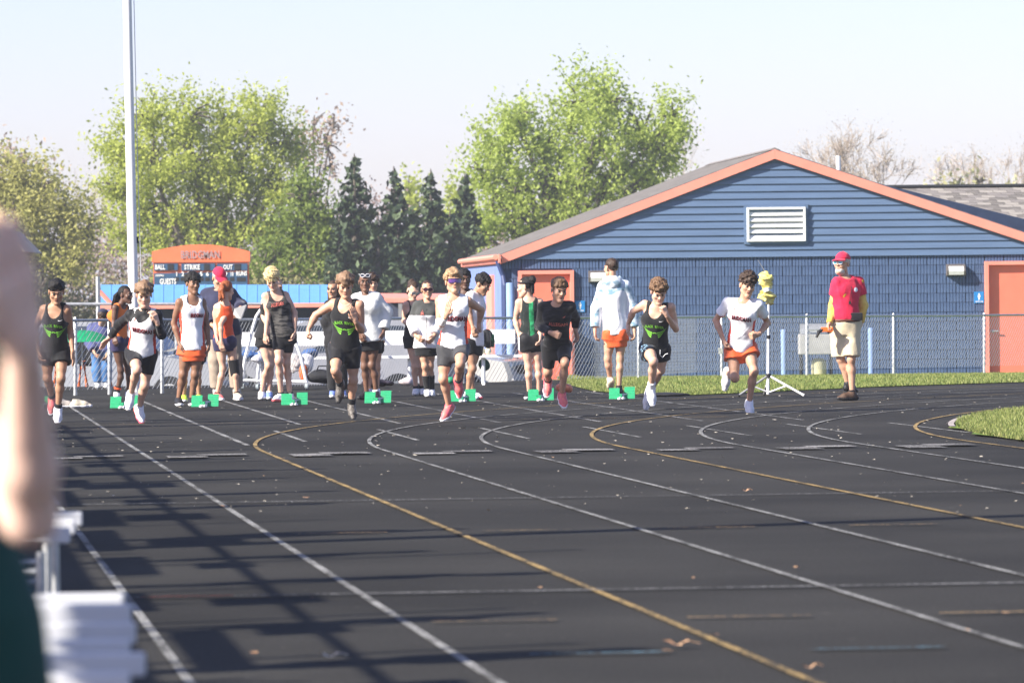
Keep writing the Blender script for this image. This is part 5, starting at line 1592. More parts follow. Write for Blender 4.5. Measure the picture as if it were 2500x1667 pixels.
# ------------------------------------------------------------------ trees
def quads(P, size, m, name, parent, flat=0.0):
    n = len(P); P = np.asarray(P)
    u = RNG.normal(size=(n, 3)); u /= np.linalg.norm(u, axis=1)[:, None]
    w = RNG.normal(size=(n, 3)); w[:, 2] *= (1 - flat); w -= u * (u * w).sum(1)[:, None]; w /= np.linalg.norm(w, axis=1)[:, None] + 1e-9
    s = size * RNG.uniform(.6, 1.4, n)[:, None]
    V = np.stack([P - u * s, P - w * s * .55, P + u * s, P + w * s * .55], 1).reshape(-1, 3)
    return mesh_obj(name, V, np.arange(4 * n).reshape(n, 4), m, parent, None, False)
def branchy(mb, a, d, L_, r, depth, spread, ends, taper=.62, segs=3, n=5, lift=.15):
    pts = [a]; p = np.array(a, float); dd = nrm(d)
    for i in range(segs):
        dd = nrm(dd + RNG.normal(0, .10, 3) + np.array([0, 0, lift * .3])); p = p + dd * L_ / segs; pts.append(p.copy())
    mb.tube(pts, [max(.015, r * (1 - (1 - taper) * i / segs)) for i in range(segs + 1)], n if depth > 1 else 3, cap=False)
    if depth == 0: ends.append(p); return
    for c in range(RNG.integers(2, 4) + (1 if depth < 3 else 0)):
        q = pts[RNG.integers(max(1, segs - 1), segs + 1)]
        nd = nrm(dd + RNG.normal(0, spread, 3) + np.array([0, 0, lift]))
        branchy(mb, q, nd, L_ * RNG.uniform(.58, .82), r * taper * .72, depth - 1, spread, ends, taper, segs, n, lift)
M_BARK = mat("bark", (.10, .085, .07), .9, .3, 6, bump=.6, bscale=18); M_TWIG = mat("pale_twigs", (.36, .30, .25), .9, .2, 3)
def leafy(label, Y, base_px, lobes, lm, trunk_r=.35, n_per=42, csize=.42, leaf=.17, dens=1.0, group=None):
    b = at(base_px, 800, Y); gz0 = -.3; b[2] = gz0
    e = empty('broadleaf_tree', b, label, 'tree', group); sc = Y / F_PX
    cs = [(at(x * 1.063, y * 1.063, Y + RNG.uniform(-1, 1) * r * sc * 1.063 * .6) - b, r * 1.063 * sc) for x, y, r in lobes]
    tm = MB(); mid = np.mean([c for c, r in cs], 0); fork = np.array([mid[0] * .3, 0, mid[2] * .42])
    tm.tube([np.zeros(3), fork * .5 + (.05, 0, 0), fork], [trunk_r * 1.3, trunk_r, trunk_r * .8], 8)
    for c, r in cs:
        k_ = fork + (c - fork) * .5 + RNG.normal(0, .3, 3); tm.tube([fork * RNG.uniform(.6, 1), k_, c], [trunk_r * .5, trunk_r * .3, trunk_r * .12], 6)
        for _ in range(7):
            v = RNG.normal(size=3); v /= np.linalg.norm(v); tm.tube([c + v * r * .1, c + v * r * .55 + (0, 0, .1 * r), c + v * r * .95], [.07, .045, .02], 4, cap=False)
    tm.build('trunk', M_BARK, e)
    P = []
    for c, r in cs:
        ncl = int(20 * r * r * dens) + 6
        v = RNG.normal(size=(ncl, 3)); v /= np.linalg.norm(v, axis=1)[:, None]
        rad = r * RNG.uniform(.25, 1.0, ncl) ** .55; cc = c + v * rad[:, None] * (1, 1, .95)
        for q in cc:
            dirn = nrm(q - c + (0, 0, .4 * r)); m_ = int(n_per * RNG.uniform(.5, 1.3)); t = RNG.normal(0, 1, (m_, 1))
            P.append(q + t * dirn * csize * .9 + RNG.normal(0, csize * .42, (m_, 3)))
    P = np.concatenate(P)
    quads(P, leaf, lm, 'crown', e)
    return e
L_MAPLE = leafmat("spring_leaf", (.42, .49, .08), .2, .6, hue=(.62, .68, .17)); L_MAPLE2 = leafmat("maple_leaf", (.39, .49, .09), .2, .6, hue=(.58, .68, .18))
L_DARK = leafmat("deep_leaf", (.19, .27, .05), .35, .5, hue=(.28, .36, .08)); L_OLIVE = leafmat("olive_leaf", (.42, .42, .12), .25, .55, hue=(.58, .56, .20))
L_PINK = leafmat("pinkish_bud", (.46, .34, .26), .25, .4, hue=(.60, .46, .36)); L_BRUSH = leafmat("brush_leaf", (.26, .20, .14), .35, .35, hue=(.36, .29, .20))
leafy('big pale green maple with wide crown behind the scoreboard and dugout', 225, 500, [(290, 345, 62), (270, 430, 45), (345, 270, 62), (430, 275, 66), (520, 290, 62), (600, 272, 66), (660, 330, 58), (350, 380, 78), (455, 385, 85), (560, 395, 82), (650, 430, 65), (330, 480, 60), (420, 500, 72), (520, 500, 75), (610, 520, 65), (300, 545, 40), (370, 570, 45), (470, 590, 60)], L_MAPLE, .42, 70, .50, .090)
leafy('tall pale green maple rising above the roof of the blue building', 215, 1340, [(1180, 270, 50), (1150, 340, 58), (1250, 330, 60), (1330, 235, 68), (1400, 235, 58), (1370, 320, 75), (1480, 300, 66), (1545, 275, 50), (1530, 350, 52), (1110, 400, 45), (1190, 430, 68), (1290, 430, 72), (1400, 410, 75), (1490, 400, 50), (1130, 490, 55), (1220, 510, 62), (1320, 510, 60), (1110, 540, 38)], L_MAPLE2, .42, 70, .50, .090)
leafy('darker green bushy tree between the pale maple and the first spruce', 205, 720, [(700, 460, 52), (740, 520, 55), (690, 540, 60), (770, 560, 45), (640, 590, 60), (720, 610, 60), (790, 600, 35), (600, 625, 50)], L_DARK, .25, 60, .45, .095)
leafy('olive tinged tree at the edge of the frame above the blurred arm', 215, 90, [(20, 420, 75), (90, 450, 75), (150, 480, 55), (40, 520, 75), (120, 550, 75), (190, 540, 45), (70, 600, 70), (170, 610, 55), (-40, 470, 80)], L_OLIVE, .3, 56, .5, .09)
leafy('sparse pink budded tree behind the olive tree', 262, 60, [(20, 370, 36), (60, 380, 40), (-30, 360, 40), (100, 420, 34)], L_PINK, .2, 12, .6, .12, .7)
leafy('sparse tan budded tree behind the pale maple, towards the spruces', 265, 740, [(720, 290, 44), (745, 330, 46), (765, 290, 28), (700, 350, 40), (760, 380, 30)], L_PINK, .2, 10, .6, .12, .6)
leafy('small yellow green tree showing between two spruces', 290, 945, [(940, 430, 22), (1050, 450, 24), (955, 470, 24), (1040, 490, 22)], L_MAPLE, .15, 26, .4, .15)
leafy('yellow green treetop behind the cross roof at the frame edge', 260, 2250, [(2200, 425, 22), (2250, 418, 20), (2320, 425, 24), (2160, 435, 16)], leafmat("faded_leaf", (.50, .50, .22), .2, .5, hue=(.66, .62, .36)), .15, 10, .5, .13, .7)
def spruce(label, Y, px, top, half, bot=660):
    a = at(px * 1.063, bot * 1.063, Y); a[2] = -.3; t = at(px * 1.063, top * 1.063, Y); H = t[2] + .3; R_ = half * 1.063 * Y / F_PX
    e = empty('spruce_tree', a, label, 'tree', 'spruces between the maples')
    m_ = MB(); m_.tube([(0, 0, 0), (0, 0, H)], [.22, .02], 7); m_.build('trunk', M_BARK, e)
    P = []
    nl = int(H / .26)
    for i in range(nl):
        z = H * (.04 + .96 * i / nl); r = R_ * (1 - z / H) ** .8 + .10; nbr = max(5, int(11 * r / R_) + 4)
        for b in range(nbr):
            an = RNG.uniform(0, 6.283); rr = r * RNG.uniform(.72, 1.12); k_ = max(3, int(15 * rr / 1.2))
            tt = RNG.uniform(.12, 1, k_); droop = -.42 * rr * tt ** 1.4 + .16 * rr * tt ** 4
            wv = RNG.normal(0, .09, k_) * rr * .9
            P.append(np.stack([rr * tt * math.cos(an) - wv * math.sin(an), rr * tt * math.sin(an) + wv * math.cos(an), z + droop + RNG.normal(0, .06, k_) - .05 * np.abs(RNG.normal(0, 1, k_))], 1))
    quads(np.concatenate(P), .165, leafmat("spruce_needles", (.024, .046, .026), .35, .12, hue=(.09, .13, .06)), 'crown', e)
spruce('broadest tall spruce beside the dark green tree', 200, 817, 352, 125); spruce('narrow spruce second from the dark green tree', 206, 907, 382, 100)
spruce('narrow spruce beside the pale maple over the blue building', 204, 992, 388, 105); spruce('shorter spruce half hidden by the pale maple', 212, 1070, 398, 100)
spruce('low spruce in the gap behind the second dugout', 198, 950, 470, 95); spruce('low spruce at the eave of the blue building', 199, 1035, 480, 95)
spruce('low dark spruce behind the dugout roof, beside the dark green tree', 196, 780, 500, 75); spruce('low dark spruce between the dugouts', 197, 870, 500, 75); spruce('low dark spruce behind the white sunglasses girl', 195, 915, 540, 70)
def bare(label, Y, px, top, half, trunk, dens=5, seed=1):
    a = at(px * 1.063, 700, Y); a[2] = -.3; H = at(px * 1.063, top * 1.063, Y)[2] + .3
    e = empty('bare_tree', a, label, 'tree', 'bare spring trees'); m_ = MB(); ends = []
    m_.tube([(0, 0, 0), (0, 0, H * .35)], [trunk * 1.2, trunk], 7)
    for i in range(6):
        an = i * 6.283 / 6 + RNG.uniform(-.3, .3)
        branchy(m_, np.array([0, 0, H * RNG.uniform(.22, .35)]), (math.cos(an) * RNG.uniform(.3, .9), math.sin(an) * .6, 1.0), H * .27, trunk * .55, dens - 1, .42, ends, .66, 3, 4, .10)
    me_ = np.array(m_.v); top_z = me_[:, 2].max(); wx = np.percentile(np.abs(me_[:, 0]), 99.5)
    me_[:, 2] *= H / top_z; me_[:, 0] *= half * 1.063 * Y / F_PX / wx; m_.v = [tuple(v) for v in me_]
    m_.build('trunk', M_TWIG, e)
    E_ = np.array(ends); E_[:, 2] *= H / top_z; E_[:, 0] *= half * 1.063 * Y / F_PX / wx
    P = np.repeat(E_, 5, 0) + RNG.normal(0, .38, (len(E_) * 5, 3)); quads(P, .034, leafmat("tiny_buds", (.46, .38, .29), .2, .4, hue=(.62, .54, .40)), 'crown', e)
bare('pale bare tree behind the white vent pipe', 255, 1975, 272, 150, .17, 6); bare('pale bare tree with rounded crown above the cross roof', 270, 2275, 305, 140, .17, 6)
bare('grey bare tree showing between the olive tree and the flagpole', 260, 215, 385, 55, .12, 4); bare('pale bare tree behind the maple, over the roof slope', 268, 1560, 240, 55, .12, 4)
# brush along the far edge of the field
P = []
for _ in range(900):
    x = RNG.uniform(-26, 4); z = RNG.uniform(0, 1) ** 1.2 * (5.0 + 1.2 * math.sin(x * .7)); y = 232 + RNG.uniform(-3, 6)
    P.append(np.array([x, y, z - .3]) + RNG.normal(0, .45, (60, 3)))
P = np.concatenate(P)
o = quads(P, .085, leafmat("brush", (.30, .22, .20), .3, .35, hue=(.42, .32, .29)), 'undergrowth', None); tag(o, kind='stuff')
P = []
for _ in range(420):
    x = RNG.uniform(-22, -7); z = RNG.uniform(0, 1) ** 1.4 * 2.2; y = 190 + RNG.uniform(-3, 6)
    P.append(np.array([x, y, z - .3]) + RNG.normal(0, .4, (60, 3)))
o = quads(np.concatenate(P), .075, leafmat("scrub", (.17, .19, .06), .4, .35, hue=(.36, .32, .15)), 'scrub_foliage', None); tag(o, kind='stuff')
P = []
for _ in range(700):
    x = RNG.uniform(-130, 160); z = RNG.uniform(0, 1) ** 1.4 * 6; y = 420 + RNG.uniform(-12, 12)
    P.append(np.array([x, y, z - .3]) + RNG.normal(0, 1.3, (20, 3)))
o = quads(np.concatenate(P), .5, leafmat("far_wood", (.30, .28, .17), .3, .35, hue=(.42, .38, .27)), 'far_treeline', None); tag(o, kind='stuff')
# pale house at the frame edge
hp = at(-60, 800, 185); hp[2] = -.3; he = empty('house', hp, 'pale house with weathered roof showing at the frame edge beyond the arm', 'house')
m_ = MB(); m_.box((-1.2, 3, 1.2), (2.6, 2.8, 1.2)); m_.build('wall', mat("house_wall", (.55, .48, .44), .8, .08), he)
ev, rd = at(64, 615, 185) - hp, at(10, 562, 185) - hp
m_ = MB(); m_.prism([(ev[0], -.3, ev[2]), (rd[0], -.3, rd[2]), (rd[0] - 4.5, -.3, rd[2]), (rd[0] - 5.5, -.3, ev[2])], (0, 6.6, 0)); m_.build('roof', mat("house_roof", (.50, .44, .38), .9, .3, 3), he)
# ------------------------------------------------------------------ materials of the people
def skinmat(n, c): return mat(n, c, .5, .10, 9, bump=.12, bscale=90, spec=.35, sss=.12)
SKIN = {'fair': skinmat("fair_skin", (.82, .56, .44)), 'pale': skinmat("pale_skin", (.60, .37, .265)), 'light': skinmat("light_skin", (.53, .305, .20)), 'tan': skinmat("tan_skin", (.42, .235, .145)), 'brown': skinmat("brown_skin", (.24, .125, .075)), 'dark': skinmat("dark_skin", (.115, .060, .040)), 'deep': skinmat("deep_skin", (.16, .082, .052))}
LIPS = {k_: mat("lips_" + k_, c, .4, .08, 20) for k_, c in (('fair', (.55, .25, .21)), ('pale', (.52, .22, .19)), ('light', (.46, .19, .15)), ('tan', (.30, .13, .10)), ('brown', (.19, .085, .065)), ('dark', (.13, .055, .045)), ('deep', (.17, .075, .06)))}
M_EYE = mat("shaded_eyeball", (.17, .14, .125), .35, .05); M_IRIS = mat("iris", (.035, .022, .015), .2, .1); M_DARKRED = mat("mouth_inside", (.06, .015, .012), .6, .1)  # eyeballs coloured dark to stand for the shade of the eye sockets
H_BLACK = mat("black_hair", (.012, .011, .011), .65, .3, 55, bump=.9, bscale=90, spec=.25, stretch=(1, 1, .16)); H_DBROWN = mat("dark_brown_hair", (.045, .026, .016), .5, .35, 55, bump=.9, bscale=90, stretch=(1, 1, .16)); H_BROWN = mat("brown_hair", (.15, .085, .045), .5, .4, 55, bump=.9, bscale=90, stretch=(1, 1, .16))
H_LBROWN = mat("light_brown_hair", (.22, .135, .08), .5, .35, 55, bump=.9, bscale=90, stretch=(1, 1, .16)); H_BLOND = mat("blond_hair", (.66, .46, .17), .5, .3, 55, bump=.9, bscale=90, col2=(.85, .68, .36), stretch=(1, 1, .16)); H_GINGER = mat("ginger_hair", (.26, .075, .025), .5, .35, 55, bump=.9, bscale=90, stretch=(1, 1, .16))
H_SBLOND = mat("sandy_hair", (.36, .23, .125), .5, .35, 55, bump=.9, bscale=90, stretch=(1, 1, .16)); H_GREY = mat("grey_beard", (.50, .46, .42), .7, .25, 60)
def cloth(n, c, var=.08, sc=7, b=.25, rough=.8, **kw): return mat(n, c, rough, var, sc, bump=b, bscale=35, spec=.2, sheen=.15, **kw)
T_WHITE = cloth("white_jersey", (.80, .80, .82), .04); T_BLACK = cloth("black_jersey", (.013, .0135, .015), .3); T_BLK2 = cloth("black_tights", (.010, .010, .012), .2, rough=.6); T_DGREY = cloth("dark_grey_shorts", (.045, .046, .050), .15, rough=.6)
T_RED = cloth("red_side_panel", (.62, .06, .03), .06); T_ORSH = cloth("orange_shorts", (.72, .115, .03), .08, rough=.55); T_ORTOP = cloth("orange_top", (.80, .19, .03), .08); T_ORTOP2 = cloth("red_orange_top", (.74, .10, .03), .08)
T_NAVYSH = cloth("navy_shorts", (.030, .026, .075), .2, rough=.6); T_NAVY = cloth("navy_jacket", (.026, .028, .060), .25); T_KHAKI = cloth("khaki", (.32, .26, .20), .12); T_BEIGE = cloth("beige_shorts", (.62, .53, .36), .07)
T_FLEECE = cloth("cream_fleece", (.68, .69, .66), .06, 12, .6, .95); T_POLO = cloth("red_polo", (.66, .020, .065), .07); T_YEL = cloth("yellow_sleeve", (.75, .42, .015), .25, 9, col2=(.85, .62, .18))
T_CAMO = cloth("dark_wave_jersey", (.018, .018, .019), .2, 9, thr=(.46, .54), col2=(.085, .080, .075), stretch=(1, 1, 4.0)); T_CAMO2 = cloth("dark_ripple_jersey", (.016, .016, .017), .2, 8, thr=(.55, .70), col2=(.05, .05, .052), stretch=(1, 1, 4.5))
T_TIE = cloth("pale_blue_dye", (.26, .44, .56), .2, 12, thr=(.40, .60), col2=(.74, .80, .84)); T_FLOR = cloth("patterned_liner", (.02, .03, .05), .2, 26, thr=(.56, .62), col2=(.25, .45, .62)); T_GRNT = cloth("green_panel", (.03, .38, .14), .2, 22, thr=(.45, .55), col2=(.01, .16, .06))
T_BGRN = cloth("black_green_jersey", (.012, .02, .018), .2, 9, thr=(.58, .66), col2=(.055, .065, .06), stretch=(3, 3, .8)); T_GREYJ = cloth("dark_grey_jacket", (.055, .058, .055), .2); T_JEANS = cloth("blue_jeans", (.06, .15, .33), .25, 9, .4); T_HOOD = cloth("blue_hoodie", (.07, .08, .20), .15)
T_SOCKW = cloth("white_sock", (.76, .76, .78), .05); T_SOCKB = cloth("black_sock", (.015, .015, .017), .2)
S_WHITE = mat("white_shoe", (.76, .76, .78), .5, .05, 20); S_PINK = mat("pink_shoe", (.72, .09, .20), .5, .2, 14, col2=(.80, .24, .16)); S_DARK = mat("dark_shoe", (.05, .045, .042), .5, .4, 40, col2=(.20, .18, .16)); S_BLK = mat("black_shoe", (.018, .018, .02), .5, .2, 20)
S_LIME = mat("lime_shoe", (.50, .78, .06), .45, .1, 14); S_BEIGE = mat("beige_shoe", (.62, .55, .42), .6, .1, 20); S_BROWN = mat("brown_boot", (.085, .05, .032), .6, .2, 20); S_BLUE = mat("blue_shoe", (.18, .26, .60), .5, .2, 20); S_GREY = mat("grey_shoe", (.42, .38, .34), .6, .2, 20)
L_GREEN = mat("lime_print", (.22, .62, .06), .6, .08, 20); L_RED = mat("red_print", (.52, .035, .05), .6, .08, 20); L_BLACK = mat("black_print", (.015, .012, .02), .6, .1, 20); L_CORAL = mat("coral_print", (.70, .17, .13), .6, .1, 20); L_WHITE = mat("white_print", (.80, .80, .80), .6, .03, 20)
def panels(p, w=.86, top=.78):                              # red side panels under the arms
    def f(c):
        u, v, s = p.uvt(c)
        return ((np.abs(u) > p.aw(s) * (.985 + .10 * (1 - w)) ) & (s < top)).astype(int)
    return f
def bridgman(p, sh, t, u=0, w=.235, h=.058, slant=0.0):
    lettering(p, sh, "BRIDGMAN", t, u, w, h, L_RED, lift=.003, slant=slant); lettering(p, sh, "BRIDGMAN", t - .004 / p.Ls, u + .004, w * .995, h * .82, L_BLACK, lift=.0045, slant=slant)
def stripes(p, sh, t, u, m):                                 # small three bar mark on the chest
    polys = []
    for i in range(3):
        x = u + (i - 1) * .011; h = .010 + .008 * i
        polys.append(([(x - .004, t + h / p.Ls), (x + .004, t + (h + .004) / p.Ls)], [(x - .004 + .004, t), (x + .004 + .004, t)]))
    emblem(p, sh, polys, m, 'chest_mark')
def blackriver(p, sh, t, u=0, w=.21):
    for txt, du in (("BLACK", -.29), ("RIVER", .27)):
        lettering(p, sh, txt, t + (.0) / p.Ls, u + du * w, w * .46, .036, L_GREEN, arc=.004, slant=.16 if du < 0 else -.16)
    wings(p, sh, t - .042 / p.Ls, u, w * 1.35, L_GREEN); swoosh(p, sh, t + .085 / p.Ls, u + .085, .055, L_WHITE)

# ------------------------------------------------------------------ the sprinters
RUN = 'sprinters coming out of the blocks'
p = person('sprinter in black tank with green wing print, partly covered by the blurred foreground arm', 1, 59.85,
    'hd 432 352 -.22; nk 428 462 -.15; sa 330 486 -.12; sb 520 486 -.18; ea 262 640 .0; eb 540 650 -.05; wa 292 800 -.1; wb 556 800 -.12; fa 300 850 -.12; fb 566 870 -.14; pa 368 815; pb 470 815; ka 362 1010 .05; kb 466 1015 -.12; aa 398 1160 .38; ab 445 1245 0; ta 395 1250 .35; tb 442 1345 -.15',
    skin='tan', face=(6, 24, 0), hair=('part', H_BLACK), hands=('relaxed', 'flat'), mouth=.8, group=RUN, toe=('', '-F'))
s = shirt(p, 'tank', T_BLACK, t0=.02, flare=.008, colour=None, seed=11); blackriver(p, s, .62, .0); shorts(p, T_BLACK, .42, .026, seed=12); socks(p, T_SOCKB, .16); shoes(p, [S_PINK, S_WHITE], S_WHITE, S_WHITE)

p = person('sprinter in white team tank over a black long sleeved turtleneck, black shorts', 1, 59.0,
    'hd 1102 376 -.22; nk 1112 498 -.14; sa 990 528 -.10; sb 1212 528 -.20; ea 912 602 .06; eb 1238 682 -.12; wa 842 700 .22; wb 1206 592 -.34; fa 800 745 .26; fb 1190 545 -.36; pa 1020 828 -.02; pb 1142 838 0; ka 1050 950 -.38; kb 1108 1070 .0; aa 1003 1130 -.02; ab 1068 1235 .12; ta 992 1230 -.02; tb 1088 1345 -.02',
    skin='pale', face=(4, 20, 0), hair=('mop', H_LBROWN), brow=H_BROWN, hands=('flat', 'relaxed'), group=RUN, toe=('-F', '-F'))
shirt(p, 'long', T_BLK2, 'undershirt', t0=.1, off=.009, flare=.0, sleeve=1.9, loose=.004, neckr=.8, scoop=.5, seed=13)
s = shirt(p, 'tank', [T_WHITE, T_RED], t0=-.02, off=.014, flare=.012, colour=panels(p), seed=14, tilt=.3); bridgman(p, s, .60, .015, .24, .058); stripes(p, s, .80, -.085, L_CORAL)
sleeve_part(p, 'collar', p.nk - p.up * .03, p.nk + p.up * .045 + p.hf * .01, .066, .060, T_BLK2); shorts(p, T_BLK2, .62, .004, off=.008, seed=15); shoes(p, S_WHITE, [S_WHITE, S_PINK], S_WHITE); socks(p, T_SOCKW, .06)

p = person('muscular sprinter in black tank with green wing print and a thin necklace', 3, 59.75,
    'hd 448 306 -.18; nk 462 432 -.12; sa 352 442 -.05; sb 566 452 -.18; ea 222 530 .02; eb 570 645 -.1; wa 168 640 .0; wb 528 580 -.32; fa 160 690 -.02; fb 516 530 -.34; pa 388 790; pb 500 795; ka 372 955 -.26; kb 510 1030 .0; aa 408 1060 .06; ab 496 1215 .10; ta 398 1180 .05; tb 512 1320 -.04',
    skin='light', face=(4, 20, 0), hair=('mop', H_LBROWN), brow=H_BROWN, hands=('fist', 'flat'), m=1.10, group=RUN, toe=('-F', '-F'))
s = shirt(p, 'tank', [T_BLACK, L_WHITE], t0=.0, flare=.006, seed=21); blackriver(p, s, .60, .01, .22); shorts(p, T_BLK2, .62, .004, off=.010, seed=22); socks(p, T_SOCKB, .26); shoes(p, S_DARK, S_BLK, S_WHITE)
m_ = MB(); M_ = [p.nk + p.ac_s * (.066 * math.cos(a)) + p.fr_s * (.052 + .052 * math.sin(a) * .5) - p.up * (.045 * math.sin(a) - .02) for a in np.linspace(.1, 3.04, 12)]; m_.tube(M_, .0042, 5); m_.build('necklace', mat("necklace", (.62, .55, .44), .4, .1), p.root, True)

p = person('sprinter in sunglasses and white sleeveless team top with a white arm sleeve', 4, 58.3,
    'hd 492 276 -.05; nk 494 392 -.05; sa 378 424 -.02; sb 612 424 -.06; ea 388 622 -.1; eb 706 490 .14; wa 436 540 -.34; wb 688 592 .18; fa 450 470 -.36; fb 690 640 .18; pa 432 790; pb 552 790; ka 414 1020 -.06; kb 545 905 -.38; aa 458 1225 .10; ab 528 1030 -.06; ta 412 1325 -.05; tb 545 1165 -.05',
    skin='light', face=(10, -2, 0), hair=('mop', H_SBLOND, 5), hands=('flat', 'fist'), m=1.02, group=RUN, toe=('-F', '-F'))
s = shirt(p, 'sleeveless', [T_WHITE, T_RED], t0=.02, off=.012, flare=.014, colour=panels(p, .95, .62), wr=.008, wf=34, seed=31, tilt=-.12); bridgman(p, s, .60, .035, .235, .060)
sleeve_part(p, 'arm_sleeve', p.j['ea'] + (p.j['sa'] - p.j['ea']) * .30, p.j['ea'], .047, .043, T_WHITE); sleeve_part(p, 'arm_sleeve', p.j['ea'], p.j['wa'] + (p.j['ea'] - p.j['wa']) * .15, .046, .034, T_WHITE)
shorts(p, T_DGREY, .60, .004, off=.010, seed=32); shoes(p, S_PINK, S_WHITE, S_BLK); glasses(p, S_BLK, mat("purple_lens", (.05, .02, .16), .08, .2, 20, spec=1.0, col2=(.14, .03, .20)), 'band')
socks(p, T_SOCKB, .07, 'b')

p = person('sprinter in black long sleeved team shirt leaning forward with open mouth', 4, 60.3,
    'hd 1300 338 -.28; nk 1288 446 -.20; sa 1168 472 -.12; sb 1398 468 -.24; ea 1148 612 -.05; eb 1428 560 .04; wa 1240 668 -.34; wb 1426 640 .04; fa 1298 690 -.36; fb 1440 690 .04; pa 1226 772; pb 1338 780; ka 1216 960 .06; kb 1346 895 -.33; aa 1216 1030 .44; ab 1324 1135 -.14; ta 1212 1100 .42; tb 1342 1225 -.2',
    skin='light', face=(20, 16, 3), hair=('part', H_BROWN, 6), brow=H_BROWN, hands=('fist', 'relaxed'), mouth=1.3, group=RUN, toe=('', '-F'))
s = shirt(p, 'long', T_CAMO2, t0=.0, off=.012, flare=.008, sleeve=1.88, loose=.003, wr=.005, wf=30, seed=41); lettering(p, s, "ALLEGAN", .62, .03, .21, .048, L_CORAL)
shorts(p, T_BLK2, .86, .004, off=.009, seed=42); shoes(p, S_PINK, S_WHITE, S_BLK); socks(p, T_SOCKB, .10, 'a'); emblem(p, s, [([(.095, .80), (.115, .815), (.125, .83)], [(.095, .79), (.115, .80), (.125, .83)])], L_CORAL, 'swoosh')

p = person('curly haired sprinter in black tank with green wing print looking down, white shoes', 5, 60.5,
    'hd 1280 352 -.26; nk 1264 468 -.16; sa 1166 448 -.10; sb 1384 470 -.18; ea 1082 505 .0; eb 1412 640 -.08; wa 1048 600 .10; wb 1340 530 -.34; fa 1046 640 .10; fb 1322 478 -.36; pa 1196 790; pb 1304 800; ka 1240 885 -.36; kb 1296 950 .05; aa 1222 1090 -.12; ab 1212 1120 .42; ta 1236 1210 -.12; tb 1180 1280 .40',
    skin='pale', face=(8, 32, 0), hair=('curly', H_BROWN, 4), brow=H_BROWN, hands=('relaxed', 'fist'), m=.98, group=RUN, toe=('-F', ''))
s = shirt(p, 'tank', T_BLACK, t0=-.02, flare=.012, seed=51); blackriver(p, s, .60, .0); shorts(p, [T_FLOR, T_BLACK], .44, .020, seed=52, colour=lambda c, p=p: (p.uvt(c)[0] > -.01).astype(int)); socks(p, T_SOCKW, .22); shoes(p, S_WHITE, S_WHITE, S_WHITE)
m_ = MB(); b0 = p.pc + p.fr_h * .15 + p.up * .05 + p.ac_h * .06; m_.tube([b0, b0 - p.up * .06 + p.ac_h * .0, b0 - p.up * .09 + p.ac_h * .03, b0 - p.up * .05 + p.ac_h * .06, b0 - p.up * .04 + p.ac_h * .09], .005, 5); m_.build('drawstring', L_WHITE, p.root, True)

p = person('curly dark haired sprinter in white team tee and orange shorts leaning into the bend', 6, 61.2,
    'hd 548 304 -.20; nk 520 428 -.14; sa 384 436 -.06; sb 636 448 -.18; ea 306 570 .02; eb 704 590 .06; wa 364 722 -.08; wb 636 676 -.14; fa 378 775 -.1; fb 596 692 -.18; pa 436 800; pb 556 790; ka 452 1010 -.10; kb 600 960 -.14; aa 398 975 .32; ab 562 1195 .0; ta 380 1085 .34; tb 574 1280 -.1',
    skin='light', face=(14, 14, 8), hair=('curlytop', H_DBROWN, 7), brow=H_BLACK, hands=('fist', 'fist'), mouth=1.0, group=RUN, toe=('', '-F'))
s = shirt(p, 'tee', [T_WHITE, T_RED], t0=.0, off=.012, flare=.012, sleeve=.62, loose=.012, colour=panels(p, 1.0, .66), wr=.008, wf=30, seed=61, tilt=-.12); bridgman(p, s, .70, .0, .225, .058, -.08); stripes(p, s, .86, -.085, L_CORAL)
shorts(p, T_ORSH, .34, .030, off=.016, wr=.006, seed=62); shoes(p, S_WHITE, S_WHITE, S_WHITE); socks(p, T_SOCKW, .05)

# ------------------------------------------------------------------ the people waiting behind the line
STD = 'people waiting behind the starting line'
p = person('girl with long black braids in orange top and navy shorts, looking aside', 1, 73.5,
    'hd 962 376 0; nk 915 462 .04; sa 880 474 -.12; sb 968 474 .12; ea 872 590 -.12; eb 960 590 .14; wa 880 690 -.22; wb 950 690 .0; pa 890 742 -.05; pb 938 742 .08; ka 925 950 -.04; kb 978 950 .08; aa 893 1130 .02; ab 984 1130 .1; ta 890 1180 -.1; tb 1000 1180 0',
    fem=True, k=.93, skin='dark', face=(58, 4, 0), hair=('braids', H_BLACK, 3), group=STD, toe=('-G', '-G'), back=True)
shirt(p, 'tank', T_ORTOP, t0=.02, off=.010, flare=.004, seed=71, armhole=.9); shorts(p, T_NAVYSH, .30, .003, off=.008, seed=72); socks(p, T_SOCKB, .32, 'a'); shoes(p, S_WHITE, S_WHITE); sleeve_part(p, 'ankle_band', p.j['aa'] + (p.j['ka'] - p.j['aa']) * .18, p.j['aa'] + (p.j['ka'] - p.j['aa']) * .27, .050, .054, T_ORTOP2)

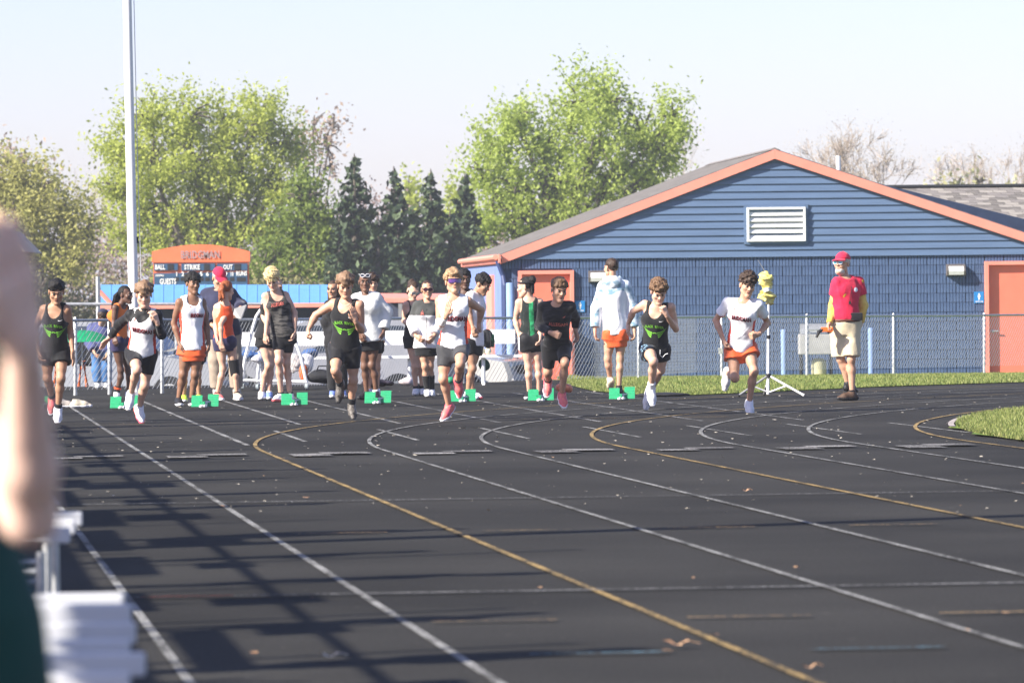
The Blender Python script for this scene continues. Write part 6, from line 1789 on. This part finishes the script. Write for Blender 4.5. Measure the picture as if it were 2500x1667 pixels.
p = person('boy in white team tank and orange shorts standing with arms hanging', 2, 68.2,
    'hd 222 292 0; nk 214 402 0; sa 112 432 -.06; sb 302 432 .06; ea 76 592 0; eb 326 592 .08; wa 118 742 -.06; wb 345 746 .02; fa 128 800 -.08; fb 345 800 0; pa 172 790; pb 258 790; ka 145 985 0; kb 238 985 0; aa 112 1176 .05; ab 212 1176 .05; ta 122 1220 -.1; tb 216 1220 -.1',
    skin='brown', face=(26, 4, 0), hair=('mop', H_BLACK, 9), group=STD, toe=('-G', '-G'), m=1.03)
s = shirt(p, 'tank', [T_WHITE, T_RED], t0=-.02, off=.014, flare=.012, colour=panels(p, .82, .74), seed=81); bridgman(p, s, .66, .045, .17, .058); stripes(p, s, .82, -.055, L_CORAL); shorts(p, T_ORSH, .26, .030, seed=82); shoes(p, S_BLK, S_WHITE)
p = person('person in lime shoes hidden behind the boy in the white tank', 2, 71.0,
    'hd 238 420 0; nk 236 500 0; sa 150 520; sb 316 520; ea 140 640; eb 318 640; wa 160 745; wb 300 745; pa 192 830; pb 272 830; ka 158 985 0; kb 262 985 0; aa 152 1140 .05; ab 268 1140 .05; ta 158 1195 -.1; tb 276 1195 -.1',
    skin='tan', face=(10, 10, 0), hair=('short', H_BLACK), k=.86, group=STD, toe=('-G', '-G'))
shirt(p, 'tee', T_BLACK, t0=0, seed=83); shorts(p, T_BLACK, .34, .02, seed=84); shoes(p, S_LIME, S_WHITE)

p = person('older man in red cap and navy jacket reading papers beside the red haired girl', 2, 75.0,
    'hd 424 248 -.16; nk 420 340 -.06; sa 322 372 0; sb 516 366 0; ea 322 520 .0; eb 588 462 -.04; wa 372 610 -.24; wb 586 478 -.28; fa 420 640 -.3; fb 572 520 -.34; pa 400 665; pb 530 665; ka 395 870 0; kb 545 870 0; aa 402 1075 .05; ab 556 1085 .05; ta 420 1130 -.1; tb 566 1130 -.1',
    skin='light', face=(22, 28, 0), hair=('short', H_GREY), k=1.08, m=1.14, group=STD, toe=('-G', '-G'), belly=.6)
shirt(p, 'long', T_NAVY, 'jacket', t0=-.08, off=.030, flare=.022, sleeve=1.85, loose=.022, wr=.007, wf=18, seed=91, neckr=.95); sleeve_part(p, 'collar', p.nk - p.up * .02, p.nk + p.up * .05, .078, .074, T_NAVY); shorts(p, T_KHAKI, 1.0, .026, name='trousers', pants=True, wr=.006, seed=92); shoes(p, S_GREY, S_GREY); cap_hat(p, T_POLO)
pa_ = p.root.matrix_basis.translation; hb_ = p.j['fb'] + np.array(p.root.location)
m_ = MB(); q0 = at(400 + 540 / 3.136, 600 + 480 / 3.136, 74.55); q1 = at(400 + 632 / 3.136, 600 + 450 / 3.136, 74.5); q2 = at(400 + 590 / 3.136, 600 + 560 / 3.136, 74.62); q3 = at(400 + 524 / 3.136, 600 + 545 / 3.136, 74.68)
for i in range(3): m_.prism([q + np.array([.006 * i, .004 * i, -.003 * i]) for q in (q0, q1, q2, q3)], (0, .0015, 0))
o = m_.build('paper_sheets', mat("paper", (.82, .82, .80), .8, .03, 5)); tag(o, 'white sheets of paper held up by the man in the navy jacket', 'papers')

p = person('girl with ginger ponytail in orange top with a black knee brace, seen from behind', 2, 71.6,
    'hd 484 340 .02; nk 462 440 0; sa 404 470 0; sb 508 474 .08; ea 396 605 .05; eb 436 600 -.16; wa 402 690 -.1; wb 440 735 -.20; fa 410 740 -.14; fb 448 780 -.2; pa 428 735 .0; pb 502 735 .02; ka 452 940 0; kb 542 920 .04; aa 406 1110 .02; ab 558 1110 .05; ta 440 1180 -.1; tb 592 1170 -.12',
    fem=True, k=.95, skin='pale', face=(150, 14, 0), hair=('pony', H_GINGER, 5), group=STD, toe=('-G', '-G'), back=True)
shirt(p, 'tank', T_ORTOP2, t0=.06, off=.010, flare=.004, seed=101, armhole=1.1); shorts(p, T_NAVYSH, .20, .003, off=.008, seed=102); socks(p, T_SOCKB, .10); shoes(p, [S_PINK, S_BEIGE], S_WHITE, S_WHITE); kb_ = p.j['kb']; sleeve_part(p, 'knee_brace', kb_ + (p.j['pb'] - kb_) * .26, kb_ + (p.j['ab'] - kb_) * .34, .074, .060, T_BLK2)

p = person('curly blond boy in dark wavy team tank looking down at the blocks', 2, 70.4,
    'hd 832 258 -.10; nk 856 362 -.02; sa 772 388 -.04; sb 936 378 .02; ea 796 530 -.08; eb 1002 510 .02; wa 780 672 -.16; wb 1002 655 -.04; fa 774 725 -.16; fb 996 705 -.06; pa 885 680; pb 952 685; ka 880 880 -.10; kb 940 900 .02; aa 896 1110 .05; ab 966 1130 .08; ta 850 1190 -.1; tb 970 1185 -.12',
    skin='pale', face=(-6, 34, -4), hair=('curlytop', H_BLOND, 8), brow=H_SBLOND, group=STD, toe=('-G', '-G'), k=1.02)
s = shirt(p, 'tank', T_CAMO, t0=-.04, off=.014, flare=.010, wr=.006, seed=111); lettering(p, s, "ALLEGAN", .74, -.02, .17, .052, L_CORAL); shorts(p, T_BLK2, .62, .004, off=.010, seed=112); socks(p, T_SOCKB, .10); shoes(p, S_WHITE, [S_PINK, S_WHITE], S_WHITE)
p = person('girl in black shorts with white piping, hidden behind the curly blond boy', 2, 72.2,
    'hd 862 316 0; nk 830 400 0; sa 770 424; sb 880 420; ea 762 540 -.05; eb 880 540; wa 790 610 -.18; wb 860 640; pa 752 700; pb 822 705; ka 800 920 -.06; kb 822 905 0; aa 748 1110 .05; ab 806 1125 .05; ta 742 1175 -.1; tb 806 1180 -.1',
    fem=True, k=.96, skin='pale', face=(20, 14, 0), hair=('back', H_SBLOND), group=STD, toe=('-G', '-G'))
shirt(p, 'tank', T_BLACK, t0=-.05, off=.016, flare=.012, seed=121); shorts(p, [T_BLACK, L_WHITE], .30, .018, seed=122, colour=lambda c, p=p: ((p.uvt(c)[0] < -.145) & (p.uvt(c)[0] > -.165) & (p.uvt(c)[1] > 0)).astype(int)); socks(p, T_SOCKW, .08); shoes(p, [S_WHITE, S_BLUE], S_WHITE)

p = person('girl with long dark hair whose face shows behind the sprinter with the necklace', 3, 73.2,
    'hd 356 336 0; nk 372 430 0; sa 318 458; sb 440 452; ea 300 590; eb 450 580; wa 320 700; wb 440 690; pa 345 740; pb 415 740; ka 350 930; kb 420 930; aa 352 1090; ab 430 1090; ta 352 1130 -.1; tb 440 1130 -.1',
    fem=True, k=.92, skin='tan', face=(-22, 4, 0), hair=('long', H_DBROWN, 4), group=STD, toe=('-G', '-G'))
shirt(p, 'long', T_BLACK, 'sweatshirt', t0=-.1, off=.022, sleeve=1.8, seed=131); shorts(p, T_BLACK, 1.0, .012, name='leggings', pants=True, seed=132); shoes(p, S_BLUE, S_WHITE)

p = person('girl in cream fleece pullover with white sunglasses pushed up on her head', 3, 71.4,
    'hd 600 278 0; nk 604 384 0; sa 528 412 0; sb 690 404 0; ea 535 540 -.05; eb 758 512 .05; wa 560 660 -.16; wb 740 660 -.06; fa 570 700 -.18; fb 732 705 -.08; pa 596 722; pb 672 722; ka 596 925 0; kb 652 915 0; aa 612 1110 .05; ab 684 1115 .05; ta 560 1160 -.05; tb 692 1165 -.12',
    fem=True, k=1.0, skin='deep', face=(2, 4, 0), hair=('back', H_BLACK), group=STD, toe=('-G', '-G'))
shirt(p, 'long', T_FLEECE, 'fleece', t0=-.04, off=.034, flare=.034, sleeve=1.85, loose=.022, wr=.005, wf=15, seed=141, neckr=1.05)
for sx in (-1, 1): sleeve_part(p, 'collar', p.nk + p.ac_s * .055 * sx - p.up * .03 + p.fr_s * .05, p.nk + p.ac_s * .062 * sx + p.up * .055 + p.fr_s * .02, .028, .022, T_FLEECE)
shorts(p, T_BLK2, .16, .003, off=.008, seed=142); socks(p, T_SOCKW, .12, 'b'); shoes(p, S_BLK, S_BLK, S_WHITE); glasses(p, S_WHITE, mat("grey_lens", (.05, .06, .09), .1, .1, spec=.9), 'pair', z=.088, y=-.018)
p = person('brown haired person half hidden behind the girl in the cream fleece', 3, 73.6,
    'hd 650 292 0; nk 652 390 0; sa 590 412; sb 715 412; ea 590 540; eb 730 560; wa 600 650; wb 742 690; fb 748 750 0; pa 615 740; pb 690 740; ka 625 930; kb 690 930; aa 630 1080; ab 690 1080; ta 630 1120 -.1; tb 690 1120 -.1',
    k=.97, skin='light', face=(16, 4, 0), hair=('mop', H_DBROWN, 6), group=STD, toe=('-G', '-G'))
shirt(p, 'tee', T_GREYJ, t0=-.05, seed=143); shorts(p, T_BLACK, .35, .02, seed=144); shoes(p, S_WHITE, S_WHITE)

p = person('dark haired girl in glasses and black tank looking down beside the zip jacket girl', 3, 74.0,
    'hd 968 344 0; nk 966 436 .02; sa 908 452 -.06; sb 1020 446 .04; ea 898 575 -.02; eb 1020 570; wa 940 600 -.24; wb 985 600 -.2; fa 975 600 -.28; pa 946 712; pb 1010 712; ka 980 925 -.02; kb 1030 925 .02; aa 990 1085 .05; ab 1036 1085 .1; ta 984 1120 -.1; tb 1040 1120 -.1',
    fem=True, k=.93, skin='pale', face=(24, 26, 6), hair=('bun', H_DBROWN, 2), group=STD, toe=('-G', '-G'))
shirt(p, 'tank', T_BLACK, t0=-.04, off=.012, flare=.010, seed=151); shorts(p, T_BLACK, .32, .018, seed=152); socks(p, T_SOCKB, .18); shoes(p, S_WHITE, S_WHITE); glasses(p, S_GREY, mat("clear_lens", (.35, .35, .36), .08, .05, spec=.9), 'pair')
p = person('girl in dark sunglasses wearing a grey and white zip jacket and black knee socks', 3, 73.0,
    'hd 1076 336 0; nk 1072 438 0; sa 1000 462 0; sb 1142 456 0; ea 964 590 .02; eb 1150 590 .02; wa 988 690 -.16; wb 1130 690 -.12; fa 1010 712 -.2; fb 1115 715 -.16; pa 1038 762; pb 1104 766; ka 1058 920 -.02; kb 1100 920 .02; aa 1076 1085 .05; ab 1108 1085 .1; ta 1086 1130 -.1; tb 1112 1120 -.1',
    fem=True, k=.95, skin='light', face=(6, 4, 0), hair=('back', H_DBROWN), group=STD, toe=('-G', '-G'))
s = shirt(p, 'long', [T_WHITE, T_GREYJ], 'jacket', t0=-.06, off=.026, flare=.022, sleeve=1.85, loose=.020, wr=.005, wf=16, seed=161, colour=lambda c, p=p: ((c - p.nk) @ p.up > -.17).astype(int)); shorts(p, T_BLACK, .20, .02, seed=162); socks(p, T_SOCKB, .62); shoes(p, S_WHITE, S_WHITE, S_WHITE); glasses(p, S_BLK, mat("maroon_lens", (.06, .012, .03), .1, .2, spec=.9), 'pair')
m_ = MB(); m_.tube([p.pc + p.up * p.Ls * t + p.fr_s * (.165 - .03 * abs(t - .4)) for t in np.linspace(.0, .86, 9)], .0035, 4); m_.build('zip', S_BLK, p.root)
emblem(p, s, [([(-.075, .78), (-.055, .84), (-.045, .78)], [(-.085, .70), (-.055, .74), (-.030, .70)])], L_CORAL, 'chest_mark')

p = person('boy with short afro hair standing behind the sprinter in sunglasses', 4, 72.4,
    'hd 574 262 0; nk 588 350 0; sa 510 376; sb 668 372; ea 500 520; eb 690 520; wa 520 640; wb 680 640; pa 540 700; pb 640 700; ka 545 900; kb 630 900; aa 545 1090; ab 630 1090; ta 545 1140 -.1; tb 630 1140 -.1',
    skin='dark', face=(12, 2, 0), hair=('afro', H_BLACK), group=STD, toe=('-G', '-G'), k=1.02)
shirt(p, 'tank', T_NAVY, t0=-.05, seed=171); shorts(p, T_BLACK, .4, .02, seed=172); shoes(p, S_BLK, S_BLK)
p = person('black haired boy in white tee with red side stripe looking down to the ground', 4, 70.6,
    'hd 714 296 -.08; nk 660 366 0; sa 622 388 -.14; sb 684 392 .14; ea 612 520 -.16; eb 700 510 .12; wa 640 620 -.24; wb 690 620 .0; pa 622 745 -.07; pb 672 745 .07; ka 640 940 -.08; kb 632 945 .08; aa 602 1115 .0; ab 640 1120 .1; ta 660 1160 -.05; tb 700 1165 .05',
    skin='tan', face=(62, 28, 0), hair=('mop', H_BLACK, 12), group=STD, toe=('-G', '-G'), k=.98)
shirt(p, 'tee', [T_WHITE, T_RED], t0=-.06, off=.016, flare=.012, sleeve=.5, loose=.014, seed=181, colour=lambda c, p=p: ((np.abs(p.uvt(c)[1] - .00) < .035) & (p.uvt(c)[2] < .62)).astype(int)); shorts(p, T_BLK2, .42, .006, seed=182); shoes(p, S_WHITE, [S_WHITE, S_PINK])

p = person('black haired girl in green and black racerback, head turned away from the runners', 4, 70.2,
    'hd 1046 316 0; nk 1072 412 0; sa 988 434 0; sb 1158 430 0; ea 968 570 .04; eb 1160 560 0; wa 994 680 -.04; wb 1160 680 -.1; fa 1002 720 -.06; pa 1045 720; pb 1128 720; ka 1066 930 0; kb 1142 925 .02; aa 1074 1100 .05; ab 1148 1095 .06; ta 1056 1160 -.1; tb 1160 1150 -.1',
    fem=True, k=1.0, skin='pale', face=(-112, 10, 0), hair=('bun', H_BLACK, 7), group=STD, toe=('-G', '-G'), back=True)
shirt(p, 'tank', [T_BGRN, T_GRNT], t0=.0, off=.012, flare=.008, seed=191, armhole=1.15, colour=lambda c, p=p: ((np.abs(p.uvt(c)[0] - .02) < .03) & (p.uvt(c)[1] < 0)).astype(int)); shorts(p, [T_BLK2, L_WHITE], .44, .006, seed=192, colour=lambda c, p=p: ((p.uvt(c)[0] < -.155) & (p.uvt(c)[0] > -.172)).astype(int)); shoes(p, S_BLK, S_WHITE, S_WHITE)
hb = MB(); hb.tube([(.083 * math.cos(a), -.018 + .103 * math.sin(a), .052 + .02 * math.sin(a)) for a in np.linspace(0, 6.283, 25)], .012, 6, cap=False); o = hb.build('headband', T_BLK2, p.root, True); o.matrix_local = p.HM

p = person('tall boy in pale blue and white hoodie and orange shorts, seen from behind', 5, 73.0,
    'hd 916 170 0; nk 928 272 0; sa 848 318 0; sb 1030 312 0; ea 806 480 .02; eb 1082 478 .04; wa 792 645 -.04; wb 1094 645 -.02; fa 790 705 -.06; fb 1098 705 -.04; pa 908 680; pb 990 680; ka 890 865 0; kb 985 865 0; aa 908 1018 .12; ab 976 1080 .0; ta 902 1085 .06; tb 985 1125 .1',
    skin='light', face=(-148, 2, 0), hair=('crew', H_DBROWN), group=STD, toe=('+F', '+G'), back=True, k=1.02)
shirt(p, 'long', [T_WHITE, T_TIE], 'hoodie', t0=.0, off=.028, flare=.014, sleeve=1.86, loose=.018, wr=.006, wf=18, seed=201, colour=lambda c, p=p: (((c - p.nk) @ p.up > -.16 + .03 * np.sin(c[:, 0] * 20)) | (np.abs((c - p.nk) @ p.ac_s) > .21)).astype(int))
gh = Grid(p.nk - .26, p.nk + .26, .009); gh.add(ell(p.nk - p.fr_s * .085 - p.up * .01, (.115, .07, .095)), .03); gh.add(cone(p.nk - p.ac_s * .09 + p.up * .03, p.nk + p.ac_s * .09 + p.up * .03, .045), .03); gh.cut(ell(p.nk - p.fr_s * .05 + p.up * .085, (.07, .06, .06)), .02); garment(p, 'hood', gh, T_TIE, wr=.007, wf=30, seed=202)
shorts(p, T_ORSH, .22, .026, seed=203); socks(p, T_SOCKB, .10); shoes(p, [S_BEIGE, S_BLK], [S_BEIGE, S_BLK])

# the starter
p = person('bearded starter in red cap and red polo with a yellow sleeve, beige shorts and boots', 7, 67.5,
    'hd 302 268 0; nk 322 372 0; sa 262 400 -.08; sb 424 396 .08; ea 238 560 .0; eb 452 560 .08; wa 212 690 -.14; wb 432 690 .02; fa 196 728 -.2; fb 414 745 .0; pa 278 690; pb 372 690; ka 292 930 .04; kb 366 930 -.04; aa 342 1105 .10; ab 372 1128 -.02; ta 400 1145 .16; tb 285 1205 -.08',
    skin='light', face=(-32, -4, 0), hair=('short', H_GREY), k=1.06, m=1.10, group=None, hands=('grip', 'relaxed'), toe=('+F', '-G'), belly=.45)
shirt(p, 'long', T_YEL, 'undershirt', t0=.1, off=.006, flare=0, sleeve=1.9, loose=.006, wr=.004, wf=30, seed=211)
s = shirt(p, 'tee', T_POLO, 'polo', t0=.10, off=.014, flare=.006, sleeve=.55, loose=.020, seed=212, tilt=0)
for sx in (-1, 1): sleeve_part(p, 'collar', p.nk + p.ac_s * .050 * sx - p.up * .035 + p.fr_s * .075, p.nk + p.ac_s * .064 * sx + p.up * .03 - p.fr_s * .01, .020, .018, T_POLO)
shorts(p, T_BEIGE, .92, .034, seed=213, wr=.007, wf=20, off=.018); socks(p, T_SOCKB, .10); shoes(p, [S_BLK, S_BROWN], [S_BLK, S_BLK], S_BLK)
m_ = MB(); m_.tube([p.pc + p.up * p.Ls * .085 + p.ac_h * ((.178) * math.cos(a)) + p.fr_h * (.142 * math.sin(a) + .01) for a in np.linspace(0, 6.283, 30)], .020, 6, cap=False); m_.build('belt', mat("brown_belt", (.10, .035, .02), .5, .15), p.root, True)
m_ = MB(); m_.bbox(p.pc + p.up * p.Ls * .17 + p.ac_h * .12 + p.fr_h * .12, (.09, .035, .05), .015); m_.build('hip_pouch', T_BLK2, p.root, True)
cap_hat(p, T_POLO); glasses(p, S_WHITE, mat("teal_lens", (.02, .30, .36), .08, .3, 30, spec=1.0), 'pair')
g = Grid((-.11, -.06, -.17), (.11, .14, .04), .0055); g.add(ell((0, .040, -.088), (.056, .062, .050)), .02); g.cut(ell((0, .098, -.057), (.020, .03, .010)), .006); g.cut(ell((0, .06, .0), (.075, .08, .052)), .01); X = g.full(); g.a = g.a + .003 * wave(X, 130, 3); V, F = g.mesh(); o = mesh_obj('beard', V, F, H_GREY, p.root); o.matrix_local = p.HM
a = []; b = []
for i in range(16):
    t = 6.283 * i / 15; a.append((.085 + .030 * math.cos(t), .76 + .030 * math.sin(t) / p.Ls)); b.append((.085, .76))
emblem(p, s, [(a, b)], L_WHITE, 'badge')
m_ = MB(); qs = project(p, s, [(.035, .95), (.020, .80), (.012, .66), (.010, .50)], .008); m_.tube(qs, .003, 5); m_.box(qs[-1] + (0, -.012, -.015), (.012, .012, .020)); m_.build('whistle', S_BLK, p.root)
sleeve_part(p, 'wristwatch', p.j['wb'] + (p.j['eb'] - p.j['wb']) * .10, p.j['wb'] + (p.j['eb'] - p.j['wb']) * .24, .036, .037, S_BLK, wr=0)
W_, d_, n_, s_ = p.handa; hw = W_ + d_ * .085 * p.k + n_ * .035 + np.array(p.root.location)
gun = empty('starting_pistol', hw, 'orange and black starting pistol held low by the starter', 'pistol')
m_ = MB(); m_.bbox((-.035, -.02, .004), (.075, .022, .030), .008); m_.build('grip', mat("pistol_orange", (.80, .16, .03), .5, .05), gun)
m_ = MB(); m_.tube([(-.09, -.02, .002), (-.155, -.03, -.03)], [.026, .020], 10); m_.tube([(-.135, -.03, -.02), (-.17, -.032, -.095)], [.022, .014], 8); m_.build('barrel', S_BLK, gun, True)
m_ = MB(); m_.tube([(-.05, 0, -.018), (-.045, 0, -.045), (-.02, 0, -.045), (-.01, 0, -.02)], .004, 6); m_.build('trigger_guard', S_BLK, gun)

# beyond the fence
p = person('person in blue hoodie and jeans with a dark cap behind the fence', 1, 83.0,
    'hd 790 552 -.1; nk 772 610 0; sa 702 632 0; sb 830 636 0; ea 690 740 -.05; eb 836 740; wa 720 810 -.2; wb 820 820 -.1; pa 742 800; pb 815 800; ka 745 950; kb 812 950; aa 750 1085; ab 815 1085; ta 750 1110 .1; tb 820 1110 .1',
    skin='light', face=(160, 20, 0), hair=('short', H_DBROWN), back=True, k=.98, toe=('+G', '+G'), eyes=False)
shirt(p, 'long', T_HOOD, 'hoodie', t0=-.08, off=.03, flare=.02, sleeve=1.85, loose=.02, seed=221); shorts(p, T_JEANS, 1.0, .02, name='jeans', pants=True, wr=.006, seed=222); shoes(p, S_WHITE, S_WHITE); cap_hat(p, T_NAVY)

# the spectator beside the lens, out of focus
p = person('blurred spectator in the foreground with one pale forearm raised', 0, 6.5,
    'hd -500 330 .3; nk -430 640 .28; sa -800 770 .42; sb -150 770 .16; ea -900 1300 .42; eb 72 1262 .0; wa -760 1560 .2; wb 58 850 -.16; fb 30 700 -.20; pa -470 1545 .32; pb -150 1545 .22; ka -470 2440 .3; kb -150 2440 .2; aa -470 3260 .32; ab -150 3260 .2; ta -450 3400 .1; tb -140 3400 .0',
    skin='fair', face=(40, 5, 0), hair=('mop', H_BROWN), hands=('relaxed', 'flat'), k=.98, m=1.0, toe=('-F', '-F'))
shirt(p, 'tee', mat("dark_green_shirt", (.012, .06, .045), .8, .15), t0=-.26, off=.04, flare=.05, sleeve=.5, loose=.02, seed=231); shorts(p, mat("royal_blue_shorts", (.018, .028, .14), .7, .15), .5, .05, seed=232, off=.03); shoes(p, S_WHITE, S_WHITE)
def shoe_pair(px, py, m, label):
    q = on_ground(px, py); U, S, Lc = shoe_tpl(); e = mesh_obj('shoe', U[0], U[1], m, None); e.location = (q[0], q[1], .088); e.rotation_euler = (0, 0, 1.9 + random.uniform(-.3, .3)); tag(e, label, 'shoe', 'empty shoes on the track'); so_ = mesh_obj('sole', S[0], S[1], S_WHITE, e)
    e.rotation_euler.z = -1.45
shoe_pair(186, 996, S_BEIGE, 'empty beige shoe on the track beside the white line'); shoe_pair(148, 996, S_GREY, 'empty grey shoe behind the sprinter at the blurred arm')

# unseen copies of the waiting people, added on the bleachers to cast shadows
def copy_tree(o, parent=None):
    c = o.copy(); C.objects.link(c)
    if parent is not None: c.parent = parent
    for ch in o.children: copy_tree(ch, c)
    return c
src = [o for o in C.objects if o.type == 'EMPTY' and o.name.startswith('person') and o.get('group') == STD]
sp = []
NS = len(src)
WEAR = ["with long braids and an orange top", "in white team tank and orange shorts", "in black tee and lime shoes", "in red cap and navy jacket", "with ginger ponytail and black knee brace", "with curly blond hair and dark wavy tank",
        "in black shorts with white piping", "in black sweatshirt and leggings", "in cream fleece pullover", "in dark grey tee with brown hair", "in glasses and black tank", "in grey and white zip jacket", "with afro hair and navy tank", "in white tee with red side stripe",
        "in green and black racerback", "in pale blue and white hoodie"] + ["standing at the end of the row"] * 9
for i in range(NS):
    s_ = src[(i * 5 + 1) % NS]; row = (0, 1, 0, 2)[i % 4]
    q = so(11.5 + i * 2.9 + random.uniform(-.8, .8), -2.25 - .05 - .65 * row)
    sp.append((s_, q, 2.03 + .42 * row))
for i, (s_, q, z) in enumerate(sp):
    c = copy_tree(s_); c.location = (q[0], q[1], z); c.rotation_euler = (0, 0, 1.4 + random.uniform(-.5, .5))
    c["label"] = "unseen shadow-casting spectator on the bleachers " + WEAR[(i * 5 + 1) % NS]; c["group"] = "unseen shadow-casting spectators on the bleachers"
